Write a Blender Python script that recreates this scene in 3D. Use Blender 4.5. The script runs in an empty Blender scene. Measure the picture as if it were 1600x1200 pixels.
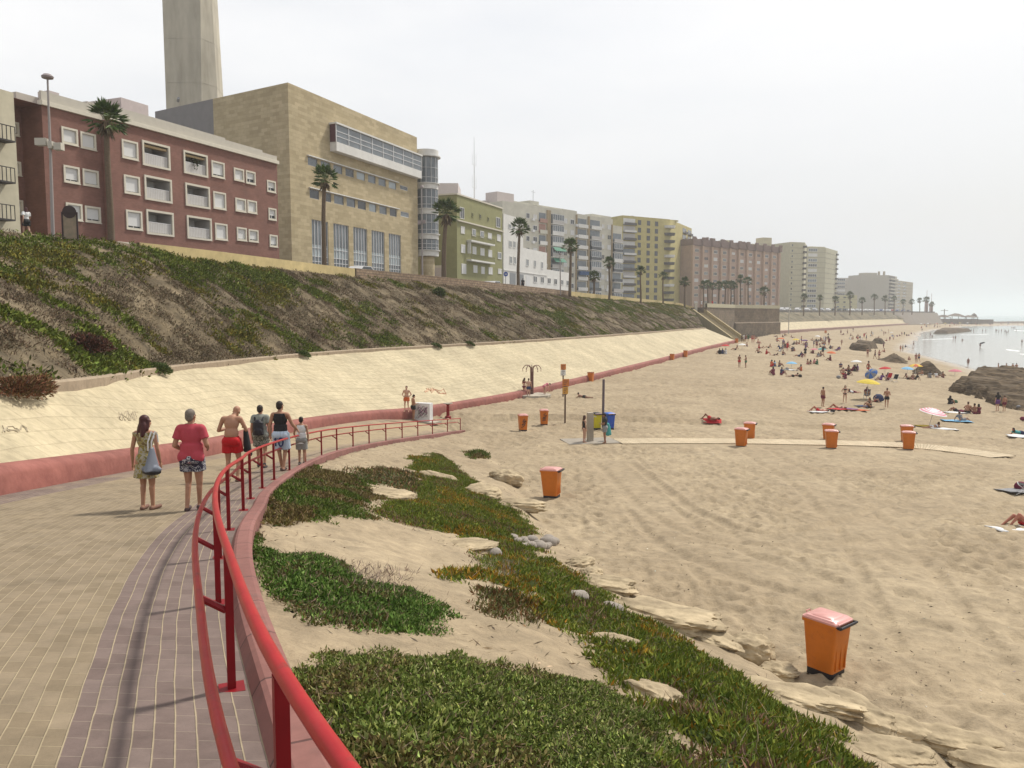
import bpy, bmesh, math, random
import numpy as np
from mathutils import Vector, Matrix
random.seed(7)
RNG = np.random.default_rng(7)
SC = bpy.context.scene
COL = SC.collection
R = math.radians

# ------------------------------------------------------------------ camera
FPX = 1245.0                       # focal length in photo pixels (1600 wide)
PITCH = R(5.004)
CP, SP = math.cos(PITCH), math.sin(PITCH)
cd = bpy.data.cameras.new('camera'); cam = bpy.data.objects.new('camera', cd); COL.objects.link(cam)
cd.sensor_width = 36.0; cd.lens = 36.0 * FPX / 1600.0
cd.clip_start = 0.05; cd.clip_end = 30000
cam.location = (0, 0, 0); cam.rotation_euler = (R(90) - PITCH, 0, 0)
SC.camera = cam

# ------------------------------------------------------------------ light
SUN_AZ, SUN_EL = R(47), R(53)
w = bpy.data.worlds.new('World'); SC.world = w; w.use_nodes = True
nt = w.node_tree; nt.nodes.clear()
def WN(t, **k):
    n = nt.nodes.new(t)
    for a, b in k.items(): setattr(n, a, b)
    return n
out = WN('ShaderNodeOutputWorld')
sky = WN('ShaderNodeTexSky', sky_type='NISHITA', sun_disc=False)
sky.sun_elevation = SUN_EL; sky.sun_rotation = SUN_AZ; sky.dust_density = 4.0; sky.air_density = 1.2
bg1 = WN('ShaderNodeBackground'); bg1.inputs[1].default_value = 0.11
nt.links.new(sky.outputs[0], bg1.inputs[0])
tc = WN('ShaderNodeTexCoord')
sep = WN('ShaderNodeSeparateXYZ'); nt.links.new(tc.outputs['Generated'], sep.inputs[0])
ramp = WN('ShaderNodeValToRGB'); nt.links.new(sep.outputs['Z'], ramp.inputs[0])
e = ramp.color_ramp.elements
e[0].position = 0.0; e[0].color = (.60, .625, .66, 1)
e[1].position = 1.0; e[1].color = (.60, .61, .63, 1)
for p, c in ((.08, (.70, .715, .735)), (.18, (.81, .816, .825)), (.30, (.90, .90, .902)), (.48, (.88, .88, .885)), (.7, (.66, .67, .69))):
    x = e.new(p); x.color = (*c, 1)
mp = WN('ShaderNodeMapping'); mp.inputs['Scale'].default_value = (1.4, 1.4, 4.5)
nt.links.new(tc.outputs['Generated'], mp.inputs[0])
nz = WN('ShaderNodeTexNoise'); nz.inputs['Scale'].default_value = 1.9; nz.inputs['Detail'].default_value = 5; nz.inputs['Roughness'].default_value = .52
nt.links.new(mp.outputs[0], nz.inputs['Vector'])
mr = WN('ShaderNodeMapRange'); mr.inputs[1].default_value = .3; mr.inputs[2].default_value = .72; mr.inputs[3].default_value = .76; mr.inputs[4].default_value = 1.0
nt.links.new(nz.outputs[0], mr.inputs[0])
bg2 = WN('ShaderNodeBackground'); bg2.inputs[1].default_value = 1.10
nt.links.new(ramp.outputs[0], bg2.inputs[0])
mx = WN('ShaderNodeMixShader')
nt.links.new(mr.outputs[0], mx.inputs[0]); nt.links.new(bg1.outputs[0], mx.inputs[1]); nt.links.new(bg2.outputs[0], mx.inputs[2])
nt.links.new(mx.outputs[0], out.inputs[0])

sd = bpy.data.lights.new('sun', 'SUN'); sun = bpy.data.objects.new('sun', sd); COL.objects.link(sun)
sd.energy = 4.1; sd.angle = R(4.5); sd.color = (1.0, .95, .86)
sdir = Vector((math.sin(SUN_AZ) * math.cos(SUN_EL), math.cos(SUN_AZ) * math.cos(SUN_EL), math.sin(SUN_EL)))
sun.rotation_euler = sdir.to_track_quat('Z', 'Y').to_euler()
sun.location = (60, 30, 90)
vs = SC.view_settings
vs.view_transform = 'Standard'; vs.look = 'None'; vs.exposure = 0.05; vs.gamma = 1.0
SC.cycles.max_bounces = 6; SC.cycles.volume_bounces = 1; SC.cycles.transparent_max_bounces = 8
SC.cycles.use_denoising = True

# ------------------------------------------------------------------ helpers
def ray(px, py):
    u = (px - 800) / FPX; v = (600 - py) / FPX
    return np.array((u, CP + v * SP, -SP + v * CP))
def PZ(px, py, z):
    d = ray(px, py); return d * (z / d[2])
def PY(px, py, Y):
    d = ray(px, py); return d * (Y / d[1])
def tag(o, label=None, cat=None, group=None, kind=None):
    if label: o['label'] = label
    if cat: o['category'] = cat
    if group: o['group'] = group
    if kind: o['kind'] = kind
    return o
def empty(name, loc, rz=0, label=None, cat=None, group=None):
    o = bpy.data.objects.new(name, None); COL.objects.link(o)
    o.location = loc; o.rotation_euler = (0, 0, rz); o.empty_display_size = .2
    return tag(o, label, cat, group)
def children(o): return CH.get(o.name, [])
CH = {}
def link(o, parent=None):
    COL.objects.link(o)
    if parent is not None:
        o.parent = parent; CH.setdefault(parent.name, []).append(o)
    return o
def copy_tree(o, parent=None):
    c = o.copy(); link(c, parent)
    for k in ('label', 'group'):
        pass
    for ch in children(o): copy_tree(ch, c)
    return c

MATS = {}
def mat(name, col, rough=.85, var=.12, scale=3.0, bump=0.0, bscale=20., metal=0., spec=.3, big=.0, bigscale=.3, coord='Object', stretch=(1, 1, 1), col2=None, detail=6.):
    if name in MATS: return MATS[name]
    m = bpy.data.materials.new(name); m.use_nodes = True; MATS[name] = m
    t = m.node_tree; b = t.nodes['Principled BSDF']
    b.inputs['Roughness'].default_value = rough; b.inputs['Metallic'].default_value = metal
    b.inputs['Specular IOR Level'].default_value = spec
    tcn = t.nodes.new('ShaderNodeTexCoord'); mpn = t.nodes.new('ShaderNodeMapping'); mpn.inputs['Scale'].default_value = stretch
    t.links.new(tcn.outputs[coord], mpn.inputs[0])
    n = t.nodes.new('ShaderNodeTexNoise'); n.inputs['Scale'].default_value = scale; n.inputs['Detail'].default_value = detail; n.inputs['Roughness'].default_value = .62
    t.links.new(mpn.outputs[0], n.inputs['Vector'])
    r = t.nodes.new('ShaderNodeValToRGB'); t.links.new(n.outputs[0], r.inputs[0])
    c = np.array(col); c2 = np.array(col2) if col2 is not None else c
    r.color_ramp.elements[0].position = .28; r.color_ramp.elements[0].color = (*np.clip(c * (1 - var), 0, 1), 1)
    r.color_ramp.elements[1].position = .72; r.color_ramp.elements[1].color = (*np.clip(c2 * (1 + var), 0, 1), 1)
    last = r.outputs[0]
    if big:
        n2 = t.nodes.new('ShaderNodeTexNoise'); n2.inputs['Scale'].default_value = bigscale; n2.inputs['Detail'].default_value = 4
        t.links.new(tcn.outputs[coord], n2.inputs['Vector'])
        mr2 = t.nodes.new('ShaderNodeMapRange'); mr2.inputs[1].default_value = .3; mr2.inputs[2].default_value = .7; mr2.inputs[3].default_value = 1 - big; mr2.inputs[4].default_value = 1 + big
        t.links.new(n2.outputs[0], mr2.inputs[0])
        mm = t.nodes.new('ShaderNodeVectorMath'); mm.operation = 'SCALE'
        t.links.new(last, mm.inputs[0]); t.links.new(mr2.outputs[0], mm.inputs['Scale']); last = mm.outputs[0]
    t.links.new(last, b.inputs['Base Color'])
    if bump:
        n3 = t.nodes.new('ShaderNodeTexNoise'); n3.inputs['Scale'].default_value = bscale; n3.inputs['Detail'].default_value = 5
        t.links.new(mpn.outputs[0], n3.inputs['Vector'])
        bp = t.nodes.new('ShaderNodeBump'); bp.inputs['Strength'].default_value = 1.0; bp.inputs['Distance'].default_value = bump
        t.links.new(n3.outputs[0], bp.inputs['Height']); t.links.new(bp.outputs[0], b.inputs['Normal'])
    return m
def brick_mat(name, c1, c2, mortar, bw, bh, ms=.01, coord='Object', rough=.85, var=.15, scale=2., bump=.004, bias=0., axes=None, msmooth=.1, big=.12):
    """brick pattern; axes = which coordinates run along the course / across it"""
    if name in MATS: return MATS[name]
    m = bpy.data.materials.new(name); m.use_nodes = True; MATS[name] = m
    t = m.node_tree; b = t.nodes['Principled BSDF']; b.inputs['Roughness'].default_value = rough; b.inputs['Specular IOR Level'].default_value = .25
    tcn = t.nodes.new('ShaderNodeTexCoord'); vec = tcn.outputs[coord]
    if axes == 'sum':
        s = t.nodes.new('ShaderNodeSeparateXYZ'); cb = t.nodes.new('ShaderNodeCombineXYZ'); ad = t.nodes.new('ShaderNodeMath'); ad.operation = 'ADD'; t.links.new(vec, s.inputs[0])
        t.links.new(s.outputs[0], ad.inputs[0]); t.links.new(s.outputs[1], ad.inputs[1]); t.links.new(ad.outputs[0], cb.inputs[0]); t.links.new(s.outputs[2], cb.inputs[1]); vec = cb.outputs[0]
    elif axes:
        s = t.nodes.new('ShaderNodeSeparateXYZ'); cb = t.nodes.new('ShaderNodeCombineXYZ'); t.links.new(vec, s.inputs[0])
        t.links.new(s.outputs[axes[0]], cb.inputs[0]); t.links.new(s.outputs[axes[1]], cb.inputs[1]); vec = cb.outputs[0]
    br = t.nodes.new('ShaderNodeTexBrick'); br.offset = .5
    br.inputs['Scale'].default_value = 1.; br.inputs['Brick Width'].default_value = bw; br.inputs['Row Height'].default_value = bh
    br.inputs['Mortar Size'].default_value = ms; br.inputs['Mortar Smooth'].default_value = msmooth; br.inputs['Bias'].default_value = bias
    br.inputs['Color1'].default_value = (*c1, 1); br.inputs['Color2'].default_value = (*c2, 1); br.inputs['Mortar'].default_value = (*mortar, 1)
    t.links.new(vec, br.inputs['Vector'])
    n = t.nodes.new('ShaderNodeTexNoise'); n.inputs['Scale'].default_value = scale; n.inputs['Detail'].default_value = 7; n.inputs['Roughness'].default_value = .65
    t.links.new(tcn.outputs[coord], n.inputs['Vector'])
    mr2 = t.nodes.new('ShaderNodeMapRange'); mr2.inputs[1].default_value = .3; mr2.inputs[2].default_value = .7; mr2.inputs[3].default_value = 1 - var; mr2.inputs[4].default_value = 1 + var
    t.links.new(n.outputs[0], mr2.inputs[0])
    mm = t.nodes.new('ShaderNodeVectorMath'); mm.operation = 'SCALE'
    t.links.new(br.outputs[0], mm.inputs[0]); t.links.new(mr2.outputs[0], mm.inputs['Scale'])
    n2 = t.nodes.new('ShaderNodeTexNoise'); n2.inputs['Scale'].default_value = .35; n2.inputs['Detail'].default_value = 4
    t.links.new(tcn.outputs[coord], n2.inputs['Vector'])
    mr3 = t.nodes.new('ShaderNodeMapRange'); mr3.inputs[1].default_value = .3; mr3.inputs[2].default_value = .7; mr3.inputs[3].default_value = 1 - big; mr3.inputs[4].default_value = 1 + big
    t.links.new(n2.outputs[0], mr3.inputs[0])
    m2 = t.nodes.new('ShaderNodeVectorMath'); m2.operation = 'SCALE'; t.links.new(mm.outputs[0], m2.inputs[0]); t.links.new(mr3.outputs[0], m2.inputs['Scale'])
    t.links.new(m2.outputs[0], b.inputs['Base Color'])
    bp = t.nodes.new('ShaderNodeBump'); bp.inputs['Distance'].default_value = bump; bp.invert = True
    t.links.new(br.outputs['Fac'], bp.inputs['Height']); t.links.new(bp.outputs[0], b.inputs['Normal'])
    return m
def vcol_mat(name, rough=.8, spec=.2, sss=0.):
    if name in MATS: return MATS[name]
    m = bpy.data.materials.new(name); m.use_nodes = True; MATS[name] = m
    t = m.node_tree; b = t.nodes['Principled BSDF']; b.inputs['Roughness'].default_value = rough; b.inputs['Specular IOR Level'].default_value = spec
    a = t.nodes.new('ShaderNodeVertexColor'); a.layer_name = 'Col'
    t.links.new(a.outputs[0], b.inputs['Base Color'])
    return m
def weather(m, col, scale, lo, hi, fac=1., stretch=(1, 1, 1), rough=None):
    """worn spots of another colour (rust, chips, stains) with a shape of their own"""
    t = m.node_tree; b = t.nodes['Principled BSDF']; src = b.inputs['Base Color'].links[0].from_socket
    tcn = t.nodes.new('ShaderNodeTexCoord'); mp_ = t.nodes.new('ShaderNodeMapping'); mp_.inputs['Scale'].default_value = stretch; t.links.new(tcn.outputs['Object'], mp_.inputs[0])
    n = t.nodes.new('ShaderNodeTexNoise'); n.inputs['Scale'].default_value = scale; n.inputs['Detail'].default_value = 8; n.inputs['Roughness'].default_value = .7; t.links.new(mp_.outputs[0], n.inputs['Vector'])
    r = t.nodes.new('ShaderNodeMapRange'); r.inputs[1].default_value = lo; r.inputs[2].default_value = hi; r.inputs[3].default_value = 0; r.inputs[4].default_value = fac; t.links.new(n.outputs[0], r.inputs[0])
    x = t.nodes.new('ShaderNodeMix'); x.data_type = 'RGBA'; t.links.new(r.outputs[0], x.inputs[0]); t.links.new(src, x.inputs[6]); x.inputs[7].default_value = (*col, 1); t.links.new(x.outputs[2], b.inputs['Base Color'])
    return m
def plain(name, col, rough=.7, spec=.3, metal=0., var=.06, scale=8.):
    return mat(name, col, rough, var, scale, metal=metal, spec=spec)

def mesh_np(name, V, Fc, mats, mi=None, colors=None, smooth=False, uv=None):
    V = np.asarray(V, dtype=np.float32); Fc = np.asarray(Fc, dtype=np.int32)
    k = Fc.shape[1]
    me = bpy.data.meshes.new(name)
    me.vertices.add(len(V)); me.vertices.foreach_set('co', V.ravel())
    me.loops.add(Fc.size); me.loops.foreach_set('vertex_index', Fc.ravel())
    me.polygons.add(len(Fc)); me.polygons.foreach_set('loop_start', np.arange(0, Fc.size, k, dtype=np.int32))
    try: me.polygons.foreach_set('loop_total', np.full(len(Fc), k, dtype=np.int32))
    except Exception: pass
    for m in mats: me.materials.append(m)
    if mi is not None: me.polygons.foreach_set('material_index', np.asarray(mi, dtype=np.int32))
    me.polygons.foreach_set('use_smooth', np.full(len(Fc), bool(smooth)))
    if uv is not None:
        l = me.uv_layers.new(name='UVMap'); l.data.foreach_set('uv', np.asarray(uv, dtype=np.float32)[Fc.ravel()].ravel())
    if colors is not None:
        ca = me.color_attributes.new('Col', 'FLOAT_COLOR', 'POINT')
        c4 = np.ones((len(V), 4), dtype=np.float32); c4[:, :3] = colors
        ca.data.foreach_set('color', c4.ravel())
    me.update(calc_edges=True); me.validate()
    return me
def obj(name, me, parent=None, loc=None, kind=None, label=None, cat=None, group=None):
    o = bpy.data.objects.new(name, me); link(o, parent)
    if loc is not None: o.location = loc
    return tag(o, label, cat, group, kind)

class MB:
    """collects shapes, builds them as ONE mesh object"""
    def __init__(s): s.v = []; s.f = []; s.m = []
    def add(s, vs, fs, mi=0):
        n = len(s.v); s.v += [tuple(map(float, p)) for p in vs]
        for f in fs: s.f.append(tuple(n + i for i in f)); s.m.append(mi)
        return s
    def box(s, x0, y0, z0, x1, y1, z1, mi=0, M=None):
        p = [(x0, y0, z0), (x1, y0, z0), (x1, y1, z0), (x0, y1, z0), (x0, y0, z1), (x1, y0, z1), (x1, y1, z1), (x0, y1, z1)]
        if M is not None: p = [M @ Vector(q) for q in p]
        return s.add(p, [(0, 3, 2, 1), (4, 5, 6, 7), (0, 1, 5, 4), (1, 2, 6, 5), (2, 3, 7, 6), (3, 0, 4, 7)], mi)
    def prism(s, poly, z0, z1, mi=0, mtop=None):
        n = len(poly); p = [(a, b, z0) for a, b in poly] + [(a, b, z1) for a, b in poly]
        s.add(p, [(i, (i + 1) % n, n + (i + 1) % n, n + i) for i in range(n)], mi)
        s.add([(a, b, z1) for a, b in poly], [tuple(range(n))], mi if mtop is None else mtop)
        return s
    def tube(s, pts, r, n=8, mi=0, cap=True, flat=1.0):
        pts = [Vector(p) for p in pts]; k = len(pts)
        rs = [r] * k if not hasattr(r, '__len__') else list(r)
        vs = []; up = None
        for i, p in enumerate(pts):
            t = (pts[min(i + 1, k - 1)] - pts[max(i - 1, 0)]).normalized()
            if up is None:
                up = Vector((0, 0, 1)) if abs(t.z) < .9 else Vector((1, 0, 0))
            a = t.cross(up).normalized(); b = a.cross(t).normalized(); up = b
            for j in range(n):
                q = 2 * math.pi * j / n
                vs.append(p + a * (math.cos(q) * rs[i]) + b * (math.sin(q) * rs[i] * flat))
        fs = [(i * n + j, i * n + (j + 1) % n, (i + 1) * n + (j + 1) % n, (i + 1) * n + j) for i in range(k - 1) for j in range(n)]
        if cap: fs += [tuple(range(n - 1, -1, -1)), tuple((k - 1) * n + j for j in range(n))]
        return s.add(vs, fs, mi)
    def lathe(s, prof, n=16, mi=0, M=None, sx=1., sy=1.):
        vs = []
        for r, z in prof:
            for j in range(n):
                q = 2 * math.pi * j / n; p = Vector((r * math.cos(q) * sx, r * math.sin(q) * sy, z))
                vs.append(M @ p if M is not None else p)
        k = len(prof)
        fs = [(i * n + j, i * n + (j + 1) % n, (i + 1) * n + (j + 1) % n, (i + 1) * n + j) for i in range(k - 1) for j in range(n)]
        fs += [tuple(range(n - 1, -1, -1)), tuple((k - 1) * n + j for j in range(n))]
        return s.add(vs, fs, mi)
    def ball(s, c, r, n=12, k=8, mi=0, M=None):
        r = (r, r, r) if not hasattr(r, '__len__') else r
        c = Vector(c); vs = []; 
        for i in range(1, k):
            a = math.pi * i / k
            for j in range(n):
                q = 2 * math.pi * j / n
                p = Vector((math.sin(a) * math.cos(q) * r[0], math.sin(a) * math.sin(q) * r[1], -math.cos(a) * r[2]))
                vs.append(c + (M @ p if M is not None else p))
        pb = Vector((0, 0, -r[2])); pt = Vector((0, 0, r[2]))
        vs += [c + (M @ pb if M is not None else pb), c + (M @ pt if M is not None else pt)]
        b, t = len(vs) - 2, len(vs) - 1
        fs = [(i * n + j, i * n + (j + 1) % n, (i + 1) * n + (j + 1) % n, (i + 1) * n + j) for i in range(k - 2) for j in range(n)]
        fs += [(b, (j + 1) % n, j) for j in range(n)] + [(t, (k - 2) * n + j, (k - 2) * n + (j + 1) % n) for j in range(n)]
        return s.add(vs, fs, mi)
    def mesh(s, name, mats, smooth=False):
        me = bpy.data.meshes.new(name); me.from_pydata(s.v, [], s.f)
        for m in (mats if isinstance(mats, (list, tuple)) else [mats]): me.materials.append(m)
        me.polygons.foreach_set('material_index', s.m)
        me.polygons.foreach_set('use_smooth', [bool(smooth)] * len(s.f)); me.update()
        if smooth: me.set_sharp_from_angle(angle=R(40))
        return me
    def build(s, name, mats, parent=None, smooth=False, loc=None, **k):
        return obj(name, s.mesh(name, mats, smooth), parent, loc, **k)

def catmull(P, n=8):
    P = np.asarray(P, float); o = []
    Q = np.vstack([2 * P[0] - P[1], P, 2 * P[-1] - P[-2]])
    for i in range(1, len(Q) - 2):
        a, b, c, d = Q[i - 1], Q[i], Q[i + 1], Q[i + 2]
        for j in range(n):
            t = j / n
            o.append(.5 * (2 * b + (c - a) * t + (2 * a - 5 * b + 4 * c - d) * t * t + (3 * b - a - 3 * c + d) * t ** 3))
    o.append(P[-1]); return np.array(o)
def offset(P, d):
    """offset a plan polyline to its right by d"""
    P = np.asarray(P, float); T = np.gradient(P[:, :2], axis=0); T /= np.linalg.norm(T, axis=1)[:, None] + 1e-9
    Q = P.copy(); Q[:, 0] += T[:, 1] * d; Q[:, 1] -= T[:, 0] * d
    return Q
def arc(P):
    P = np.asarray(P, float); return np.concatenate([[0], np.cumsum(np.linalg.norm(np.diff(P[:, :2], axis=0), axis=1))])
def resample(P, n):
    P = np.asarray(P, float); s = arc(P); q = np.linspace(0, s[-1], n)
    return np.stack([np.interp(q, s, P[:, i]) for i in range(P.shape[1])], 1)
def byY(P, y):
    P = np.asarray(P, float); return np.stack([np.interp(y, P[:, 1], P[:, i]) for i in range(P.shape[1])], -1)

def _h(ix, iy, seed):
    h = (ix.astype(np.int64) * 374761393 + iy.astype(np.int64) * 668265263 + seed * 974634777) & 0xffffffff
    h = ((h ^ (h >> 13)) * 1274126177) & 0xffffffff
    h = (h ^ (h >> 16)) & 0xffffffff
    return h / 4294967295.0
def vn(x, y, seed=0):
    ix = np.floor(x); iy = np.floor(y); fx = x - ix; fy = y - iy
    fx = fx * fx * (3 - 2 * fx); fy = fy * fy * (3 - 2 * fy)
    a = _h(ix, iy, seed); b = _h(ix + 1, iy, seed); c = _h(ix, iy + 1, seed); d = _h(ix + 1, iy + 1, seed)
    return (a + (b - a) * fx) * (1 - fy) + (c + (d - c) * fx) * fy
def fbm(x, y, o=4, seed=0):
    s = 0; a = .5; t = 0
    for i in range(o):
        s = s + a * vn(x * 2 ** i + i * 17.3, y * 2 ** i - i * 9.1, seed + i); t += a; a *= .5
    return s / t
def cellpits(x, y, seed=0):
    """distance to nearest jittered point, in cell units"""
    ix = np.floor(x); iy = np.floor(y); best = np.full(x.shape, 9.)
    for dx in (-1, 0, 1):
        for dy in (-1, 0, 1):
            cx = ix + dx; cy = iy + dy
            px = cx + _h(cx, cy, seed); py = cy + _h(cx, cy, seed + 5)
            best = np.minimum(best, (px - x) ** 2 + (py - y) ** 2)
    return np.sqrt(best)
def sstep(a, b, x):
    t = np.clip((x - a) / (b - a), 0, 1); return t * t * (3 - 2 * t)
def polydist(x, y, P):
    """distance, z and side (>0 right of the line) to a plan polyline P (n,3)"""
    P = np.asarray(P, float); bd = np.full(x.shape, 1e18); bz = np.zeros(x.shape); bs = np.zeros(x.shape)
    for i in range(len(P) - 1):
        ax, ay, az = P[i]; dx, dy, dz = P[i + 1] - P[i]; L = dx * dx + dy * dy
        t = np.clip(((x - ax) * dx + (y - ay) * dy) / L, 0, 1)
        ex = x - ax - t * dx; ey = y - ay - t * dy; d = ex * ex + ey * ey
        k = d < bd; bd = np.where(k, d, bd); bz = np.where(k, az + t * dz, bz)
        bs = np.where(k, (x - ax) * dy - (y - ay) * dx, bs)
    return np.sqrt(bd), bz, bs
def inpoly(x, y, poly):
    c = np.zeros(x.shape, bool); n = len(poly)
    for i in range(n):
        x0, y0 = poly[i]; x1, y1 = poly[(i + 1) % n]
        if y0 == y1: continue
        k = ((y0 > y) != (y1 > y)) & (x < (x1 - x0) * (y - y0) / (y1 - y0) + x0)
        c ^= k
    return c
def grid_faces(n, m):
    i = np.arange((n - 1) * (m - 1)); a = (i // (m - 1)) * m + i % (m - 1)
    return np.stack([a, a + 1, a + m + 1, a + m], 1)
def sweep(C, prof, closed=False):
    """sweep profile [(offset to the right, dz)] along plan line C; returns V,F,uv"""
    rows = [offset(C, o) + np.array([0, 0, dz]) for o, dz in prof]
    V = np.stack(rows, 1).reshape(-1, 3); s = arc(C); pl = np.concatenate([[0], np.cumsum([math.hypot(prof[i + 1][0] - prof[i][0], prof[i + 1][1] - prof[i][1]) for i in range(len(prof) - 1)])])
    uv = np.stack([np.repeat(s, len(prof)), np.tile(pl, len(C))], 1)
    return V, grid_faces(len(C), len(prof)), uv
# ------------------------------------------------------------------ plan lines (metres, camera at the origin, +Y ahead)
def ramp_z(y): return -(1.75 + .115 * y)
POSTS = np.array([(.40, .38), (-.76, 2.52), (-1.72, 4.71), (-2.58, 6.81), (-3.32, 8.85), (-3.95, 10.9), (-4.45, 12.97), (-4.87, 14.6), (-5.25, 16.5), (-5.57, 18.4), (-5.97, 21.1),
                  (-6.3, 24.0), (-6.55, 27.1), (-6.62, 29.8), (-6.53, 32.4), (-6.34, 35), (-6.04, 37.8), (-5.65, 40.6), (-5.2, 43.6), (-4.68, 46.5), (-4.1, 50.2), (-3.5, 53.5)])
RAIL = catmull(np.vstack([[(2.75, -3.9), (1.6, -1.75)], POSTS]), 8)
RAIL = np.column_stack([RAIL, ramp_z(RAIL[:, 1])])
KERB_IN = offset(RAIL, .10); KERB_OUT = offset(RAIL, .36)
WALLP = np.array([(-6.5, -14, -.2), (-8.9, 3, -2.1), (-9.9, 15.7, -3.55), (-10.7, 29, -5.1), (-11.3, 37, -5.75), PZ(500, 668, -6.2), PZ(575, 657, -6.6), PZ(650, 650, -7.0), PZ(740, 636, -7.3), PZ(830, 618, -7.4), PZ(925, 594.5, -7.25), PZ(1050, 562, -6.8), PZ(1100, 548, -6.5), PZ(1152, 535, -6.2)])
WALL = catmull(WALLP, 6)
WALL2 = np.array([PZ(1217, 521.5, -6.2), PZ(1270, 517.5, -6.5), PZ(1340, 512.5, -6.8), PZ(1400, 508.5, -7.2), PZ(1450, 505.8, -7.6)])
ROCKL = catmull(np.array([(12, -6, -5.85), (9, 2, -5.85), (6.6, 7, -5.9), (5.1, 10.1, -5.9), (4.06, 12.8, -5.95), (2.4, 18.2, -6.1), (1.4, 21.5, -6.3), (.66, 27, -6.6), (-.28, 34.7, -7.0), (-1.4, 43.2, -7.35), (-2.9, 53.8, -7.65)]), 4)
BAST = [PZ(1150, 523, -6.1), PZ(1217, 521.5, -6.2)]
INLAND = np.vstack([ROCKL, WALL[WALL[:, 1] > 55], BAST[0][None], WALL2, [(420, 800, -9.4), (700, 905, -9.5), (1500, 960, -9.5)]])
SHORE = catmull(np.array([(70, -60, -10), (66, 20, -10), (67, 70, -10), PZ(1600, 598, -10), PZ(1530, 577, -10), PZ(1470, 562, -10), PZ(1428, 549, -10), PZ(1432, 532, -10), PZ(1450, 518, -10), PZ(1505, 512.5, -10), PZ(1600, 509.5, -10), (1100, 850, -10), (1800, 870, -10)]), 4)

BWP = np.array([(*PZ(a, b, -7.55)[:2], 0) for a, b in [(880, 691), (965, 691), (1170, 691), (1330, 694), (1450, 700), (1540, 711), (1568, 715.5)]])
def hz(x, y, detail=False):
    x = np.asarray(x, float); y = np.asarray(y, float)
    dI, zI, sI = polydist(x, y, INLAND); dS, _, sS = polydist(x, y, SHORE)
    f = dI / (dI + dS + 1e-6)
    z = zI + (-10 - zI) * f ** 1.6
    z = np.where(sS > 0, -10 - .025 * dS, z)
    far = (y > 300) & (sI < 0) & (dI > 60); z = np.where(far, -13, z)
    # dune between the kerb and the rocks
    near = (y < 62) & (x < 30)
    dK, zK, sK = polydist(x, y, KERB_OUT); dR, zR, sR = polydist(x, y, ROCKL)
    s = dK / (dK + dR + 1e-6)
    prof = .86 * s ** 1.1 + .14 * sstep(.88, 1, s)
    zd = zK - .06 + (zR - zK + .06) * prof
    zd = zd + (fbm(x * .55, y * .55, 3, 3) - .5) * .34 * np.clip(4 * s * (1 - s), 0, 1) * sstep(0, 1.5, dK)
    onD = near & (sK > 0) & (sR < 0) & (y < 53.6)
    z = np.where(onD, zd, z)
    # under the paved ramp
    onP = near & (sK <= 0) & (y < 58)
    zp = ramp_z(y) - .45
    b = sstep(48, 56, y)
    z = np.where(onP, zp * (1 - b) + b * np.minimum(z, -7.35), z)
    if detail:
        r = np.hypot(x, y)
        dry = sstep(-9.9, -9.2, z)
        mask = .45 + .55 * sstep(.35, .62, fbm(x * .12, y * .12, 3, 11))
        dBW, _, _ = polydist(x, y, BWP); flat = sstep(.9, 2.2, dBW)
        a = np.where(onD, .35, 1.0) * mask * dry * flat
        p1 = cellpits(x / .30, y / .27, 21); p2 = cellpits(x / .52 + 7, y / .46, 33)
        d = -.085 * np.exp(-(p1 / .34) ** 2) - .135 * np.exp(-(p2 / .32) ** 2) + .06 * np.exp(-((p2 - .52) / .16) ** 2)
        und = (fbm(x * 1.3, y * 1.3, 4, 41) - .5) * .11 + (fbm(x * .22, y * .22, 3, 47) - .5) * .22 * sstep(8, 20, r)
        tr = np.zeros_like(x)
        for T in TRACKS: dd, _, _ = polydist(x, y, T); a = a * (.3 + .7 * sstep(1.0, 1.9, dd))
        for T in TRACKS:
            for o in (-.85, .85):
                dd, _, _ = polydist(x, y, offset(T, o))
                tr = np.minimum(tr, -.08 * np.exp(-(dd / .2) ** 2)); 
                tr = np.where((dd > .22) & (dd < .5), np.maximum(tr, .055 * np.exp(-((dd - .33) / .09) ** 2)), tr)
        z = z + d * a + und * np.where(onD, .5, 1) * dry * flat + tr * dry * flat
        z = np.where(onP & (b > .05), z + (d + und * .4) * b, z)
    return z
TRACKS = []
for px in ([(965, 730), (1000, 772), (1060, 840), (1150, 900), (1290, 950), (1450, 985), (1640, 1010)],
           [(1050, 640), (1130, 660), (1250, 740), (1330, 800), (1390, 900), (1480, 1060)],
           [(1600, 745), (1450, 790), (1320, 840), (1180, 850), (1060, 800), (960, 720)]):
    TRACKS.append(catmull(np.array([PZ(a, b, -7.0 if b < 800 else -6.5) for a, b in px]), 6))
def hit(px, py):
    """where the line of sight through a photo pixel meets sand or water"""
    d = ray(px, py); t = np.geomspace(2, 4000, 3000)
    g = np.maximum(hz(d[0] * t, d[1] * t), -10); k = np.argmax(d[2] * t < g)
    lo, hi = t[max(k - 1, 0)], t[k]
    for _ in range(30):
        m = (lo + hi) / 2; q = max(float(hz(np.array([d[0] * m]), np.array([d[1] * m]))[0]), -10.)
        if d[2] * m < q: hi = m
        else: lo = m
    return np.array((d[0] * hi, d[1] * hi, d[2] * hi))
PATHZ = lambda x, y: ramp_z(y)

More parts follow.
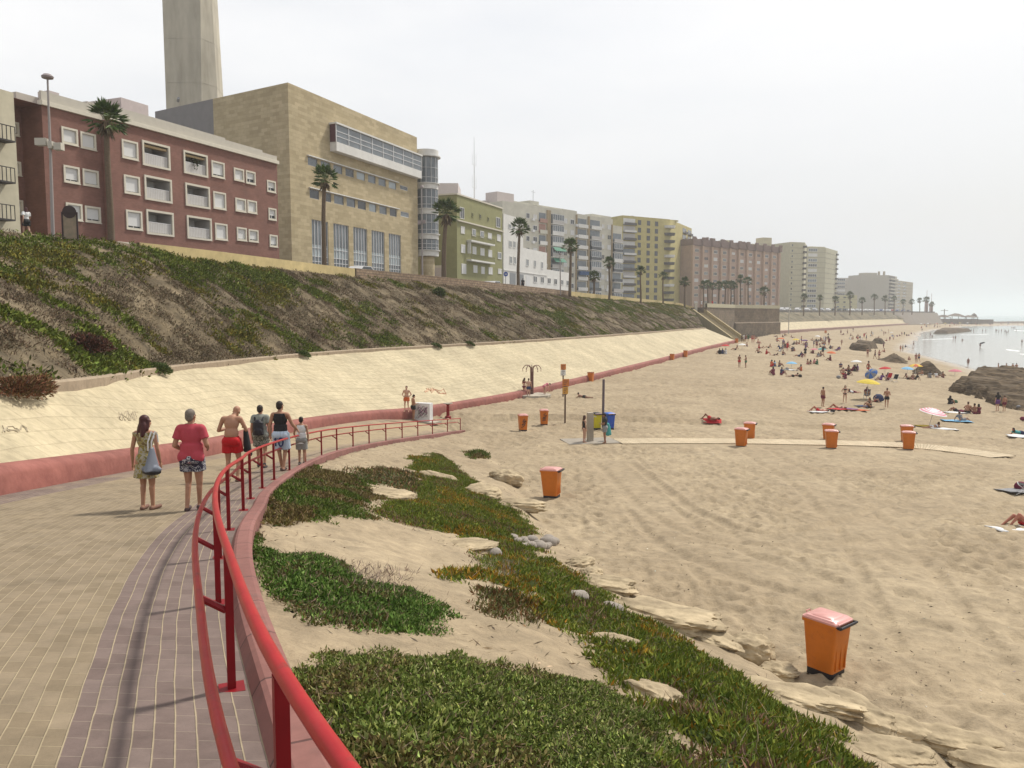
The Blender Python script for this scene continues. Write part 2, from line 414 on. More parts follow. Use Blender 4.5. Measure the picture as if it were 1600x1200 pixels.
# ------------------------------------------------------------------ sand
def sand_mat():
    m = bpy.data.materials.new('sand'); m.use_nodes = True; t = m.node_tree; b = t.nodes['Principled BSDF']
    geo = t.nodes.new('ShaderNodeNewGeometry')
    def noise(sc, det=5, rgh=.6):
        n = t.nodes.new('ShaderNodeTexNoise'); n.inputs['Scale'].default_value = sc; n.inputs['Detail'].default_value = det; n.inputs['Roughness'].default_value = rgh
        t.links.new(geo.outputs['Position'], n.inputs['Vector']); return n
    def mul(a, bv):
        q = t.nodes.new('ShaderNodeVectorMath'); q.operation = 'SCALE'; t.links.new(a, q.inputs[0]); t.links.new(bv, q.inputs['Scale']); return q.outputs[0]
    def rng(a, lo, hi, i0=.3, i1=.7):
        q = t.nodes.new('ShaderNodeMapRange'); q.inputs[1].default_value = i0; q.inputs[2].default_value = i1; q.inputs[3].default_value = lo; q.inputs[4].default_value = hi
        t.links.new(a, q.inputs[0]); return q.outputs[0]
    n1 = noise(.16, 4); r = t.nodes.new('ShaderNodeValToRGB'); t.links.new(n1.outputs[0], r.inputs[0])
    r.color_ramp.elements[0].position = .3; r.color_ramp.elements[0].color = (.272, .21, .134, 1)
    r.color_ramp.elements[1].position = .7; r.color_ramp.elements[1].color = (.352, .28, .184, 1)
    c = mul(r.outputs[0], rng(noise(2.6, 6, .75).outputs[0], .72, 1.22)); c = mul(c, rng(noise(60, 3).outputs[0], .88, 1.12))
    c = mul(c, rng(noise(.7, 5, .7).outputs[0], .86, 1.12))
    sp = t.nodes.new('ShaderNodeSeparateXYZ'); t.links.new(geo.outputs['Position'], sp.inputs[0])
    wet = rng(sp.outputs['Z'], 1., 0., -9.96, -9.2)
    wn = rng(noise(.05, 4).outputs[0], -.5, .5); ad = t.nodes.new('ShaderNodeMath'); ad.operation = 'ADD'; ad.use_clamp = True
    t.links.new(wet, ad.inputs[0]); m1 = t.nodes.new('ShaderNodeMath'); m1.operation = 'MULTIPLY'; t.links.new(wn, m1.inputs[0]); t.links.new(wet, m1.inputs[1]); t.links.new(m1.outputs[0], ad.inputs[1])
    mixc = t.nodes.new('ShaderNodeMix'); mixc.data_type = 'RGBA'; t.links.new(ad.outputs[0], mixc.inputs[0]); t.links.new(c, mixc.inputs[6]); mixc.inputs[7].default_value = (.24, .195, .14, 1)
    t.links.new(mixc.outputs[2], b.inputs['Base Color'])
    t.links.new(rng(ad.outputs[0], .95, .16, 0., 1.), b.inputs['Roughness']); b.inputs['Specular IOR Level'].default_value = .3
    bp = t.nodes.new('ShaderNodeBump'); bp.inputs['Distance'].default_value = .02; bp.inputs['Strength'].default_value = .8
    mm = t.nodes.new('ShaderNodeMath'); mm.operation = 'MULTIPLY'; t.links.new(noise(9, 6, .65).outputs[0], mm.inputs[0]); t.links.new(rng(ad.outputs[0], 1., .05, 0., 1.), mm.inputs[1])
    t.links.new(mm.outputs[0], bp.inputs['Height'])
    bp2 = t.nodes.new('ShaderNodeBump'); bp2.inputs['Distance'].default_value = .06; bp2.inputs['Strength'].default_value = .9
    m3 = t.nodes.new('ShaderNodeMath'); m3.operation = 'MULTIPLY'; t.links.new(noise(3.6, 4, .6).outputs[0], m3.inputs[0]); t.links.new(rng(ad.outputs[0], 1., .0, 0., 1.), m3.inputs[1])
    t.links.new(m3.outputs[0], bp2.inputs['Height']); t.links.new(bp2.outputs[0], bp.inputs['Normal'])
    t.links.new(bp.outputs[0], b.inputs['Normal'])
    return m
na, nr = 600, 1000
A = np.radians(np.linspace(-52, 52, na)); RR = np.geomspace(1.6, 1500, nr)
rr, aa = np.meshgrid(RR, A, indexing='ij')
X = (rr * np.sin(aa)).ravel(); Y = (rr * np.cos(aa)).ravel()
Z = hz(X, Y, True)
dW, _, sW = polydist(X, Y, np.vstack([WALL, WALL2]))
drop = (sW < 0) & (dW > 1.2) & (Y < 560)
Fc = grid_faces(nr, na); Fc = Fc[~drop[Fc].all(1)]; Fc = Fc[(Z[Fc] > -12.9).all(1)]
obj('beach', mesh_np('beach', np.stack([X, Y, Z], 1), Fc[:, ::-1], [sand_mat()], smooth=True), kind='structure', label='pale trodden beach sand running down to the water', cat='sand')

# ------------------------------------------------------------------ sea
def sea_mat():
    m = bpy.data.materials.new('sea_water'); m.use_nodes = True; t = m.node_tree; b = t.nodes['Principled BSDF']
    b.inputs['Roughness'].default_value = .12; b.inputs['IOR'].default_value = 1.33
    geo = t.nodes.new('ShaderNodeNewGeometry')
    sp = t.nodes.new('ShaderNodeSeparateXYZ'); t.links.new(geo.outputs['Position'], sp.inputs[0])
    mr = t.nodes.new('ShaderNodeMapRange'); mr.inputs[1].default_value = 250; mr.inputs[2].default_value = 1100; t.links.new(sp.outputs['Y'], mr.inputs[0])
    mx = t.nodes.new('ShaderNodeMix'); mx.data_type = 'RGBA'; t.links.new(mr.outputs[0], mx.inputs[0]); mx.inputs[6].default_value = (.26, .25, .215, 1); mx.inputs[7].default_value = (.05, .17, .16, 1)
    t.links.new(mx.outputs[2], b.inputs['Base Color'])
    mp = t.nodes.new('ShaderNodeMapping'); mp.inputs['Scale'].default_value = (.35, 1., 1.); mp.inputs['Rotation'].default_value = (0, 0, R(-25)); t.links.new(geo.outputs['Position'], mp.inputs[0])
    n = t.nodes.new('ShaderNodeTexNoise'); n.inputs['Scale'].default_value = .55; n.inputs['Detail'].default_value = 5; t.links.new(mp.outputs[0], n.inputs['Vector'])
    bp = t.nodes.new('ShaderNodeBump'); bp.inputs['Distance'].default_value = .16; bp.inputs['Strength'].default_value = .5; t.links.new(n.outputs[0], bp.inputs['Height']); t.links.new(bp.outputs[0], b.inputs['Normal'])
    return m
sv = [(-4000, -200, -10), (14000, -200, -10), (14000, 14000, -10), (-4000, 14000, -10)]
MB().add(sv, [(0, 1, 2, 3)]).build('sea', sea_mat(), kind='structure', label='calm pale sea in the bay', cat='sea')
foam = mat('foam', (.82, .84, .85), .6, .1, 2.)
def foam_strip(pts, wd):
    C = catmull(np.array([PZ(a, b, -9.985) for a, b in pts]), 8); n = len(C)
    q = np.linspace(0, 1, n); ww = wd * (np.sin(np.pi * q) ** .6) * (.6 + .8 * vn(q * 23, q * 0 + wd, 5)) + .05
    L = C.copy(); Rr = C.copy(); o = offset(C, 1.) - C
    L -= o * ww[:, None]; Rr += o * ww[:, None]; L[:, 2] = -9.99; Rr[:, 2] = -9.99; M_ = C.copy(); M_[:, 2] = -9.93
    V = np.stack([L, M_, Rr], 1).reshape(-1, 3)
    obj('surf', mesh_np('surf', V, grid_faces(n, 3)[:, ::-1], [foam], smooth=True), kind='stuff', label='white line of surf on the shallow water', cat='surf')
foam_strip([(1573, 546), (1583, 547.5), (1592, 549)], .9)
foam_strip([(1586, 516), (1594, 517), (1606, 516.5)], 2.0)
foam_strip([(1594, 553), (1602, 553.5), (1612, 555)], .6)
foam_strip([(1490, 529), (1460, 530), (1440, 531)], .5)
foam_strip([(1500, 523), (1520, 523), (1545, 522)], .5)

# ------------------------------------------------------------------ paved ramp
def paver_mat():
    m = bpy.data.materials.new('pavers'); m.use_nodes = True; t = m.node_tree; b = t.nodes['Principled BSDF']; b.inputs['Roughness'].default_value = .85; b.inputs['Specular IOR Level'].default_value = .25
    tcn = t.nodes.new('ShaderNodeTexCoord'); s = t.nodes.new('ShaderNodeSeparateXYZ'); t.links.new(tcn.outputs['UV'], s.inputs[0])
    geo = t.nodes.new('ShaderNodeNewGeometry')
    def noise(sc, det=5, rgh=.6):
        n = t.nodes.new('ShaderNodeTexNoise'); n.inputs['Scale'].default_value = sc; n.inputs['Detail'].default_value = det; n.inputs['Roughness'].default_value = rgh
        t.links.new(geo.outputs['Position'], n.inputs['Vector']); return n.outputs[0]
    def math_(op, a, c, d=None, clamp=False):
        q = t.nodes.new('ShaderNodeMath'); q.operation = op; q.use_clamp = clamp
        for i, vv in enumerate((a, c, d)):
            if vv is None: continue
            if isinstance(vv, (int, float)): q.inputs[i].default_value = vv
            else: t.links.new(vv, q.inputs[i])
        return q.outputs[0]
    u0 = s.outputs[0]; wob = math_('MULTIPLY_ADD', noise(1.2, 2), .03, -.015)
    u = math_('ADD', u0, wob); v = s.outputs[1]
    cb = t.nodes.new('ShaderNodeCombineXYZ'); t.links.new(v, cb.inputs[0]); t.links.new(u, cb.inputs[1])
    def brick(c1, c2, mo, ms, offs=.5):
        br = t.nodes.new('ShaderNodeTexBrick'); br.offset = offs; br.inputs['Scale'].default_value = 1; br.inputs['Brick Width'].default_value = .235; br.inputs['Row Height'].default_value = .117
        br.inputs['Mortar Size'].default_value = ms; br.inputs['Mortar Smooth'].default_value = .3; br.inputs['Bias'].default_value = -.1
        br.inputs['Color1'].default_value = (*c1, 1); br.inputs['Color2'].default_value = (*c2, 1); br.inputs['Mortar'].default_value = (*mo, 1); t.links.new(cb.outputs[0], br.inputs['Vector']); return br
    tan = brick((.20, .155, .10), (.245, .193, .13), (.31, .25, .16), .005)
    pur = brick((.145, .105, .092), (.18, .135, .118), (.26, .205, .165), .005)
    band = math_('ADD', math_('LESS_THAN', u, 1.053), math_('GREATER_THAN', math_('ADD', u, 0.), 100.))
    wl = t.nodes.new('ShaderNodeVertexColor'); wl.layer_name = 'Col'; sw = t.nodes.new('ShaderNodeSeparateXYZ'); t.links.new(wl.outputs[0], sw.inputs[0])
    band = math_('ADD', band, math_('LESS_THAN', sw.outputs[0], .8), clamp=True)
    mx = t.nodes.new('ShaderNodeMix'); mx.data_type = 'RGBA'; t.links.new(band, mx.inputs[0]); t.links.new(tan.outputs[0], mx.inputs[6]); t.links.new(pur.outputs[0], mx.inputs[7])
    # pale sandy joints running along the ramp
    fr = math_('FRACT', math_('DIVIDE', u, .117), 0.); jd = math_('ABSOLUTE', math_('SUBTRACT', fr, .5), 0.)
    jn = math_('MULTIPLY_ADD', noise(5, 3), .05, .415)
    jl = t.nodes.new('ShaderNodeMapRange'); jl.inputs[3].default_value = 0; jl.inputs[4].default_value = 1; t.links.new(jd, jl.inputs[0]); t.links.new(jn, jl.inputs[1]); t.links.new(math_('ADD', jn, .025), jl.inputs[2])
    fac = math_('MULTIPLY', jl.outputs[0], .72)
    m2 = t.nodes.new('ShaderNodeMix'); m2.data_type = 'RGBA'; t.links.new(fac, m2.inputs[0]); t.links.new(mx.outputs[2], m2.inputs[6]); m2.inputs[7].default_value = (.345, .28, .18, 1)
    # blown sand further down and in patches
    sd_ = t.nodes.new('ShaderNodeMapRange'); sd_.inputs[1].default_value = 4; sd_.inputs[2].default_value = 40; sd_.inputs[3].default_value = -.34; sd_.inputs[4].default_value = .30; t.links.new(v, sd_.inputs[0])
    sn = math_('MULTIPLY', math_('ADD', math_('SUBTRACT', noise(.8, 6, .7), .42), sd_.outputs[0]), 2.0, clamp=True)
    sn2 = math_('MULTIPLY', sn, .75)
    m3 = t.nodes.new('ShaderNodeMix'); m3.data_type = 'RGBA'; t.links.new(sn2, m3.inputs[0]); t.links.new(m2.outputs[2], m3.inputs[6]); m3.inputs[7].default_value = (.38, .295, .18, 1)
    mr2 = t.nodes.new('ShaderNodeMapRange'); mr2.inputs[1].default_value = .3; mr2.inputs[2].default_value = .7; mr2.inputs[3].default_value = .84; mr2.inputs[4].default_value = 1.14; t.links.new(noise(3.5, 7, .7), mr2.inputs[0])
    st = t.nodes.new('ShaderNodeMapRange'); st.inputs[1].default_value = .5; st.inputs[2].default_value = .74; st.inputs[3].default_value = 1.; st.inputs[4].default_value = .68; t.links.new(noise(.9, 7, .72), st.inputs[0]); s9 = t.nodes.new('ShaderNodeVectorMath'); s9.operation = 'SCALE'; t.links.new(m3.outputs[2], s9.inputs[0]); t.links.new(st.outputs[0], s9.inputs['Scale'])
    sc = t.nodes.new('ShaderNodeVectorMath'); sc.operation = 'SCALE'; t.links.new(s9.outputs[0], sc.inputs[0]); t.links.new(mr2.outputs[0], sc.inputs['Scale'])
    t.links.new(sc.outputs[0], b.inputs['Base Color'])
    bp = t.nodes.new('ShaderNodeBump'); bp.inputs['Distance'].default_value = .004; bp.invert = True
    t.links.new(math_('ADD', math_('MULTIPLY', noise(60, 3), -.5), math_('MAXIMUM', tan.outputs['Fac'], jl.outputs[0])), bp.inputs['Height']); t.links.new(bp.outputs[0], b.inputs['Normal'])
    return m
ks = resample(KERB_IN, 260); nu = 36; rows = []; uvs = []; cw = []; sv_ = arc(ks)
for k, p in enumerate(ks):
    q = byY(WALL, p[1] * 1.03 + .3); d = math.hypot(q[0] - p[0], q[1] - p[1])
    for j in range(nu):
        f = j / (nu - 1); z = p[2] + (q[2] - p[2]) * f
        rows.append((p[0] + (q[0] - p[0]) * f, p[1] + (q[1] - p[1]) * f, z)); uvs.append((d * f, sv_[k])); cw.append((min(1, d * (1 - f)), 0, 0))
PV = np.array(rows); PV[:, 2] -= .16 * sstep(50, 54, PV[:, 1])
obj('ramp', mesh_np('ramp', PV, grid_faces(len(ks), nu), [paver_mat()], uv=uvs, colors=np.array(cw), smooth=True), kind='structure', label='paved promenade ramp sloping down to the beach', cat='ramp')
from mathutils.bvhtree import BVHTree
PATH_BVH = BVHTree.FromPolygons([tuple(p) for p in PV], [tuple(f) for f in grid_faces(len(ks), nu)])
def hit_ramp(px, py):
    d = Vector(ray(px, py)).normalized(); r_ = PATH_BVH.ray_cast(Vector((0, 0, 0)), d); return np.array(r_[0])

# kerb: pink precast pieces
kerb_m = brick_mat('kerb_stone', (.205, .092, .078), (.24, .112, .096), (.10, .05, .045), 1.0, 5., .012, coord='UV', var=.14, scale=7, bump=.01)
kc = KERB_IN[(KERB_IN[:, 1] < 54)]
V, F, uv = sweep(kc, [(-.005, -.3), (0, .0), (.05, .085), (.08, .10), (.21, .10), (.25, .08), (.26, -.6)])
obj('kerb', mesh_np('kerb', V, F, [kerb_m], uv=uv), kind='structure', label='pink kerb along the sea side of the ramp', cat='kerb')

# ------------------------------------------------------------------ low pink wall at the foot of the slope
pink = mat('pink_render', (.215, .072, .058), .8, .12, 2.5, bump=.01, bscale=9, big=.14, bigscale=.35, col2=(.26, .098, .078))
weather(pink, (.17, .075, .065), 1.1, .56, .72, .7, (1, 1, .35)); weather(kerb_m, (.14, .10, .09), 2.3, .55, .75, .6)
LOWW = WALL
V, F, uv = sweep(LOWW, [(0.02, -1.0), (0, 0), (-.04, .37), (-.09, .47), (-.20, .54), (-.36, .57), (-.52, .57), (-.60, .52), (-.62, .3)])
obj('low_wall', mesh_np('low_wall', V, F, [pink], smooth=True), label='long low pink wall with rounded top at the foot of the sandstone slope', cat='wall')

# ------------------------------------------------------------------ sandstone slope
TOPL = catmull(np.array([(-11.0, -14, .6), (-12.6, 4, -.7), PZ(40, 607, -1.9), PZ(280, 575, -2.5), PZ(500, 553, -2.75), PZ(640, 544, -2.85), PZ(760, 537, -2.9), PZ(880, 529.5, -2.95), PZ(1000, 521, -3.0), PZ(1060, 516, -3.0), PZ(1102, 513, -3.1)]), 6)
slab = brick_mat('sandstone_slabs', (.43, .365, .24), (.455, .388, .257), (.41, .345, .226), .9, .45, .012, coord='UV', var=.2, scale=3.2, bump=.014, big=.16)
weather(slab, (.30, .235, .145), .5, .52, .78, .55, (1, 1, .4)); weather(slab, (.56, .47, .33), 1.7, .56, .7, .5)
def loft(P, Q, n, m, bulge=None):
    V = []; uv = []
    P = resample(P, n); Q = resample(Q, n); s = arc(P)
    for i in range(n):
        d = np.linalg.norm(Q[i] - P[i])
        for j in range(m):
            f = j / (m - 1); p = P[i] + (Q[i] - P[i]) * f
            V.append(p); uv.append((s[i] + d * f * .35, d * f))
    return np.array(V), grid_faces(n, m), np.array(uv)
def align(P, Q, n, k=1.0):
    """pair points of two lines by walking both from their first to last point"""
    return P, Q
wl_top = offset(LOWW, -.58); wl_top[:, 2] += .50
ys = np.linspace(-13.5, WALL[-1, 1], 240)
W_ = byY(wl_top, ys); T_ = byY(TOPL, np.minimum(ys * (TOPL[-1, 1] / WALL[-1, 1]), TOPL[-1, 1]))
def loft2(P, Q, m):
    n = len(P); f = np.linspace(0, 1, m)[None, :, None]; V = P[:, None] * (1 - f) + Q[:, None] * f
    s = arc(P); d = np.linalg.norm(Q - P, axis=1)
    uv = np.stack([s[:, None] + d[:, None] * f[0, :, 0] * .5, d[:, None] * f[0, :, 0]], 2)
    return V, uv
V, uv = loft2(W_, T_, 14)
nn = (fbm(V[..., 0] * .5, V[..., 1] * .5, 4, 9) - .5); V[..., 2] += nn * .14
n_, m_ = V.shape[:2]
V_SLOPE, F_SLOPE = V.reshape(-1, 3), grid_faces(n_, m_)[:, ::-1]
obj('sloping_wall', mesh_np('sloping_wall', V.reshape(-1, 3), grid_faces(n_, m_)[:, ::-1], [slab], uv=uv.reshape(-1, 2), smooth=True), label='long pale sandstone slab slope between the pink wall and the planted bank', cat='sloping wall')
curb = mat('edging_stone', (.30, .235, .165), .9, .2, 3., bump=.02, bscale=6)
V, F, uv = sweep(TOPL, [(.16, -.25), (.16, .10), (.10, .16), (-.16, .16), (-.2, -.2)])
obj('edging', mesh_np('edging', V, F, [curb]), kind='structure', label='stone edging along the top of the sandstone slope', cat='kerb')

# ------------------------------------------------------------------ planted bank
BTOP = np.array([(-47, -14, 4.6), (-34.5, 20, 4.55), PZ(0, 359, 4.5), PZ(150, 373, 4.5), PZ(300, 389, 4.5), PZ(430, 405, 4.5), PZ(560, 421, 4.45), PZ(730, 438, 4.1), PZ(890, 455.5, 3.75), PZ(980, 465, 3.4), PZ(1060, 473.5, 2.9), PZ(1086, 481, 1.7)])
BT = catmull(BTOP, 6)
ys2 = np.linspace(-13.5, TOPL[-1, 1] - .3, 420)
lo = byY(TOPL, ys2); lo[:, 0] -= .12; lo[:, 2] += .02
hi = byY(BT, np.interp(ys2, [-13.5, 20, TOPL[-1, 1]], [-13.5, 34, BT[-1, 1]])); hi[:, 2] -= np.interp(hi[:, 1], [50, 56, 140, 200], [.05, .75, .8, .6])
BV, buv = loft2(lo, hi, 64)
fz = np.linspace(0, 1, 64)[None, :]
lump = (fbm(BV[..., 0] * .45, BV[..., 1] * .45, 5, 77) - .5)
env = np.clip(np.minimum(fz, 1 - fz) * 9, 0, 1)
BV[..., 2] += (lump * 1.5 + .45 * np.sin(fz * np.pi)) * env
soil = mat('bank_soil', (.105, .08, .047), .95, .4, 1.4, bump=.08, bscale=3.5, big=.25, bigscale=.18, col2=(.145, .112, .068))
BF = grid_faces(*BV.shape[:2])
obj('bank', mesh_np('bank', BV.reshape(-1, 3), BF[:, ::-1], [soil], smooth=True), kind='structure', label='steep earth bank under the street', cat='bank')
# street level behind the bank
inl = BT.copy(); 
st_v = []; 
asph = mat('asphalt', (.16, .15, .14), .9, .1, 1.)
V, F, uv = sweep(BT, [(.0, -.55), (-4, -.6), (-40, -.7), (-220, -.7)])
obj('street', mesh_np('street', V, F, [asph]), kind='structure', label='street along the top of the bank', cat='street')
# ------------------------------------------------------------------ red railing
red = mat('red_paint', (.33, .006, .010), .38, .14, 6., spec=.3, bump=.0006, bscale=25)
red2 = mat('dark_red_paint', (.20, .006, .010), .45, .16, 6., spec=.25)
weather(red, (.085, .03, .02), 5., .60, .70, .85); weather(red, (.40, .10, .085), 2.2, .58, .8, .4); weather(red2, (.07, .03, .022), 6., .58, .68, .8)
rail = empty('railing', tuple(RAIL[20]), 0, 'curved red tubular railing with posts and a lower handrail along the ramp kerb', 'railing')
rail_o = np.array(RAIL[20])
top = RAIL.copy(); top[:, 2] += .88
end = top[-1]; dirn = (top[-1] - top[-4]); dirn /= np.linalg.norm(dirn)
MB().tube([p - rail_o for p in top], .027, 12, 0).build('top_rail', red, rail, smooth=True)
low = offset(RAIL, -.17); low[:, 2] += .62
MB().tube([p - rail_o for p in low], .024, 12, 0).build('hand_rail', red, rail, smooth=True)
RS = RAIL[16::8]
tang = np.gradient(RAIL[:, :2], axis=0); tang /= np.linalg.norm(tang, axis=1)[:, None]
for k in range(16, len(RAIL), 8):
    p = RAIL[k] - rail_o; t = tang[k]; n = np.array((-t[1], t[0]))   # n: towards the ramp
    M = Matrix(((t[0], n[0], 0, p[0]), (t[1], n[1], 0, p[1]), (0, 0, 1, p[2]), (0, 0, 0, 1)))
    po = MB().box(-.024, -.024, -.02, .024, .024, .86, 0, M).build('post', red2, rail)
    MB().box(-.075, -.075, .0, .075, .075, .012, 0, M).build('base_plate', red2, po)
    a = M @ Vector((0, .02, .50)); b = M @ Vector((0, .165, .60))
    MB().tube([a, b], .022, 6, 0).build('bracket', red2, po)

# ------------------------------------------------------------------ leaves
def blades(P, D, L, Wd, C, mid=.45, fold=None):
    """one four-cornered leaf per row: root P, direction D, length L, width Wd, colour C"""
    n = len(P); D = D / np.linalg.norm(D, axis=1)[:, None]
    a = RNG.normal(size=(n, 3)); S = np.cross(D, a); S /= np.linalg.norm(S, axis=1)[:, None] + 1e-9
    L = L[:, None]; Wd = Wd[:, None]
    V = np.stack([P, P + D * L * mid + S * Wd * .5, P + D * L, P + D * L * mid - S * Wd * .5], 1).reshape(-1, 3)
    F = np.arange(4 * n).reshape(-1, 4); return V, F, np.repeat(C, 4, axis=0)
leaf_m = vcol_mat('leaves', .75, .12)
def pal(cols, n, jit=.18):
    cols = np.array(cols); c = cols[RNG.integers(0, len(cols), n)]
    return np.clip(c * (1 + RNG.normal(0, jit, (n, 1))) * (1 + RNG.normal(0, .05, (n, 3))), .004, 1)
def px_poly(pts): return [tuple(hit(a, b)[:2]) for a, b in pts]
def edge_d(x, y, poly):
    P = np.array([(*p, 0) for p in list(poly) + [poly[0]]]); return polydist(x, y, P)[0]
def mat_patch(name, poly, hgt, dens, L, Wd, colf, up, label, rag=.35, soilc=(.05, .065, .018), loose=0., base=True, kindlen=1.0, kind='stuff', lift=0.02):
    xs = [p[0] for p in poly]; ys = [p[1] for p in poly]
    x0, x1, y0, y1 = min(xs) - .5, max(xs) + .5, min(ys) - .5, max(ys) + .5
    def surf(x, y):
        ins = inpoly(x, y, poly); d = edge_d(x, y, poly) * np.where(ins, 1, -1) + (fbm(x * 2.2, y * 2.2, 3, 61) - .5) * 2 * rag
        h = hgt * sstep(0, .45, d) * (.55 + .9 * fbm(x * 3.1, y * 3.1, 3, 71))
        return d, h
    VV = []; FF = []; CC = []; nv = 0
    st = .07 if max(ys) < 16 else .14
    gx = np.arange(x0, x1, st); gy = np.arange(y0, y1, st); GX, GY = np.meshgrid(gx, gy, indexing='ij')
    d, h = surf(GX, GY); GZ = hz(GX, GY) + np.where(d > 0, h * .72 - .01, -.12)
    F = grid_faces(*GX.shape); keep = (d.ravel()[F] > -.05).any(1)
    V = np.stack([GX, GY, GZ], -1).reshape(-1, 3)
    if base:
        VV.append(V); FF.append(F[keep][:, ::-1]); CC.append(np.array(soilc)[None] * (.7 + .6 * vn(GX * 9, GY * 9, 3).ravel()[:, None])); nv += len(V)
    n = int((x1 - x0) * (y1 - y0) * dens)
    x = RNG.uniform(x0, x1, n); y = RNG.uniform(y0, y1, n); d, h = surf(x, y)
    k = d > RNG.uniform(-.12 - loose, .06, n); x, y, d, h = x[k], y[k], d[k], h[k]; n = len(x)
    z = hz(x, y) + np.maximum(h, 0) * RNG.uniform(.68, 1.05, n) - .005
    D = RNG.normal(size=(n, 3)); D[:, 2] = np.abs(D[:, 2]) * up[0] + up[1]
    cl = .55 + .95 * fbm(x * 2.6, y * 2.6, 3, 401); V, F, C = blades(np.stack([x, y, z], 1), D, L * cl * RNG.uniform(.5, 1.5, n), Wd * cl * RNG.uniform(.7, 1.3, n), colf(x, y, n))
    VV.append(V); FF.append(F + nv); CC.append(C); nv += len(V)
    k = RNG.random(n) < .035; q = k.sum(); D = RNG.normal(size=(q, 3)); D[:, 2] = np.abs(D[:, 2]) * .6
    V, F, C = blades(np.stack([x[k], y[k], z[k] + .01], 1), D, L * RNG.uniform(1.6, 3.6, q), np.full(q, Wd * .35), pal([(.20, .14, .09), (.28, .20, .13), (.13, .09, .06)], q))
    VV.append(V); FF.append(F + nv); CC.append(C)
    obj(name, mesh_np(name, np.vstack(VV), np.vstack(FF), [leaf_m], colors=np.vstack(CC)), kind=kind, label=label, cat='ground cover')
def shrub_col(x, y, n):
    g = fbm(x * 1.1, y * 1.1, 3, 91)[:, None]
    a = pal([(.135, .17, .035), (.105, .145, .028), (.185, .215, .05), (.25, .27, .09)], n, .3); b = pal([(.15, .13, .04), (.19, .15, .06)], n)
    return np.where((g > .64) & (RNG.random((n, 1)) < .6), b, a)
def fresh_col(x, y, n): 
    g = fbm(x * 1.3, y * 1.3, 3, 191)[:, None]
    a = pal([(.08, .145, .025), (.10, .165, .03), (.14, .20, .05)], n, .3); b = pal([(.12, .10, .03), (.16, .13, .07)], n)
    return np.where((g > .6) & (RNG.random((n, 1)) < .55), b, a)
def olive_col(x, y, n):
    g = fbm(x * .8, y * .8, 3, 131)[:, None]
    a = pal([(.085, .125, .022), (.11, .14, .025)], n); b = pal([(.14, .115, .035), (.17, .12, .05)], n)
    return np.where(g > .57, b, a)
def ice_col(x, y, n):
    g = fbm(x * .9, y * .9, 4, 151)[:, None]; q = RNG.random((n, 1))
    a = pal([(.15, .18, .025), (.115, .16, .028), (.19, .21, .03)], n); b = pal([(.36, .21, .02), (.30, .15, .02), (.25, .19, .03)], n); c = pal([(.19, .11, .06), (.22, .13, .09), (.15, .15, .04)], n)
    r_ = np.where((g > .62) & (q < .5), b, np.where((g < .38) & (q < .5), c, a)); return np.where(q > .96, b, r_)
G1 = px_poly([(450, 1075), (468, 1042), (520, 1020), (560, 1026), (612, 1018), (640, 1034), (700, 1032), (712, 1018), (752, 1040), (785, 1032), (802, 1050), (842, 1046), (900, 1068), (945, 1076), (985, 1108), (1040, 1128), (1080, 1190), (1050, 1330), (700, 1420), (520, 1420), (470, 1260)])
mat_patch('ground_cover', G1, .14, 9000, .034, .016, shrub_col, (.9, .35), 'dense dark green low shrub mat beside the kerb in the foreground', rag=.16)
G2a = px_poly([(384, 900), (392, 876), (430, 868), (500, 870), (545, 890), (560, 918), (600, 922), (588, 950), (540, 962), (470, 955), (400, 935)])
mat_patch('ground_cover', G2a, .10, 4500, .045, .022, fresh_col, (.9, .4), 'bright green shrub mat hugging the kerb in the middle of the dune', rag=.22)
G2b = px_poly([(500, 940), (570, 918), (640, 918), (672, 940), (700, 964), (640, 984), (560, 980), (500, 964)])
mat_patch('ground_cover', G2b, .08, 3800, .048, .02, fresh_col, (.9, .4), 'ragged green shrub mat spreading over bare dune sand', rag=.3, loose=.1)
G3 = px_poly([(386, 812), (392, 790), (420, 762), (450, 744), (520, 740), (566, 748), (590, 772), (560, 802), (500, 814), (430, 818)])
mat_patch('ground_cover', G3, .07, 1600, .065, .03, olive_col, (.9, .4), 'olive and brown mat of low plants at the bend of the kerb', rag=.5, loose=.15)
I1 = px_poly([(650, 716), (690, 714), (752, 762), (822, 822), (830, 836), (790, 838), (812, 850), (905, 912), (962, 952), (1040, 990), (1092, 1022), (1112, 1052), (1180, 1086), (1285, 1140), (1352, 1206), (1400, 1290), (1020, 1330), (1070, 1190), (1062, 1100), (990, 1068), (968, 1030), (955, 1000), (900, 985), (850, 950), (800, 905), (768, 870), (720, 838), (640, 818), (588, 800), (600, 788), (650, 782), (660, 752)])
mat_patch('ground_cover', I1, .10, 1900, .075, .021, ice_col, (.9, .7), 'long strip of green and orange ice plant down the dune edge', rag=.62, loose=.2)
I2 = px_poly([(540, 742), (600, 732), (660, 745), (650, 770), (610, 758), (560, 750)])
mat_patch('ground_cover', I2, .05, 350, .10, .03, lambda x, y, n: pal([(.22, .13, .06), (.14, .10, .05), (.10, .12, .03)], n), (.9, .6), 'reddish ice plant trailing beside the olive mat', rag=.4, loose=.3)
I3 = px_poly([(752, 945), (775, 928), (810, 932), (826, 950), (800, 966), (765, 962)])
mat_patch('ground_cover', I3, .12, 1200, .075, .02, lambda x, y, n: pal([(.13, .11, .04), (.10, .11, .03), (.17, .09, .04)], n), (.9, .7), 'small brownish ice plant cushion alone on the sand', rag=.25, loose=.15)
I4 = px_poly([(692, 900), (730, 893), (765, 897), (768, 906), (700, 906)])
mat_patch('ground_cover', I4, .06, 900, .10, .03, ice_col, (.5, 1.0), 'thin runner of ice plant creeping over sand', rag=.15, loose=.1)
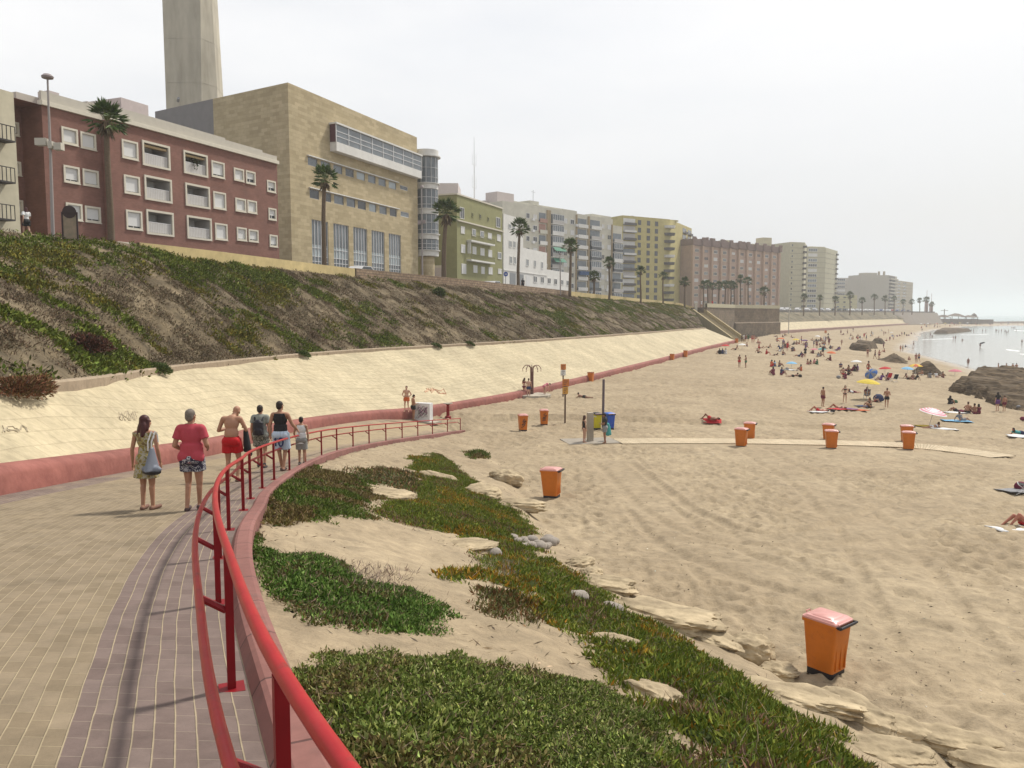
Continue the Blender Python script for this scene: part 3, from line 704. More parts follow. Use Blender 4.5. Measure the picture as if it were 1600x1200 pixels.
I5 = px_poly([(732, 708), (758, 708), (760, 716), (736, 717)])
mat_patch('ground_cover', I5, .15, 500, .14, .04, olive_col, (.9, .6), 'tiny dark tuft beyond the end of the ice plant', rag=.2, loose=.1)
DRY = px_poly([(560, 905), (585, 888), (612, 896), (606, 918), (575, 920)])
mat_patch('dry_brush', DRY, .06, 700, .09, .008, lambda x, y, n: pal([(.25, .18, .15), (.3, .22, .17), (.2, .15, .12)], n), (.8, .5), 'dry greyish purple twigs behind the green mat', rag=.3, loose=.3, base=False)
DRY2 = px_poly([(770, 885), (800, 868), (835, 880), (840, 900), (800, 905)])
mat_patch('dry_brush', DRY2, .06, 700, .09, .008, lambda x, y, n: pal([(.24, .2, .18), (.3, .25, .2), (.2, .17, .14)], n), (.8, .5), 'grey dead brush left of the ice plant strip', rag=.3, loose=.3, base=False)
# twigs, litter and shell grit over the dune
n = 9000; q = RNG.uniform(0, 1, n); yy = 3 + 45 * q ** 1.5; xx = RNG.uniform(-6, 6, n)
_, _, s1 = polydist(xx, yy, KERB_OUT); _, _, s2 = polydist(xx, yy, ROCKL); k = (s1 > 0) & (s2 < 0) & (fbm(xx * .6, yy * .6, 3, 201) > .47)
xx, yy = xx[k], yy[k]; n = len(xx); D = RNG.normal(size=(n, 3)); D[:, 2] = np.abs(D[:, 2]) * .3
V, F, C = blades(np.stack([xx, yy, hz(xx, yy) + .005], 1), D, RNG.uniform(.03, .14, n), RNG.uniform(.006, .02, n), pal([(.30, .22, .14), (.2, .15, .1), (.42, .34, .23), (.16, .13, .09)], n))
obj('plant_litter', mesh_np('plant_litter', V, F, [leaf_m], colors=C), kind='stuff', label='dry twigs and plant litter scattered over the dune', cat='litter')

n = 5200; aa_ = RNG.uniform(-.3, .66, n); r0_ = 8 + 75 * RNG.random(n) ** 1.6; xx, yy = r0_ * np.sin(aa_), r0_ * np.cos(aa_)
_, _, s2 = polydist(xx, yy, ROCKL); k = (s2 > 0) & (fbm(xx * .18, yy * .18, 4, 211) > .44); xx, yy = xx[k], yy[k]; n = len(xx); D = RNG.normal(size=(n, 3)); D[:, 2] = np.abs(D[:, 2]) * .25
V, F, C = blades(np.stack([xx, yy, hz(xx, yy, True) + .012], 1), D, RNG.uniform(.02, .09, n), RNG.uniform(.008, .03, n), pal([(.14, .10, .06), (.08, .06, .04), (.42, .36, .26), (.11, .085, .05), (.5, .46, .4)], n))
obj('beach_litter', mesh_np('beach_litter', V, F, [leaf_m], colors=C), kind='stuff', label='bits of seaweed, shell and twig scattered over the beach', cat='litter')

# ------------------------------------------------------------------ vegetation of the bank
Bg = BV; nS, nF = Bg.shape[:2]
def bank_pt(i, f):
    j = f * (nF - 1); j0 = np.clip(j.astype(int), 0, nF - 2); fj = (j - j0)[:, None]
    i0 = np.clip(i.astype(int), 0, nS - 2); fi = (i - i0)[:, None]
    return (Bg[i0, j0] * (1 - fi) + Bg[i0 + 1, j0] * fi) * (1 - fj) + (Bg[i0, j0 + 1] * (1 - fi) + Bg[i0 + 1, j0 + 1] * fi) * fj
def toPX(P):
    fw = P[:, 1] * CP - P[:, 2] * SP; up = P[:, 1] * SP + P[:, 2] * CP
    return 800 + FPX * P[:, 0] / fw, 600 - FPX * up / fw
def bank_plants():
    n = 42000
    i = RNG.uniform(0, nS - 1, n); f = RNG.uniform(0.01, .985, n); P = bank_pt(i, f)
    px, py = toPX(P); ok = (P[:, 1] > 14) & (px > -250); P = P[ok]; px = px[ok]; f = f[ok]; n = len(P)
    a = fbm(P[:, 0] * .26 + P[:, 1] * .05, P[:, 1] * .30 + P[:, 2] * .3, 5, 301); b = fbm(P[:, 0] * .8, P[:, 1] * .8 + P[:, 2] * .6, 4, 307)
    bias = np.where(px < 420, .09 * sstep(.3, .7, f) + .025, -.02) + np.where(px > 900, np.where(f > .45, .22, .02), 0) - np.where((px > 540) & (px < 900) & (f > .55), .07, 0) - .08 * sstep(.82, .98, f) * (px < 900) * (px > 200)
    green = a + bias + (b - .5) * .55 + RNG.normal(0, .03, n) > .598
    dry = ~green & (b + RNG.uniform(-.1, .1, n) > .36)
    k = green | dry; P = P[k]; green = green[k]; px = px[k]; f = f[k]; n = len(P)
    sz = np.where(green, RNG.uniform(.15, .36, n), RNG.uniform(.12, .30, n)) * np.where(px > 900, .8, 1)
    m = 22; pts = np.repeat(P, m, 0); g = np.repeat(green, m); s = np.repeat(sz, m); N = len(pts)
    th = RNG.uniform(0, 2 * np.pi, N); rr_ = np.sqrt(RNG.uniform(0, 1, N)) * s * 1.5
    pts = pts + np.stack([np.cos(th) * rr_, np.sin(th) * rr_, np.zeros(N)], 1); 
    # follow the slope of the bank (rises inland)
    pts[:, 2] += -np.cos(th) * rr_ * .60 + s * RNG.uniform(-.05, .30, N)
    D = RNG.normal(size=(N, 3)); D[:, 2] = np.abs(D[:, 2]) + .25; D[:, 0] += .35
    hue = np.repeat(fbm(P[:, 0] * .35, P[:, 1] * .35, 3, 311), m)[:, None]; tint = np.repeat(RNG.normal(1, .2, (n, 1)), m, 0)
    cg = np.where(hue > .56, pal([(.14, .135, .025), (.19, .155, .025), (.11, .12, .025)], N), pal([(.115, .145, .022), (.135, .155, .026), (.09, .12, .02)], N))
    cdv = np.where(hue > .5, pal([(.17, .13, .082), (.21, .165, .105), (.11, .085, .055)], N), pal([(.16, .115, .07), (.11, .082, .055), (.20, .15, .10)], N))
    C = np.clip(np.where(g[:, None], cg, cdv) * tint, .01, 1)
    L = s * RNG.uniform(.35, .9, N); W_b = np.where(g, .085, .05) * RNG.uniform(.7, 1.5, N) * (s / .35)
    V, F, C = blades(pts, D, L, W_b, C)
    gm = np.repeat(g, 4)
    for sel, nm, lb in ((g, 'ground_cover', 'green and yellow creeping plants on the bank below the street'), (~g, 'dry_scrub', 'dry grey brown scrub covering the bank below the street')):
        q = np.repeat(sel, 4); nsel = sel.sum()
        obj(nm, mesh_np(nm, V[q], np.arange(4 * nsel).reshape(-1, 4), [leaf_m], colors=C[q]), kind='stuff', label=lb, cat='plants')
bank_plants()
def bank_bush(px, py, size, cols, label, n=900, L=.5, name='bush', droop=False, z=None):
    d = ray(px, py); best = None
    Q = Bg.reshape(-1, 3); t = (Q @ d) / (d @ d); e = np.linalg.norm(Q - t[:, None] * d, axis=1); c = Q[np.argmin(e)].copy()
    if z is not None: tl = catmull(TOPL, 6); t = (tl @ d) / (d @ d); e = np.linalg.norm(tl - t[:, None] * d, axis=1); c = tl[np.argmin(e)] + np.array((.1, 0, .12)); droop = True
    D = RNG.normal(size=(n, 3)); D /= np.linalg.norm(D, axis=1)[:, None]; D[:, 2] = np.abs(D[:, 2])
    r_ = RNG.uniform(.15, 1, n)[:, None] ** .5
    P = D * r_ * np.array(size) * .75
    if droop: P[:, 2] = -np.maximum(P[:, 0], 0) * .7 + RNG.uniform(0, .12, n); 
    V, F, C = blades(P, D + RNG.normal(0, .5, (n, 3)), L * RNG.uniform(.5, 1.2, n), .28 * L * RNG.uniform(.6, 1.3, n), pal(cols, n))
    mb = MB()
    for q in range(6):
        a = q * 1.05; mb.tube([(0, 0, -.25), (math.cos(a) * size[0] * .3, math.sin(a) * size[1] * .3, size[2] * .35)], [.03, .012], 5)
    o = empty(name, c, 0, label, 'bush')
    obj('foliage', mesh_np('foliage', V, F, [leaf_m], colors=C), o); mb.build('stem', mat('twig_bark', (.14, .1, .07)), o)
GRN = [(.05, .085, .02), (.07, .10, .025), (.10, .12, .03)]
bank_bush(130, 552, (1.3, 1.1, .75), [(.10, .045, .035), (.14, .06, .04), (.07, .05, .03)], 'dark reddish purple bush low on the left of the bank', 2600, .2)
bank_bush(688, 462, (.9, .9, 1.0), GRN, 'round green bush just under the stone parapet', 1800, .28)
bank_bush(20, 612, (.75, 1.7, .3), [(.16, .07, .035), (.20, .10, .05), (.11, .08, .03)], 'rusty red plant hanging over the slope edge at far left', 5000, .13, z=-1.7)
for i, (x, y) in enumerate([(247, 577), (473, 561), (680, 546), (734, 542)]):
    bank_bush(x, y, (.55, .95, .2), GRN, ['green plant spilling over the edging below the reddish bush', 'green tuft spilling over the edging above the tallest walker', 'green tuft over the edging, left of a close pair', 'green tuft over the edging, right of a close pair'][i], 1200, .18, z=(-2.3, -2.6, -2.75, -2.8)[i])

# ------------------------------------------------------------------ parapets above the bank
ypl = mat('yellow_render', (.50, .40, .20), .9, .14, 1.5, big=.1)
def wall_along(name, P, h0, h1, th, m, label, cap=None, cat='wall'):
    P = np.asarray(P); 
    V, F, uv = sweep(P, [(.0, h0), (.0, h1), (-th, h1), (-th, h0)])
    o = obj(name, mesh_np(name, V, F, [m], uv=uv), label=label, cat=cat)
    if cap:
        V, F, uv = sweep(P, [(.06, h1 + .003), (.06, h1 + .1), (-th - .06, h1 + .1), (-th - .06, h1 + .003)]); obj('coping', mesh_np('coping', V, F, [cap], uv=uv), o)
    return o
def seg(y0, y1):
    ys_ = np.linspace(y0, y1, 40); return byY(BT, ys_)
Y215 = PZ(215, 380, 4.5)[1]; Y555 = PZ(556, 420.5, 4.45)[1]; Y890 = PZ(890, 455.5, 3.75)[1]; Y1060 = PZ(1064, 474.5, 2.9)[1]
wall_along('parapet_wall', seg(Y215, Y555), -1.9, .05, .3, ypl, 'plain yellow parapet wall in front of the brick and sandstone buildings')
rub = brick_mat('rubble_stone', (.25, .175, .115), (.33, .245, .17), (.19, .14, .10), .55, .28, .03, coord='UV', var=.3, scale=2.2, bump=.03)
wall_along('stone_wall', seg(Y555 + .2, Y890), -2.8, .1, .5, rub, 'brown rubble stone parapet in front of the green building')
wall_along('parapet_wall', seg(Y890 + .2, Y1060), -1.6, .05, .3, ypl, 'pale yellow parapet from the stone parapet to the stair head')

# ------------------------------------------------------------------ rocks
lime = mat('limestone', (.29, .225, .14), .9, .25, 2.2, bump=.03, bscale=7, big=.12, bigscale=1.1, col2=(.40, .32, .205))
dark_rock = mat('dark_rock', (.05, .036, .023), .95, .4, 1.6, bump=.16, bscale=2.8, stretch=(.5, .5, 2.5), big=.25, bigscale=.3, col2=(.115, .085, .055), spec=.1)
grey_rock = mat('grey_cobble', (.27, .235, .20), .85, .2, 4., bump=.01, bscale=20)
def rock_mesh(size, seed, sub=4, rough=.22, strata=.0, block=.5):
    bm = bmesh.new(); bmesh.ops.create_icosphere(bm, subdivisions=sub, radius=1.0)
    V = np.array([v.co for v in bm.verts]); F = [tuple(v.index for v in f.verts) for f in bm.faces]; bm.free()
    # boxy: push towards a superellipsoid
    k = np.abs(V) ** 4; nrm = (k.sum(1)) ** .25; V = V * (1 - block) + block * V / nrm[:, None]
    o = seed * 13.7
    d = (fbm(V[:, 0] * 1.6 + o, V[:, 1] * 1.6 + V[:, 2] * 2.1, 4, seed) - .5) * 2 * rough + (fbm(V[:, 0] * 5 + o, V[:, 1] * 5 - V[:, 2] * 6, 3, seed + 3) - .5) * rough * .55
    V = V * (1 + d[:, None])
    V = V * np.array(size)
    if strata: V[:, 2] = V[:, 2] + strata * np.sin(V[:, 2] / size[2] * 7 + seed)
    me = bpy.data.meshes.new('rock'); me.from_pydata([tuple(v) for v in V], [], F); return me
def rock(px, py, size, rz, seed, m, label, name='rock', group=None, sub=4, tilt=(0, 0), sink=.3, **k):
    size = tuple(q * (.86 if m is lime else 1) for q in size); me = rock_mesh(size, seed, sub, **k); me.materials.append(m); me.polygons.foreach_set('use_smooth', [True] * len(me.polygons)); me.set_sharp_from_angle(angle=R(38))
    c = hit(px, py); sink = sink + .10 * (m is lime); o = obj(name, me, None, (c[0], c[1], c[2] + size[2] * (1 - 2 * sink)), label=label, cat='rock', group=group)
    o.rotation_euler = (tilt[0], tilt[1], rz); return o
RK = [(790, 752, (.75, .55, .42), .3, 'pale boulder at the top of the dune edge with a broken side'), (812, 792, (1.0, .45, .22), -.2, 'flat pale slab below the broken boulder'),
      (752, 775, (.7, .6, .3), .5, 'rounded pale rock between the ice plant and the broken boulder'), (690, 752, (1.1, .4, .2), -.7, 'long white slab lying along the tip of the ice plant'),
      (600, 775, (1.0, .5, .15), -.4, 'low white slab left of the ice plant strip'), (735, 855, (.55, .4, .12), -.3, 'low pale slab where the ice plant strip bends'),
      (905, 884, (.38, .3, .18), .4, 'small tan rock beside the cobbles at the dune edge'), (925, 898, (.3, .25, .14), .9, 'smaller tan rock touching the sand below the cobbles'),
      (945, 915, (.75, .35, .16), -.5, 'flat tan ledge below the small tan rocks'), (1040, 968, (1.05, .62, .22), -.75, 'broad smooth pale slab along the lower dune edge'),
      (1110, 1000, (.6, .38, .16), -.7, 'narrow slab continuing the broad smooth one'), (1172, 1026, (.52, .42, .34), -.4, 'big pointed pale boulder left of the near bin'),
      (1215, 1052, (.36, .3, .16), -.6, 'rounded rock at the foot of the pointed boulder'), (1246, 1094, (.85, .4, .15), -.65, 'long flat rock in front of the near bin'),
      (1022, 1090, (.33, .2, .12), -.5, 'white stone standing inside the ice plant'), (1330, 1122, (.62, .36, .22), -.65, 'dark cracked ledge below the near bin'),
      (1400, 1145, (.6, .35, .18), -.6, 'layered ledge in the middle of the bottom right rocks'), (1385, 1185, (.62, .3, .15), -.5, 'rough ledge at the edge of the leaves, bottom right'),
      (1490, 1165, (.75, .35, .16), -.55, 'pale layered ledge reaching out into the sand, bottom right'), (1560, 1200, (.7, .35, .16), -.5, 'last pale ledge in the bottom right corner'),
      (1290, 1075 + 32, (.35, .22, .12), -.6, 'short stone wedged between the long flat rock and the cracked ledge'), (968, 1012, (.35, .2, .1), -.4, 'grey stone half buried at the left edge of the ice plant')]
for i, (x, y, s, a, lb) in enumerate(RK):
    rock(x, y, s, a, 11 + i, lime, lb, 'boulder', tilt=(RNG.uniform(-.12, .12), RNG.uniform(-.1, .15)), rough=.3, sub=5)
for i in range(20):
    t = i / 19; x = 798 + 66 * ((i * 7) % 20) / 19 + RNG.uniform(-4, 4); y = 842 + 14 * RNG.random() + (x - 798) * .06; s = RNG.uniform(.07, .14)
    rock(x, y, (s * 1.25, s, s * .75), RNG.uniform(0, 6), 60 + i, grey_rock, 'grey cobble in the small heap beside the ice plant', 'cobble', 'grey cobbles heaped beside the ice plant', sub=3, rough=.16, block=.25, sink=.2)
for i, (x, y) in enumerate([(858, 850), (770, 868), (955, 958), (900, 940)]):
    rock(x, y, (.2, .15, .12), RNG.uniform(0, 6), 90 + i, grey_rock, ['large grey cobble at the right end of the heap', 'single grey stone left of the ice plant strip', 'grey stone beside the lower dune edge', 'grey stone lying among the ice plant leaves'][i], 'cobble', sub=3, rough=.16, block=.3)

def mound(name, poly, H, edge, m, label, cell=.35, noise=.5, tiltv=(0, 0), base=-.6, strata=.0, seed=1):
    xs = [p[0] for p in poly]; ys_ = [p[1] for p in poly]; cx, cy = sum(xs) / len(xs), sum(ys_) / len(ys_)
    gx = np.arange(min(xs) - 1, max(xs) + 1, cell); gy = np.arange(min(ys_) - 1, max(ys_) + 1, cell); GX, GY = np.meshgrid(gx, gy, indexing='ij')
    d = edge_d(GX, GY, poly) * np.where(inpoly(GX, GY, poly), 1, -1) + (fbm(GX * .35, GY * .35, 3, seed) - .5) * 1.6
    h = H * sstep(0, edge, d) * (1 + tiltv[0] * (GX - cx) + tiltv[1] * (GY - cy)) + (fbm(GX * .5, GY * .5, 5, seed + 4) - .5) * noise * sstep(0, edge, d)
    if strata: q = h / strata; h = strata * (np.floor(q) + sstep(.55, 1., q - np.floor(q)))
    g = np.maximum(hz(GX, GY), -10.3); GZ = g + np.where(d > 0, h, base)
    V = np.stack([GX, GY, GZ], -1).reshape(-1, 3); F = grid_faces(*GX.shape); F = F[(d.ravel()[F] > -cell * 1.2).any(1)]
    o_ = np.array([cx, cy, float(hz(np.array([cx]), np.array([cy]))[0])]); used = np.unique(F); mp_ = np.zeros(len(V), int); mp_[used] = np.arange(len(used))
    return obj(name, mesh_np(name, V[used] - o_, mp_[F][:, ::-1], [m], smooth=True), loc=o_, label=label, cat='rock')
def pp(L, z): return [tuple(PZ(a, b, z)[:2]) for a, b in L]
big = [PZ(1489, 603, -7.9)[:2], PZ(1560, 622, -7.9)[:2], PZ(1650, 648, -7.9)[:2]]
mound('rock_outcrop', [tuple(p) for p in big] + [tuple(big[2] + np.array((2.2, 5.5))), tuple(big[1] + np.array((2.2, 5.5))), tuple(big[0] + np.array((1.8, 5)))], .95, .5, dark_rock, 'low dark ledge running along the foot of the huge rock outcrop', .25, .35, strata=.3, seed=6)
big = [p + np.array((1.6, 3.2)) for p in big]
mound('rock_outcrop', [tuple(p) for p in big] + [(72, 88), (80, 97), (75, 107), (64.5, 108), (57.5, 100)], 1.4, 1.0, dark_rock, 'huge dark layered rock outcrop at the right edge of the beach', .25, 1.1, (-.012, .05), strata=.36, seed=5)
mound('rock_outcrop', pp([(1426, 583), (1478, 582), (1470, 576), (1450, 572), (1432, 573)], -8.2), 1.6, 2.2, dark_rock, 'dark pointed rock right of the blue umbrella', .3, .5, (-.05, 0), seed=15)
mound('rock_outcrop', pp([(1369, 566), (1400, 570), (1418, 569), (1414, 561), (1390, 560)], -8.5), 1.7, 3.5, dark_rock, 'smooth dark hump of rock behind the blue umbrella', .35, .4, (.04, 0), seed=25)
mound('rock_outcrop', pp([(1327, 549.5), (1345, 551), (1360, 550), (1360, 546), (1330, 545)], -8.2), 1.3, .8, dark_rock, 'flat dark rock slab lying on the sand, lower of two', .35, .4, seed=35)
mound('rock_outcrop', pp([(1334, 545), (1356, 545), (1372, 542), (1360, 539.5), (1338, 539.5)], -8.3), 1.5, .9, dark_rock, 'flat dark rock slab stacked behind the lower one', .4, .4, seed=45)
mound('rock_outcrop', pp([(1362, 536.5), (1380, 536.5), (1383, 534.5), (1368, 533.5)], -8.6), 1.4, 1.2, dark_rock, 'small dark rock with a bather on it near the waterline', .4, .4, seed=55)
mound('rock_outcrop', pp([(1457, 520.5), (1485, 520.5), (1520, 517), (1500, 515.5), (1468, 516)], -9.7), 2.0, 2.5, dark_rock, 'low dark reef reaching into the water below the far crowd', .8, .6, seed=65)
mound('rock_outcrop', pp([(1478, 506), (1600, 505.5), (1700, 505), (1700, 503.6), (1500, 503.6)], -9.6), 1.3, 6, dark_rock, 'far dark reef under the line of distant bathers', 4., .8, seed=75)

# ------------------------------------------------------------------ boardwalk
C = catmull(np.array([hit(a, b) for a, b in [(965, 691), (1030, 690.5), (1100, 690.5), (1170, 691), (1250, 692.5), (1330, 694), (1400, 696.5), (1450, 700), (1500, 705.5), (1540, 711), (1568, 715.5)]]), 8)
C[:, 2] += .08; wood = brick_mat('boardwalk_wood', (.46, .375, .255), (.52, .43, .30), (.24, .18, .11), 9., .16, .012, coord='UV', axes=(1, 0), bump=.01)
V, F, uv = sweep(C, [(-.95, -.05), (-.95, 0), (.95, 0), (.95, -.05)])
obj('boardwalk', mesh_np('boardwalk', V, F[:, ::-1], [wood], uv=uv), label='narrow slatted wooden boardwalk crossing the sand past the bins', cat='boardwalk')
# ------------------------------------------------------------------ wheeled bins
orange = mat('orange_plastic', (.52, .145, .012), .5, .10, 3., spec=.4, bump=.002, bscale=12, big=.08, bigscale=2)
weather(orange, (.30, .085, .02), 3.5, .56, .74, .6); weather(orange, (.55, .25, .10), 9., .64, .72, .5)
lidred = mat('faded_lid_sky_sheen', (.56, .27, .24), .3, .10, 5., spec=.5)  # faded red, with the pale sky reflection mixed into the colour
black_p = mat('black_plastic', (.025, .022, .025), .5, .2, 5.)
def rbox(mb, w0, d0, z0, w1, d1, z1, r=.05, n=4, mi=0, cap=True):
    rows = []
    for w_, d_, z_ in ((w0, d0, z0), (w1, d1, z1)):
        L = []
        for cx, cy, a0 in ((1, 1, 0), (-1, 1, 90), (-1, -1, 180), (1, -1, 270)):
            for k in range(n + 1):
                a = R(a0 + 90 * k / n); L.append((cx * (w_ / 2 - r) + r * math.cos(a), cy * (d_ / 2 - r) + r * math.sin(a), z_))
        rows.append(L)
    k = len(rows[0]); mb.add(rows[0] + rows[1], [(i, (i + 1) % k, k + (i + 1) % k, k + i) for i in range(k)] + ([tuple(range(k - 1, -1, -1)), tuple(range(k, 2 * k))] if cap else []), mi)
def bin_meshes():
    b = MB(); rbox(b, .47, .52, -.12, .47, .52, .05, .045, mi=1); rbox(b, .47, .52, .05, .555, .66, .93, .045); rbox(b, .60, .715, .93, .60, .715, .985, .05)
    for x in (-.15, 0, .15): b.box(x - .012, .262, .1, x + .012, .30, .80)
    l = MB(); rbox(l, .605, .72, .988, .60, .70, 1.02, .06); rbox(l, .585, .68, 1.02, .52, .60, 1.055, .06); rbox(l, .44, .46, 1.055, .40, .40, 1.075, .06)
    h = MB(); h.tube([(-.27, .33, .97), (-.27, .43, .985), (.27, .43, .985), (.27, .33, .97)], .022, 8); h.box(-.27, .34, .94, .27, .42, .972)  # handle bar goes black below: its shade is put into the colour
    g = MB(); g.tube([(-.06, -.37, 1.0), (-.06, -.40, 1.03), (.06, -.40, 1.03), (.06, -.37, 1.0)], .012, 6)
    hg = MB(); hg.tube([(-.24, .352, 1.01), (.24, .352, 1.01)], .018, 8)
    return b.mesh('body', [orange, black_p], True), l.mesh('lid', lidred, True), h.mesh('handle', black_p, True), g.mesh('grip', lidred, True), hg.mesh('hinge', lidred, True)
BM = bin_meshes()
BODYC = {}
def bin_(px, py, rz, label, mats=None, tilt=0, pos=None, graff=False):
    p = hit(px, py) if pos is None else pos
    o = empty('wheeled_bin', p, rz, label, 'bin', 'wheeled bins on the sand'); o.rotation_euler = (tilt, 0, rz)
    b = obj('body', BM[0], o); l = obj('lid', BM[1], o); h = obj('handle', BM[2], o); obj('grip', BM[3], l); obj('hinge', BM[4], l)
    if mats:
        for q in (b, l):
            q.material_slots[0].link = 'OBJECT'; q.material_slots[0].material = mats[0 if q is b else 1]
    if graff:
        m = MB(); rr_ = random.Random(px)
        for face in (0,):
            pts = [(-.17 + .34 * ((k * .37) % 1), -.345 + .06 * (1 - (.25 + k * .05)) , .25 + .055 * k + rr_.uniform(-.08, .08)) for k in range(11)]
            pts = [(x, -.26 - .07 * (z - .05) / .88 - .012, z) for x, y, z in pts]
            m.tube([tuple(q) for q in catmull(pts, 5)], .018, 5)
        m.build('painted_tag', black_p, o)
    return o
nb = bin_(1290, 1046, R(-142), 'nearest orange bin with a pink lid standing beside the pale rocks'); nb.scale = (.9, .9, .9)
bin_(862, 775, R(-112), 'orange bin with a pink lid alone on open sand past the dune edge', tilt=.03)
bin_(817, 672, R(12), 'orange bin with black scrawl, nearer of two beside the ramp end', graff=True)
bin_(850, 663, R(4), 'orange bin with black scrawl, farther of two beside the ramp end', graff=True)
for k, (x, y, lb) in enumerate([(1158, 697, 'front orange bin of the left pair by the boardwalk'), (1171, 686, 'rear orange bin of the left pair by the boardwalk'), (1298.5, 700, 'front orange bin of the middle pair by the boardwalk'),
                 (1294, 688, 'rear orange bin of the middle pair by the boardwalk'), (1419, 702, 'front orange bin of the right pair by the boardwalk'), (1416, 690, 'rear orange bin of the right pair by the boardwalk')]):
    bin_(x, y, R(-120 + 9 * (k % 3)), lb)
bin_(931.5, 669, R(-160), 'yellow bin with a dark lid behind the concrete shower', (plain('yellow_plastic', (.50, .44, .02), .45), black_p))
bin_(952, 669, R(200), 'blue bin behind the man at the concrete shower', (plain('blue_plastic', (.03, .09, .42), .45), plain('blue_lid', (.05, .14, .5), .4)))
bin_(1290, 520.6, R(-150), 'tiny orange bin at the foot of the far wall')
# small bins fixed along the pink wall
def wall_bin(px, py, z, label):
    p = PZ(px, py, z); o = empty('litter_bin', p, R(-115), label, 'bin', 'litter bins along the pink wall')
    m = MB(); rbox(m, .52, .5, 0, .62, .6, .95, .06); m.build('body', orange, o, True); m = MB(); rbox(m, .66, .64, .953, .64, .62, 1.02, .07); m.build('rim', plain('brown_rim', (.25, .09, .03)), o, True)
wall_bin(923, 596, -7.3, 'orange litter bin against the pink wall behind the sign posts')
wall_bin(1050, 563.5, -6.9, 'orange litter bin at the pink wall, left of two far ones')
wall_bin(1071, 557.5, -6.75, 'orange litter bin at the pink wall, right of two far ones')
wall_bin(1151, 536, -6.25, 'reddish litter bin at the foot of the stairs')

# ------------------------------------------------------------------ showers, signs, posts
conc = mat('concrete', (.36, .32, .26), .9, .15, 2., bump=.006, bscale=14, big=.1)
steel = mat('rusty_pipe', (.17, .085, .07), .6, .25, 6.)
p = hit(831, 618.5); sh = empty('beach_shower', p, 0, 'tall shower with curved pipe arms on a round concrete base', 'shower')
m = MB(); m.lathe([(1.75, -.3), (1.75, .14), (1.68, .17)], 10); m.build('base', conc, sh)
for k in range(5):
    a = k * 2 * math.pi / 5 + .3; c, s_ = math.cos(a), math.sin(a)
    arm = [(c * .13, s_ * .13, .1), (c * .13, s_ * .13, 2.35), (c * .18, s_ * .18, 2.6), (c * .4, s_ * .4, 2.78), (c * .66, s_ * .66, 2.74), (c * .85, s_ * .85, 2.5), (c * .87, s_ * .87, 2.36)]
    o = MB().tube([tuple(q) for q in catmull(arm, 4)], .035, 8).build('pipe_arm', steel, sh, True); MB().lathe([(.03, 2.3), (.07, 2.26), (.07, 2.24)], 10, M=Matrix.Translation((c * .87, s_ * .87, 0))).build('shower_head', steel, o)
MB().tube([(0, 0, .1), (0, 0, 2.2)], .07, 10).build('column', steel, sh, True)
p = hit(922, 690); s2 = empty('beach_shower', p, R(12), 'grey concrete slab shower on a square platform between two people', 'shower')
MB().box(-.17, -.14, 0, .17, .14, 1.72).build('slab', conc, s2); MB().box(-1.55, -1.0, -.25, 1.55, 1.1, .05).build('platform', mat('wet_concrete', (.27, .235, .19), .6, .2, 1.5), s2)
MB().tube([(.17, 0, 1.45), (.34, 0, 1.5), (.36, 0, 1.42)], .018, 6).build('spout', plain('chrome', (.5, .5, .5), .25, metal=1.), s2, True)
def boards(px, py, h, rz, label, bl, pm):
    p = hit(px, py); o = empty('sign_post', p, rz, label, 'sign post')
    MB().box(-.05, -.05, -.4, .05, .05, h).build('post', pm, o)
    for i, (x0, x1, z0, z1, c, ink) in enumerate(bl):
        b = MB().box(x0, -.085, z0, x1, -.053, z1).build('panel', c, o)
        if ink:
            m = MB(); 
            for q in range(4): m.box(x0 + .08, -.09, z1 - .16 - q * .13, x1 - .08 - .07 * (q % 3), -.0855, z1 - .12 - q * .13)
            m.build('print', ink, b)
    return o
brown_w = plain('brown_wood', (.10, .06, .04), .8); orange_s = plain('orange_sign', (.50, .17, .04), .55); white_s = plain('white_sign', (.62, .62, .60), .5); amber_s = plain('amber_sign', (.52, .27, .05), .55)
ink_d = plain('dark_print', (.08, .05, .05), .6)
boards(879.7, 619, 2.9, R(8), 'post with an orange panel above a white panel beside the pink wall', [(-.24, .24, 2.42, 2.92, orange_s, ink_d), (-.25, .22, 1.9, 2.38, white_s, ink_d)], brown_w)
boards(882.8, 660, 3.0, R(8), 'dark post with two orange boxes standing in open sand', [(-.2, .2, 2.05, 2.55, amber_s, ink_d), (-.22, .26, 2.58, 3.12, orange_s, ink_d)], brown_w)
p = hit(942, 668); MB().tube([(0, 0, -.5), (.02, 0, 3.3)], .085, 10).build('wooden_pole', plain('grey_wood', (.12, .095, .105), .85), None, True, p, label='bare dark pole rising behind the blue bin', cat='pole')
p = hit(1090 * 0 + 1232, 521.5); MB().tube([(0, 0, -.3), (0, 0, 8.3)], .14, 8).build('pole', plain('pale_pole', (.42, .40, .36)), None, True, p, label='tall thin pale pole in front of the far sandstone slope', cat='pole')
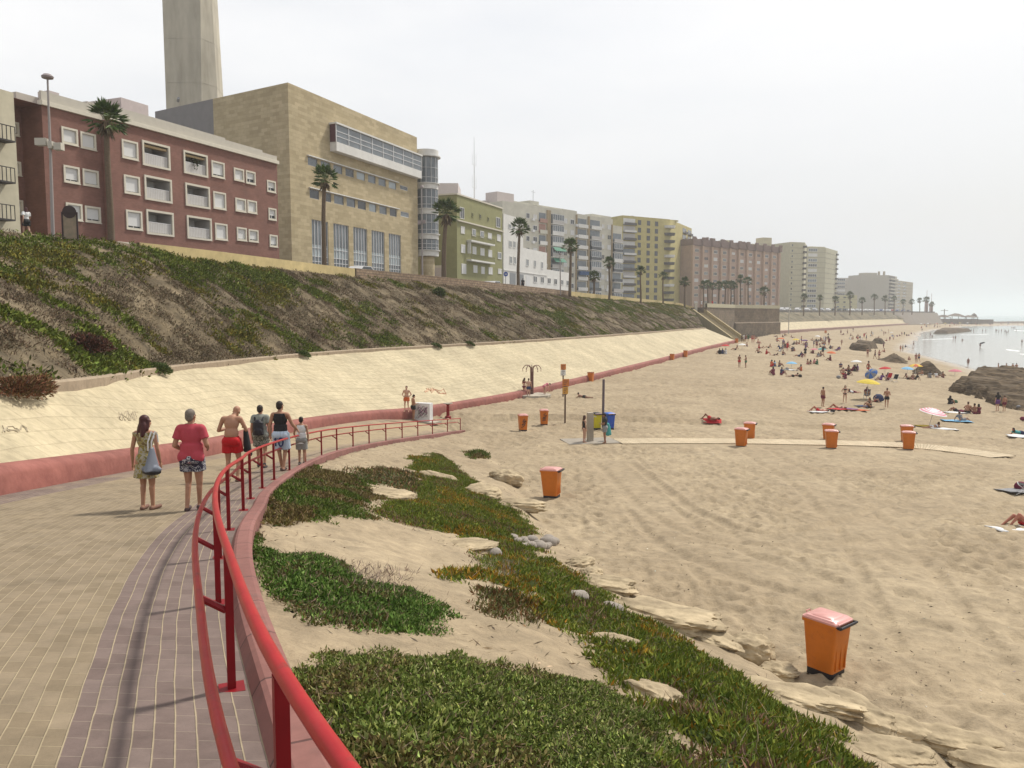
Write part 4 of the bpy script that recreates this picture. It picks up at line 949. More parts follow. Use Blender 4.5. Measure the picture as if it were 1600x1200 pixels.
# graffiti block and pedestal near the end of the ramp
p = hit_ramp(662, 658.5) if True else None
gb = empty('concrete_block', p, R(-20), 'white block covered in graffiti at the end of the ramp', 'block')
wpaint = mat('white_paint_block', (.62, .62, .62), .7, .12, 2.)
MB().box(-.58, -.25, -.05, .58, .25, 1.28).build('block_body', wpaint, gb); MB().box(-.9, -.55, -.08, 1.1, .5, .03).build('plinth', conc, gb)
for col_, nm, off, nn in (((.04, .04, .045), 'black_scrawl', 0, 12), ((.45, .12, .3), 'pink_scrawl', 5, 6)):
    m = MB(); rr_ = random.Random(off)
    for q in range(3):
        pts = [(-.48 + .96 * ((k * .31 + q * .3) % 1), -.253, .2 + .95 * ((k * .47 + q * .21 + off * .1) % 1)) for k in range(nn // 2 + 2)]
        m.tube([tuple(v) for v in catmull(pts, 5)], .022, 5, flat=.3)
    m.build(nm, plain(nm, col_, .6), gb)
p = hit_ramp(700, 651.5) if PATH_BVH.ray_cast(Vector((0, 0, 0)), Vector(ray(700, 651.5)).normalized())[0] else hit(700, 651.5)
pd = empty('drinking_fountain', p, 0, 'dark red pedestal fountain with a flat round top by the pink wall', 'fountain')
MB().lathe([(.22, -.2), (.22, .05), (.12, .1), (.10, .85), (.14, .92)], 12).build('pedestal', red2, pd, True); MB().lathe([(.14, .923), (.34, .97), (.34, 1.01), (.28, 1.0)], 14).build('bowl', conc, pd, True)
# red scrawl sprayed on the sandstone slope
def slope_scrawl(px0, px1, py0, py1, colr, seed, label, w=.035, n=9):
    bvh = SLOPE_BVH; rr_ = random.Random(seed); m = MB()
    for q in range(3):
        pts = []
        for k in range(n):
            x = px0 + (px1 - px0) * (k + rr_.random()) / n; y = rr_.uniform(py0, py1)
            h = bvh.ray_cast(Vector((0, 0, 0)), Vector(ray(x, y)).normalized())
            if h[0] is not None: pts.append(tuple(np.array(h[0]) + np.array(h[1]) * (.012 if h[1].z > 0 else -.012)))
        if len(pts) > 3: m.tube(pts, w, 4)
    m.build('graffiti', plain('spray_' + str(seed), colr, .8), label=label, cat='graffiti')
SLOPE_BVH = BVHTree.FromPolygons([tuple(p) for p in V_SLOPE], [tuple(f) for f in F_SLOPE])
slope_scrawl(662, 698, 606, 616, (.52, .28, .18), 3, 'red spray scrawl on the sandstone slope above the block', .03)
slope_scrawl(184, 215, 642, 658, (.40, .335, .235), 5, 'dark scratchy scrawl on the slope above the walking woman', .012, 12)
slope_scrawl(2, 46, 664, 676, (.41, .35, .25), 8, 'faint grey scrawl on the slope at far left', .012, 10)
# ------------------------------------------------------------------ buildings
class Fac:
    """a facade: plan line P0 -> P1, sea on its right; local x along it, local -y out to sea, z up"""
    def __init__(s, P0, P1, zb):
        s.P0 = np.array(P0[:2], float); s.P1 = np.array(P1[:2], float); s.L = np.linalg.norm(s.P1 - s.P0); s.A = (s.P1 - s.P0) / s.L; s.N = np.array((s.A[1], -s.A[0])); s.zb = zb
        s.rz = math.atan2(s.A[1], s.A[0]); s.loc = (s.P0[0], s.P0[1], zb)
    def az(s, px, py, n=0.):
        d = ray(px, py); t = ((s.P0 + s.N * n) @ s.N) / (d[:2] @ s.N); q = d * t
        return (q[:2] - s.P0) @ s.A, q[2] - s.zb
    def rect(s, x0, x1, y0, y1, n=0.):
        a0, zt = s.az(x0, y0, n); a1, zb = s.az(x1, y1, n); return a0, a1, zb, zt
    def root(s, name, label, cat='building', group=None): return empty(name, s.loc, s.rz, label, cat, group)
    def local(s, x, y): q = np.array((x, y)) - s.P0; return q @ s.A, -(q @ s.N)
def front_with_holes(mb, a0, a1, z0, z1, holes, dep, mi=0, mir=None, y=0.):
    """front wall split around its openings, with reveals going dep inland"""
    xs = sorted({a0, a1, *[h[0] for h in holes], *[h[1] for h in holes]}); zs = sorted({z0, z1, *[h[2] for h in holes], *[h[3] for h in holes]})
    xs = [x for x in xs if a0 <= x <= a1]; zs = [z for z in zs if z0 <= z <= z1]
    for i in range(len(xs) - 1):
        for j in range(len(zs) - 1):
            cx, cz = (xs[i] + xs[i + 1]) / 2, (zs[j] + zs[j + 1]) / 2
            if any(h[0] < cx < h[1] and h[2] < cz < h[3] for h in holes): continue
            mb.add([(xs[i], y, zs[j]), (xs[i + 1], y, zs[j]), (xs[i + 1], y, zs[j + 1]), (xs[i], y, zs[j + 1])], [(0, 1, 2, 3)], mi)
    for k, h in enumerate(holes):
        d = dep[k] if hasattr(dep, '__len__') else dep; m2 = mi if mir is None else mir
        p = [(h[0], y, h[2]), (h[1], y, h[2]), (h[1], y, h[3]), (h[0], y, h[3])]; q = [(x, yy + d, z) for x, yy, z in p]
        mb.add(p + q, [(0, 4, 5, 1), (1, 5, 6, 2), (2, 6, 7, 3), (3, 7, 4, 0)], m2)
        mb.add(q, [(0, 1, 2, 3)], m2)
def ring(mb, r, wd, y0, y1, mi=0):
    a0, a1, z0, z1 = r
    mb.box(a0, y0, z0, a0 + wd, y1, z1, mi); mb.box(a1 - wd, y0, z0, a1, y1, z1, mi); mb.box(a0 + wd, y0, z0, a1 - wd, y1, z0 + wd, mi); mb.box(a0 + wd, y0, z1 - wd, a1 - wd, y1, z1, mi)
cream = mat('cream_trim', (.58, .54, .45), .8, .06, 3.); whitep = mat('white_render', (.62, .61, .58), .85, .08, 1.5, big=.06)
shut = mat('white_shutter', (.60, .60, .59), .6, .05, 4., bump=.004, bscale=3, stretch=(1, 1, 14)); glass_d = plain('dark_glass', (.035, .04, .045), .12, .6); glass_m = plain('grey_glass', (.13, .15, .165), .12, .6, var=.25, scale=.7); glass_l = plain('pale_glass', (.30, .345, .36), .18, .5, var=.2, scale=.8)
grey_in = mat('loggia_render', (.44, .42, .40), .85, .08, 2.); metal_w = plain('white_metal', (.6, .6, .6), .4); metal_g = plain('grey_metal', (.25, .25, .25), .5)
brick_m = brick_mat('brick_red', (.178, .086, .066), (.215, .105, .083), (.22, .125, .10), .24, .075, .008, axes='sum', var=.12, scale=1.0, bump=.003, big=.1)
G1_ = lambda cx, cy: (cx / 3.529, 80 + cy / 3.529)

# --- red brick apartment house
fb = Fac((-31.69, 64.13), (-24.0, 83.0), 3.0); O = fb
rt = fb.root('brick_apartment_house', 'red brick apartment house with cream framed windows and white loggias', 'building')
def rr(x0, x1, y0, y1): return fb.rect(x0 / 3.529, x1 / 3.529, 80 + y0 / 3.529, 80 + y1 / 3.529)
W_R = [rr(*q) for q in [(668, 762, 482, 605), (1163, 1238, 600, 705), (1287, 1345, 640, 722), (1353, 1408, 655, 738), (1470, 1520, 708, 783), (680, 772, 678, 795), (1173, 1246, 770, 877), (1295, 1356, 806, 890), (1361, 1416, 818, 898), (1478, 1523, 862, 935),
                        (692, 785, 872, 990), (1183, 1254, 945, 1045), (1303, 1360, 968, 1048), (1368, 1424, 980, 1055), (1484, 1530, 1010, 1082)]]
LG = [rr(*q) for q in [(780, 938, 488, 660), (1008, 1145, 543, 700), (792, 948, 680, 842), (1018, 1157, 723, 873), (803, 958, 870, 1025), (1027, 1167, 903, 1048)]]
ztop = 12.25
m = MB(); wi = lambda r, w_=.13: (r[0] + w_, r[1] - w_, r[2] + w_, r[3] - w_)
holes = [wi(r) for r in W_R] + [wi(r, .15) for r in LG]
front_with_holes(m, 0, fb.L, -1.5, ztop, holes, [.18] * len(W_R) + [1.7] * len(LG), 0, 1)
D_ = 13.; m.add([(0, 0, -1.5), (0, D_, -1.5), (0, D_, ztop), (0, 0, ztop), (fb.L, 0, -1.5), (fb.L, D_, -1.5), (fb.L, D_, ztop), (fb.L, 0, ztop)], [(0, 3, 2, 1), (4, 5, 6, 7), (3, 7, 6, 2), (1, 2, 6, 5)], 0)
m.build('wall', [brick_m, grey_in], rt)
rnd = random.Random(4)
def shutter_window(r, parent, y=0., fw=.15, open_=None):
    m = MB(); ring(m, r, fw, y - .07, y + .05); m.box(r[0] - .03, y - .11, r[2] - .05, r[1] + .03, y + .02, r[2] + .0)
    f = m.build('window', cream, parent)
    i = (r[0] + fw, r[1] - fw, r[2] + fw, r[3] - fw); h = rnd.choice([0, .05, .12, .35]) if open_ is None else open_; zz = i[2] + (i[3] - i[2]) * h
    MB().box(i[0], y + .07, zz, i[1], y + .12, i[3]).build('shutter', shut, f)
    if h > 0:
        g = MB(); g.box(i[0], y + .13, i[2], i[1], y + .16, zz); g.box((i[0] + i[1]) / 2 - .03, y + .1, i[2], (i[0] + i[1]) / 2 + .03, y + .128, zz, 1); g.build('pane', [glass_d, metal_w], f)
    return f
for r in W_R: shutter_window(r, rt)
for k, r in enumerate(LG):
    m = MB(); ring(m, r, .17, -.09, .03); l = m.build('loggia', cream, rt); i = wi(r, .17)
    m = MB(); m.box(i[0], .10, i[2] + .05, i[1], .13, i[2] + .85, 0); m.box(i[0], .09, i[2] + .85, i[1], .14, i[2] + .90, 1)
    n_ = 14
    for q in range(n_): x = i[0] + (i[1] - i[0]) * (q + .5) / n_; m.box(x - .015, .095, i[2] + .02, x + .015, .135, i[2] + .85, 1)
    m.build('balustrade', [grey_in, metal_w], l)
    MB().box(i[0] + .25, 1.62, i[2], i[0] + 1.15, 1.69, i[2] + 2.0).build('balcony_door', glass_d, l); MB().box(i[1] - 1.0, 1.62, i[2], i[1] - .2, 1.69, i[2] + 2.0).build('balcony_shutter', shut, l)
    if k == 1:
        b = MB(); D = RNG.normal(size=(160, 3)); 
        V, F, C = blades(np.array([[(i[0] + i[1]) / 2 + .1, .3, i[3] - .75]]) + D * .16, D, np.full(160, .3), np.full(160, .1), pal([(.05, .07, .03), (.07, .06, .04)], 160)); obj('hanging_plant', mesh_np('hanging_plant', V, F, [leaf_m], colors=C), l)
    if k < 2: MB().box(i[0], .12, i[3] - .28, i[1], .5, i[3] - .1).build('awning', mat('tan_awning', (.40, .30, .17)), l)
# left wing set back, return wall and recessed wall
lw = Fac((-33.95, 57.6), (-31.69, 64.13), 3.0)
fl = Fac((-33.6, 56.9), (-31.75, 64.2), 3.0); 
La, _ = fb.local(*fl.P0); 
m = MB(); l0 = fb.local(*fl.P0); l1 = fb.local(*fl.P1); yb = .9
WL = [tuple(fb.rect(a / 3.529, b / 3.529, 80 + c / 3.529, 80 + d / 3.529, -yb)) for a, b, c, d in [(335, 430, 412, 525), (440, 530, 440, 550), (347, 440, 625, 735), (452, 545, 645, 752), (360, 455, 832, 938), (465, 556, 850, 950)]]
aL, _ = fb.az(69, 250, -yb)
front_with_holes(m, aL, 0, -1.5, ztop, [wi(r) for r in WL], .18, 0, 1, y=yb)
m.add([(aL, yb, -1.5), (aL, yb + 2.2, -1.5), (aL, yb + 2.2, ztop), (aL, yb, ztop)], [(0, 3, 2, 1)], 0)
m.add([(aL - 4.5, yb + 2.2, -1.5), (aL, yb + 2.2, -1.5), (aL, yb + 2.2, ztop), (aL - 4.5, yb + 2.2, ztop)], [(0, 1, 2, 3)], 0)
m.add([(aL - 4.5, yb, ztop), (0, yb, ztop), (0, 13, ztop), (aL - 4.5, 13, ztop)], [(0, 1, 2, 3)], 0)
m.build('wing_wall', [brick_m, grey_in], rt)
for r in WL: shutter_window(r, rt, yb)
for a, b, c, d in [(95, 165, 395, 485), (108, 178, 612, 700), (128, 197, 825, 912)]:
    r = fb.rect(a / 3.529, b / 3.529, 80 + c / 3.529, 80 + d / 3.529, -(yb + 2.2)); r = (r[0], max(r[1], r[0] + 1.1), r[2], r[3])
    if r[1] > aL - .2: r = (aL - 1.5, aL - .3, r[2], r[3])
    shutter_window(r, rt, yb + 2.2 - .1)
# cornice, parapet, stair head, chimneys
m = MB()
for x0, x1, y_ in ((aL - .1, 0, yb), (.002, fb.L + .1, 0)):
    m.box(x0, y_ - .22, ztop + .004, x1, y_ + .3, ztop + .34)
m.build('cornice', cream, rt)
m = MB(); par = mat('parapet_render', (.46, .43, .37), .85, .07, 2.)
a1_, _ = fb.az(352, 230); a2_, _ = fb.az(410, 245)
for x0, x1, h, y_ in ((aL, .0, .7, yb), (.003, a1_, .8, 0), (a1_ + .003, a2_, .65, 0), (a2_ + .003, fb.L, .45, 0)): m.box(x0, y_ - .02, ztop + .345, x1, y_ + .2, ztop + .34 + h)
m.build('parapet', par, rt)
def on_roof(fac, px0, px1, pyt, inland, dep, zb, nm, mt, parent):
    a0, z1 = fac.az(px0, pyt, -inland); a1, _ = fac.az(px1, pyt, -inland); return MB().box(a0, inland, zb, a1, inland + dep, z1).build(nm, mt, parent)
pk = mat('pinkish_render', (.50, .44, .42), .85, .07, 2.)
on_roof(fb, 189, 231, 152, 5., 5., ztop + .01, 'stair_head', pk, rt); on_roof(fb, 136, 190, 158, 7., 3., ztop + .01, 'stair_head', par, rt)
on_roof(fb, 76, 92, 141, 3., 1.2, ztop + .01, 'chimney', pk, rt); on_roof(fb, 297, 307, 202, 3., .8, ztop + .01, 'chimney', whitep, rt); on_roof(fb, 25, 70, 143, 4., 6., ztop + .01, 'penthouse', par, rt)
m = MB(); r = fb.rect(187, 363, 80 + 1012 / 3.529, 80 + 1085 / 3.529); m.box(.3, -.12, 2.55, fb.L * .62, 0.02, 2.8); m.build('ledge', cream, rt)

# --- cream house at the very left edge
fc = Fac((-38.1, 44), (-34.45, 55), 3.0); rc = fc.root('cream_house', 'cream house with dark balconies cut by the left edge of the photo', 'building')
m = MB(); aR, zR = fc.az(21, 145); m.box(-3, 0, -1.5, aR, 6, zR); m.build('wall', mat('cream_render', (.47, .43, .32), .85, .1, 1.2, big=.08), rc)
for yy in (222, 286, 344):
    a, z = fc.az(9, yy); m = MB(); m.box(a - 2.5, -.9, z - .1, a, -.002, z); 
    for q in range(9): m.box(a - 2.5 + q * .31, -.88, z, a - 2.46 + q * .31, -.84, z + .9)
    m.box(a - 2.5, -.9, z + .9, a, -.82, z + .95); m.build('balcony', plain('dark_iron', (.05, .045, .045)), rc)
    MB().box(a - 1.6, -.05, z + .02, a - .5, .0, z + 2.1).build('balcony_door', plain('brick_red_door', (.2, .06, .05)), rc)

# --- sandstone office building
stone_m = brick_mat('sandstone_cladding', (.345, .28, .165), (.455, .375, .235), (.31, .25, .155), 1.25, .42, .012, axes='sum', var=.09, scale=1.6, bump=.004, big=.06)
fm = Fac((-26.8, 98), (-14.9, 127.7), 3.0); rm = fm.root('sandstone_building', 'large windowless sided sandstone building with ribbon windows and a round glazed corner', 'building')
G6 = lambda x0, x1, y0, y1, n=0.: fm.rect(470 + x0 / 4.617, 470 + x1 / 4.617, 170 + y0 / 4.617, 170 + y1 / 4.617, n)
zt = 24.6; sdv = np.array((-.847, .53)); sl = (sdv @ fm.A, -(sdv @ fm.N))
rowA = [G6(*q) for q in [(50, 120, 345, 430), (143, 212, 370, 445), (235, 300, 400, 478), (322, 383, 430, 500), (403, 463, 450, 522), (485, 540, 472, 545), (560, 613, 492, 563), (635, 688, 515, 580), (715, 772, 527, 585)]]
rowB = [G6(*q) for q in [(63, 133, 573, 658), (155, 220, 600, 678), (240, 310, 615, 697), (330, 393, 638, 718), (410, 470, 660, 735), (493, 545, 680, 750), (567, 620, 697, 765), (642, 692, 712, 778), (720, 780, 722, 778)]]
tall = [G6(*q) for q in [(78, 203, 795, 1090), (235, 350, 825, 1110), (378, 483, 850, 1145), (510, 607, 875, 1150), (635, 725, 898, 1165)]]
def level(rs): z0 = np.mean([r[2] for r in rs]); z1 = np.mean([r[3] for r in rs]); return [(r[0], r[1], z0, z1) for r in rs]
rowA = level(rowA[:-1]) + [rowA[-1]]; rowB = level(rowB[:-1]) + [rowB[-1]]; tz = max(r[3] for r in tall); tall = [(r[0], r[1], -.2, np.mean([t[3] for t in tall])) for r in tall]
rowA[-1] = (rowA[-1][0], rowA[-1][1], rowA[0][2] + .3, rowA[0][3] - .1); rowB[-1] = (rowB[-1][0], rowB[-1][1], rowB[0][2] + .3, rowB[0][3] - .1)
m = MB(); front_with_holes(m, 0, fm.L, -1.5, zt, rowA + rowB + tall, [.2] * 18 + [.3] * 5, 0)
d1 = 13.8; d2 = 26.; b1 = (sl[0] * d1, sl[1] * d1); b2 = (sl[0] * d2, sl[1] * d2)
m.add([(0, 0, -1.5), (*b1, -1.5), (*b1, zt), (0, 0, zt)], [(0, 3, 2, 1)], 0); m.add([(*b1, -1.5), (*b2, -1.5), (*b2, zt), (*b1, zt)], [(0, 3, 2, 1)], 1)
m.add([(0, 0, zt), (fm.L, 0, zt), (fm.L + b2[0], b2[1], zt), (*b2, zt)], [(0, 1, 2, 3)], 1); m.add([(fm.L, 0, -1.5), (fm.L + b2[0], b2[1], -1.5), (fm.L + b2[0], b2[1], zt), (fm.L, 0, zt)], [(0, 1, 2, 3)], 0)
m.build('wall', [stone_m, mat('grey_render', (.20, .19, .185), .85, .08, 1.)], rm)
for k, r in enumerate(rowA + rowB):
    m = MB(); ring(m, r, .07, .04, .14); f = m.build('window', metal_g if k not in (8, 17) else metal_w, rm)
    m = MB(); m.box(r[0] + .07, .10, r[2] + .07, r[1] - .07, .15, r[3] - .07); m.build('pane', [glass_d, glass_m, glass_l][rnd.choice([0, 0, 1, 1, 2])], f)
pier = plain('brown_pier', (.20, .15, .12)); 
for row in (rowA, rowB):
    MB().box(row[0][0] - .2, -.28, row[0][3] + .05, row[7][1] + .5, -.004, row[0][3] + .17).build('sun_ledge', whitep, rm)
for r in tall:
    m = MB(); nx = 5
    for q in range(nx + 1): x = r[0] + (r[1] - r[0]) * q / nx; m.box(x - .04, .12, r[2], x + .04, .2, r[3])
    zs = [r[2] + k * (r[3] - r[2]) * .5 / 7 for k in range(8)] + [r[2] + (r[3] - r[2]) * .62, r[3]]
    for z in zs: m.box(r[0], .11, z - .035, r[1], .205, z + .035)
    f = m.build('tall_window', metal_w, rm); h = r[3] - r[2]
    m = MB(); m.box(r[0], .2, r[2], r[1], .25, r[2] + h * .5, 0); m.box(r[0], .2, r[2] + h * .502, r[1], .25, r[2] + h * .66, 1); m.box(r[0], .2, r[2] + h * .662, r[1], .25, r[3], 2); m.build('pane', [glass_m, glass_l, glass_m], f)
# projecting ribbon bay
a0, z1 = fm.az(470 + 255 / 4.617, 170 + 108 / 4.617, 1.0); _, z0 = fm.az(470 + 255 / 4.617, 170 + 235 / 4.617, 1.0); _, zs_ = fm.az(470 + 255 / 4.617, 170 + 300 / 4.617, 1.0); a1 = fm.L - .3
bay = MB().box(a0, -1.0, zs_, a1, -.003, z0).build('bay_sill', whitep, rm); MB().box(a0 - .15, -1.15, z1 + .003, a1, -.003, z1 + .22).build('bay_roof', whitep, rm)
m = MB(); m.box(a0, -.93, z0 + .003, a1, -.005, z1, 0); m.build('bay_glazing', [glass_m], rm)
m = MB()
for q in range(9): x = a0 + (a1 - a0) * q / 8; m.box(x - .06, -1.0, z0 + .004, x + .06, -.932, z1 - .002)
for z in (z0 + (z1 - z0) * .33, z0 + (z1 - z0) * .62): m.box(a0, -.98, z - .04, a1, -.934, z + .04)
m.build('bay_mullions', metal_w, rm)
MB().box(a0 - .003, -.9, z0 + .01, a0 - .09, -.1, z1 - .02).build('bay_side', plain('maroon_panel', (.09, .035, .04)), rm)
# round glazed corner
ac, _ = fm.az(669.5, 300, .2); rc_ = 1.85; ac -= .45; M = Matrix.Translation((ac, -.1, 0))
zf = lambda cy: fm.az(662, 170 + cy / 4.617, 1.7)[1]
bands = [(265, 318, 0), (320, 508, 1), (510, 555, 0), (558, 698, 1), (700, 742, 0), (745, 884, 1), (886, 926, 0), (930, 1004, 1), (1006, 1050, 0)]
for t_, b_, k in bands:
    zt_, zb_ = zf(t_), zf(b_)
    if k == 0:
        pr = [(rc_ + .02, zb_), (rc_ + .02, zt_ - .12), (rc_ + .28, zt_ - .118), (rc_ + .28, zt_)] if t_ != 265 else [(rc_ + .45, zb_), (rc_ + .45, zb_ + .2), (rc_ + .1, zb_ + .22), (rc_ + .1, zt_)]
        MB().lathe(pr, 28, M=M).build('tower_band', whitep, rm, True)
    else:
        g = MB().lathe([(rc_ - .06, zb_ + .003), (rc_ - .06, zt_ - .003)], 28, M=M).build('tower_glazing', glass_m, rm, True)
        m = MB()
        for q in range(14): a = q * math.pi / 7; m.tube([(ac + rc_ * math.cos(a), -.1 + rc_ * math.sin(a), zb_ + .01), (ac + rc_ * math.cos(a), -.1 + rc_ * math.sin(a), zt_ - .01)], .045, 4)
        for z in (zb_ + (zt_ - zb_) * .2, zb_ + (zt_ - zb_) * .58): m.lathe([(rc_ - .055, z - .03), (rc_ + .03, z - .03), (rc_ + .03, z + .03), (rc_ - .055, z + .03)], 28, M=M)
        m.build('mullions', metal_w, g)
MB().lathe([(1.2, -1.), (1.2, zf(1052))], 20, M=M).build('tower_foot', stone_m, rm, True)

# --- concrete pylon behind
ft = Fac((-66.0, 150), (-58.6, 150.4), 3.0); 
con_t = mat('stained_concrete', (.36, .32, .245), .9, .14, .5, bump=.02, bscale=2, big=.16, bigscale=.1, stretch=(1, 1, .22), col2=(.43, .39, .31))
rp = empty('concrete_pylon', (-62, 150, 3), 0, 'huge plain concrete pylon rising out of the picture behind the brick house', 'tower')
m = MB(); z1 = 82
c0 = [(-3.7, -.3), (2.9, .2), (6.0, 3.6), (3, 8), (-3.7, 8)]
f0 = [PY(260.5, 190, 150)[0] + 62, PY(315, 165, 150)[0] + 62, PY(341, 165, 153)[0] + 62]; f1 = [PY(253.5, 0, 150)[0] + 62, PY(313, 0, 150)[0] + 62, PY(331, 0, 153)[0] + 62]
zA, zB = PY(260, 165, 150)[2] - 3, PY(260, 0, 150)[2] - 3
def at(z): t = (z - zA) / (zB - zA); x = [f0[i] + (f1[i] - f0[i]) * t for i in range(3)]; return [(x[0], 0, z), (x[1], 0, z), (x[2], 3., z), (x[2] - 1, 9, z), (x[0], 9, z)]
lv = [-2, 0] + [zA + (zB - zA) * q for q in (-.6, -.2, .22, .64, 1.06, 1.5, 1.9)]
for a_, b_ in zip(lv[:-1], lv[1:]):
    if b_ <= a_: continue
    p = at(a_) + at(b_ - .06); m.add(p, [(i, (i + 1) % 5, 5 + (i + 1) % 5, 5 + i) for i in range(5)])
    c = at(b_); q = [(x + (.03 if i in (0, 4) else -.03), y + .03, z - .06) for i, (x, y, z) in enumerate(c)]; q2 = [(x + (.03 if i in (0, 4) else -.03), y + .03, z) for i, (x, y, z) in enumerate(c)]
    m.add(q + q2, [(i, (i + 1) % 5, 5 + (i + 1) % 5, 5 + i) for i in range(5)])
m.add(at(lv[-1]), [(0, 1, 2, 3, 4)])
m.build('shaft', con_t, rp); 
a = PY(278, 158, 149.4); m = MB(); m.tube([a - np.array([62, 150, 3]) * np.array([-1, 1, 1]), a - np.array([62, 150, 3]) * np.array([-1, 1, 1]) + np.array([.5, -.9, .3])], .25, 8); m.build('floodlight', metal_g, rp)

# --- generic blocks further along
def win(parent, r, fm_, gl, y=0., fw=.1, mull=1, nm='window'):
    m = MB(); ring(m, r, fw, y - .09, y - .003)
    for q in range(1, mull + 1): x = r[0] + (r[1] - r[0]) * q / (mull + 1); m.box(x - fw * .4, y - .08, r[2] + fw, x + fw * .4, y - .003, r[3] - fw)
    m.box(r[0] + fw, y - .05, r[2] + fw, r[1] - fw, y - .004, r[3] - fw, 1); return m.build(nm, [fm_, gl], parent)
def balc(parent, r, slab, backm, dep=1.0, y=0., solid=.95, railm=None):
    """a projecting balcony: slab and front, dark opening behind"""
    b = MB().box(r[0], y - dep, r[2], r[1], y - .004, r[2] + .16).build('balcony', slab, parent)
    MB().box(r[0], y - dep, r[2] + .163, r[1], y - dep + .1, r[2] + solid).build('balcony_front', railm or slab, b)
    MB().box(r[0] + .1, y - .03, r[2] + .165, r[1] - .1, y - .005, r[3]).build('balcony_door', backm, b)
    return b
def body(fac, nm, m_, parent, foot, z1, z0=-2): return MB().prism(foot, z0, z1).build(nm, m_, parent)

# green building
green_m = mat('olive_green_render', (.245, .24, .115), .88, .1, 1., big=.08); fg = Fac((-9.6, 140.7), (-1.9, 160), 2.6)
rg = fg.root('green_building', 'olive green four storey building with white framed windows and two long balconies', 'building'); zt_g = 18.1
body(fg, 'wall', green_m, rg, [(0, 0), (fg.L, 0), (fg.L, 14), (0, 14)], zt_g)
G9 = lambda x0, x1, y0, y1, n=0.: fg.rect(660 + x0 / 6.317, 660 + x1 / 6.317, 270 + y0 / 6.317, 270 + y1 / 6.317, n)
for q in [(368, 410, 335, 460), (485, 500, 392, 440), (560, 578, 408, 458), (640, 655, 435, 480), (725, 765, 435, 545)]: win(rg, G9(*q), whitep if q[1] - q[0] > 25 else green_m, glass_d)
for q in [(378, 415, 525, 605), (488, 525, 550, 630), (568, 605, 570, 645), (645, 682, 590, 660), (735, 772, 605, 680), (380, 420, 705, 795), (492, 530, 725, 810), (570, 610, 740, 825), (648, 685, 757, 840), (742, 778, 780, 855), (385, 430, 895, 1000), (500, 540, 910, 990), (578, 612, 925, 1000), (650, 690, 930, 1005), (745, 780, 945, 1000)]:
    win(rg, G9(*q), whitep, shut if rnd.random() < .75 else glass_m, fw=.16)
for y0, y1 in ((655, 668), (845, 860)):
    a0, z = fg.az(660 + 482 / 6.317, 270 + y1 / 6.317, .9); a1, _ = fg.az(660 + 715 / 6.317, 270 + y1 / 6.317, .9)
    b = MB().box(a0, -.95, z - .15, a1, -.003, z + .15).build('balcony', whitep, rg); m = MB()
    for q in range(30): x = a0 + (a1 - a0) * q / 29; m.box(x - .02, -.92, z + .15, x + .02, -.88, z + 1.05)
    m.box(a0, -.94, z + 1.05, a1, -.86, z + 1.11); m.build('balustrade', mat('green_iron', (.16, .16, .08)), b)
a0, z = fg.az(715, 270 + 470 / 6.317); MB().box(-.05, -.35, z - .12, fg.L, -.003, z + .1).build('cornice', cream, rg)
MB().box(-.15, -.15, zt_g + .004, fg.L + .1, 14.1, zt_g + .25).build('coping', cream, rg)
r = G9(442, 467, 670, 800); MB().box(r[0], -.7, r[2], r[0] + .12, -.05, r[3]).build('hanging_sign', whitep, rg)
a0, zz0 = fg.az(0, 0); sx = 0
m = MB(); m.box(-.06, 2.6, 1.6, -.003, 7.2, 6.0, 0); m.box(-.1, 2.9, 1.9, -.062, 6.9, 5.6, 1); m.box(-.13, 4.2, 2.4, -.101, 5.6, 5.0, 2); m.build('shrine_panel', [cream, pk, plain('tile_blue_grey', (.32, .30, .30))], rg)
mast = np.array((*fg.local(-5.2, 152), 0)); m = MB(); mz = fg.az(739, 213, -6)[1]
am, _ = fg.az(741, 290, -6); rt2 = m.tube([(am, 6, zt_g), (am, 6, mz)], [.13, .04], 6); ms = m.build('radio_mast', metal_w, rg)
m = MB()
for zz in (zt_g + 4.5, zt_g + 9): m.tube([(am - .9, 6, zz), (am + .9, 6, zz)], .04, 5); [m.tube([(am + s_ * .9, 6, zz - .2), (am + s_ * .9, 6, zz + 2.2)], .03, 5) for s_ in (-1, 1)]
m.build('crossbar', metal_w, ms)

# white low building
fw_ = Fac((-1.7, 160.4), (14.5, 200.8), 2.4); rw = fw_.root('white_building', 'plain white building stepping down in three heights beside the green one', 'building')
G10 = lambda x0, x1, y0, y1: fw_.rect(660 + x0 / 6.317, 660 + x1 / 6.317, 270 + y0 / 6.317, 270 + y1 / 6.317)
b1_, z1_ = fw_.az(817.5, 343); b2_, z2_ = fw_.az(854.5, 395); b3_, z3_ = fw_.az(890, 426.5)
for x0, x1, z in ((0, b1_, z1_), (b1_ + .003, b2_, z2_), (b2_ + .003, b3_, z3_)): MB().prism([(x0, 0), (x1, 0), (x1, 9), (x0, 9)], -2, z).build('wall', whitep, rw)
for q in [(848, 875, 500, 555), (885, 910, 520, 570), (853, 880, 665, 740), (893, 918, 670, 745), (935, 952, 680, 750), (858, 884, 820, 900), (898, 922, 825, 905), (1022, 1048, 848, 925), (1100, 1120, 860, 935), (1170, 1190, 875, 950), (1095, 1130, 1015, 1085), (1167, 1198, 1022, 1092), (1235, 1265, 1035, 1098), (1298, 1328, 1042, 1105), (1365, 1390, 1052, 1110), (1420, 1448, 1060, 1118)]:
    win(rw, G10(*q), whitep, glass_m if q[2] < 990 else glass_d, fw=.14)
for q in [(862, 920, 985, 1095), (950, 998, 1000, 1100), (1023, 1060, 1010, 1110)]: r = G10(*q); MB().box(r[0], -.05, -.2, r[1], -.004, r[3]).build('garage_door', plain('grey_door', (.22, .23, .24)) if q[0] < 1000 else shut, rw)
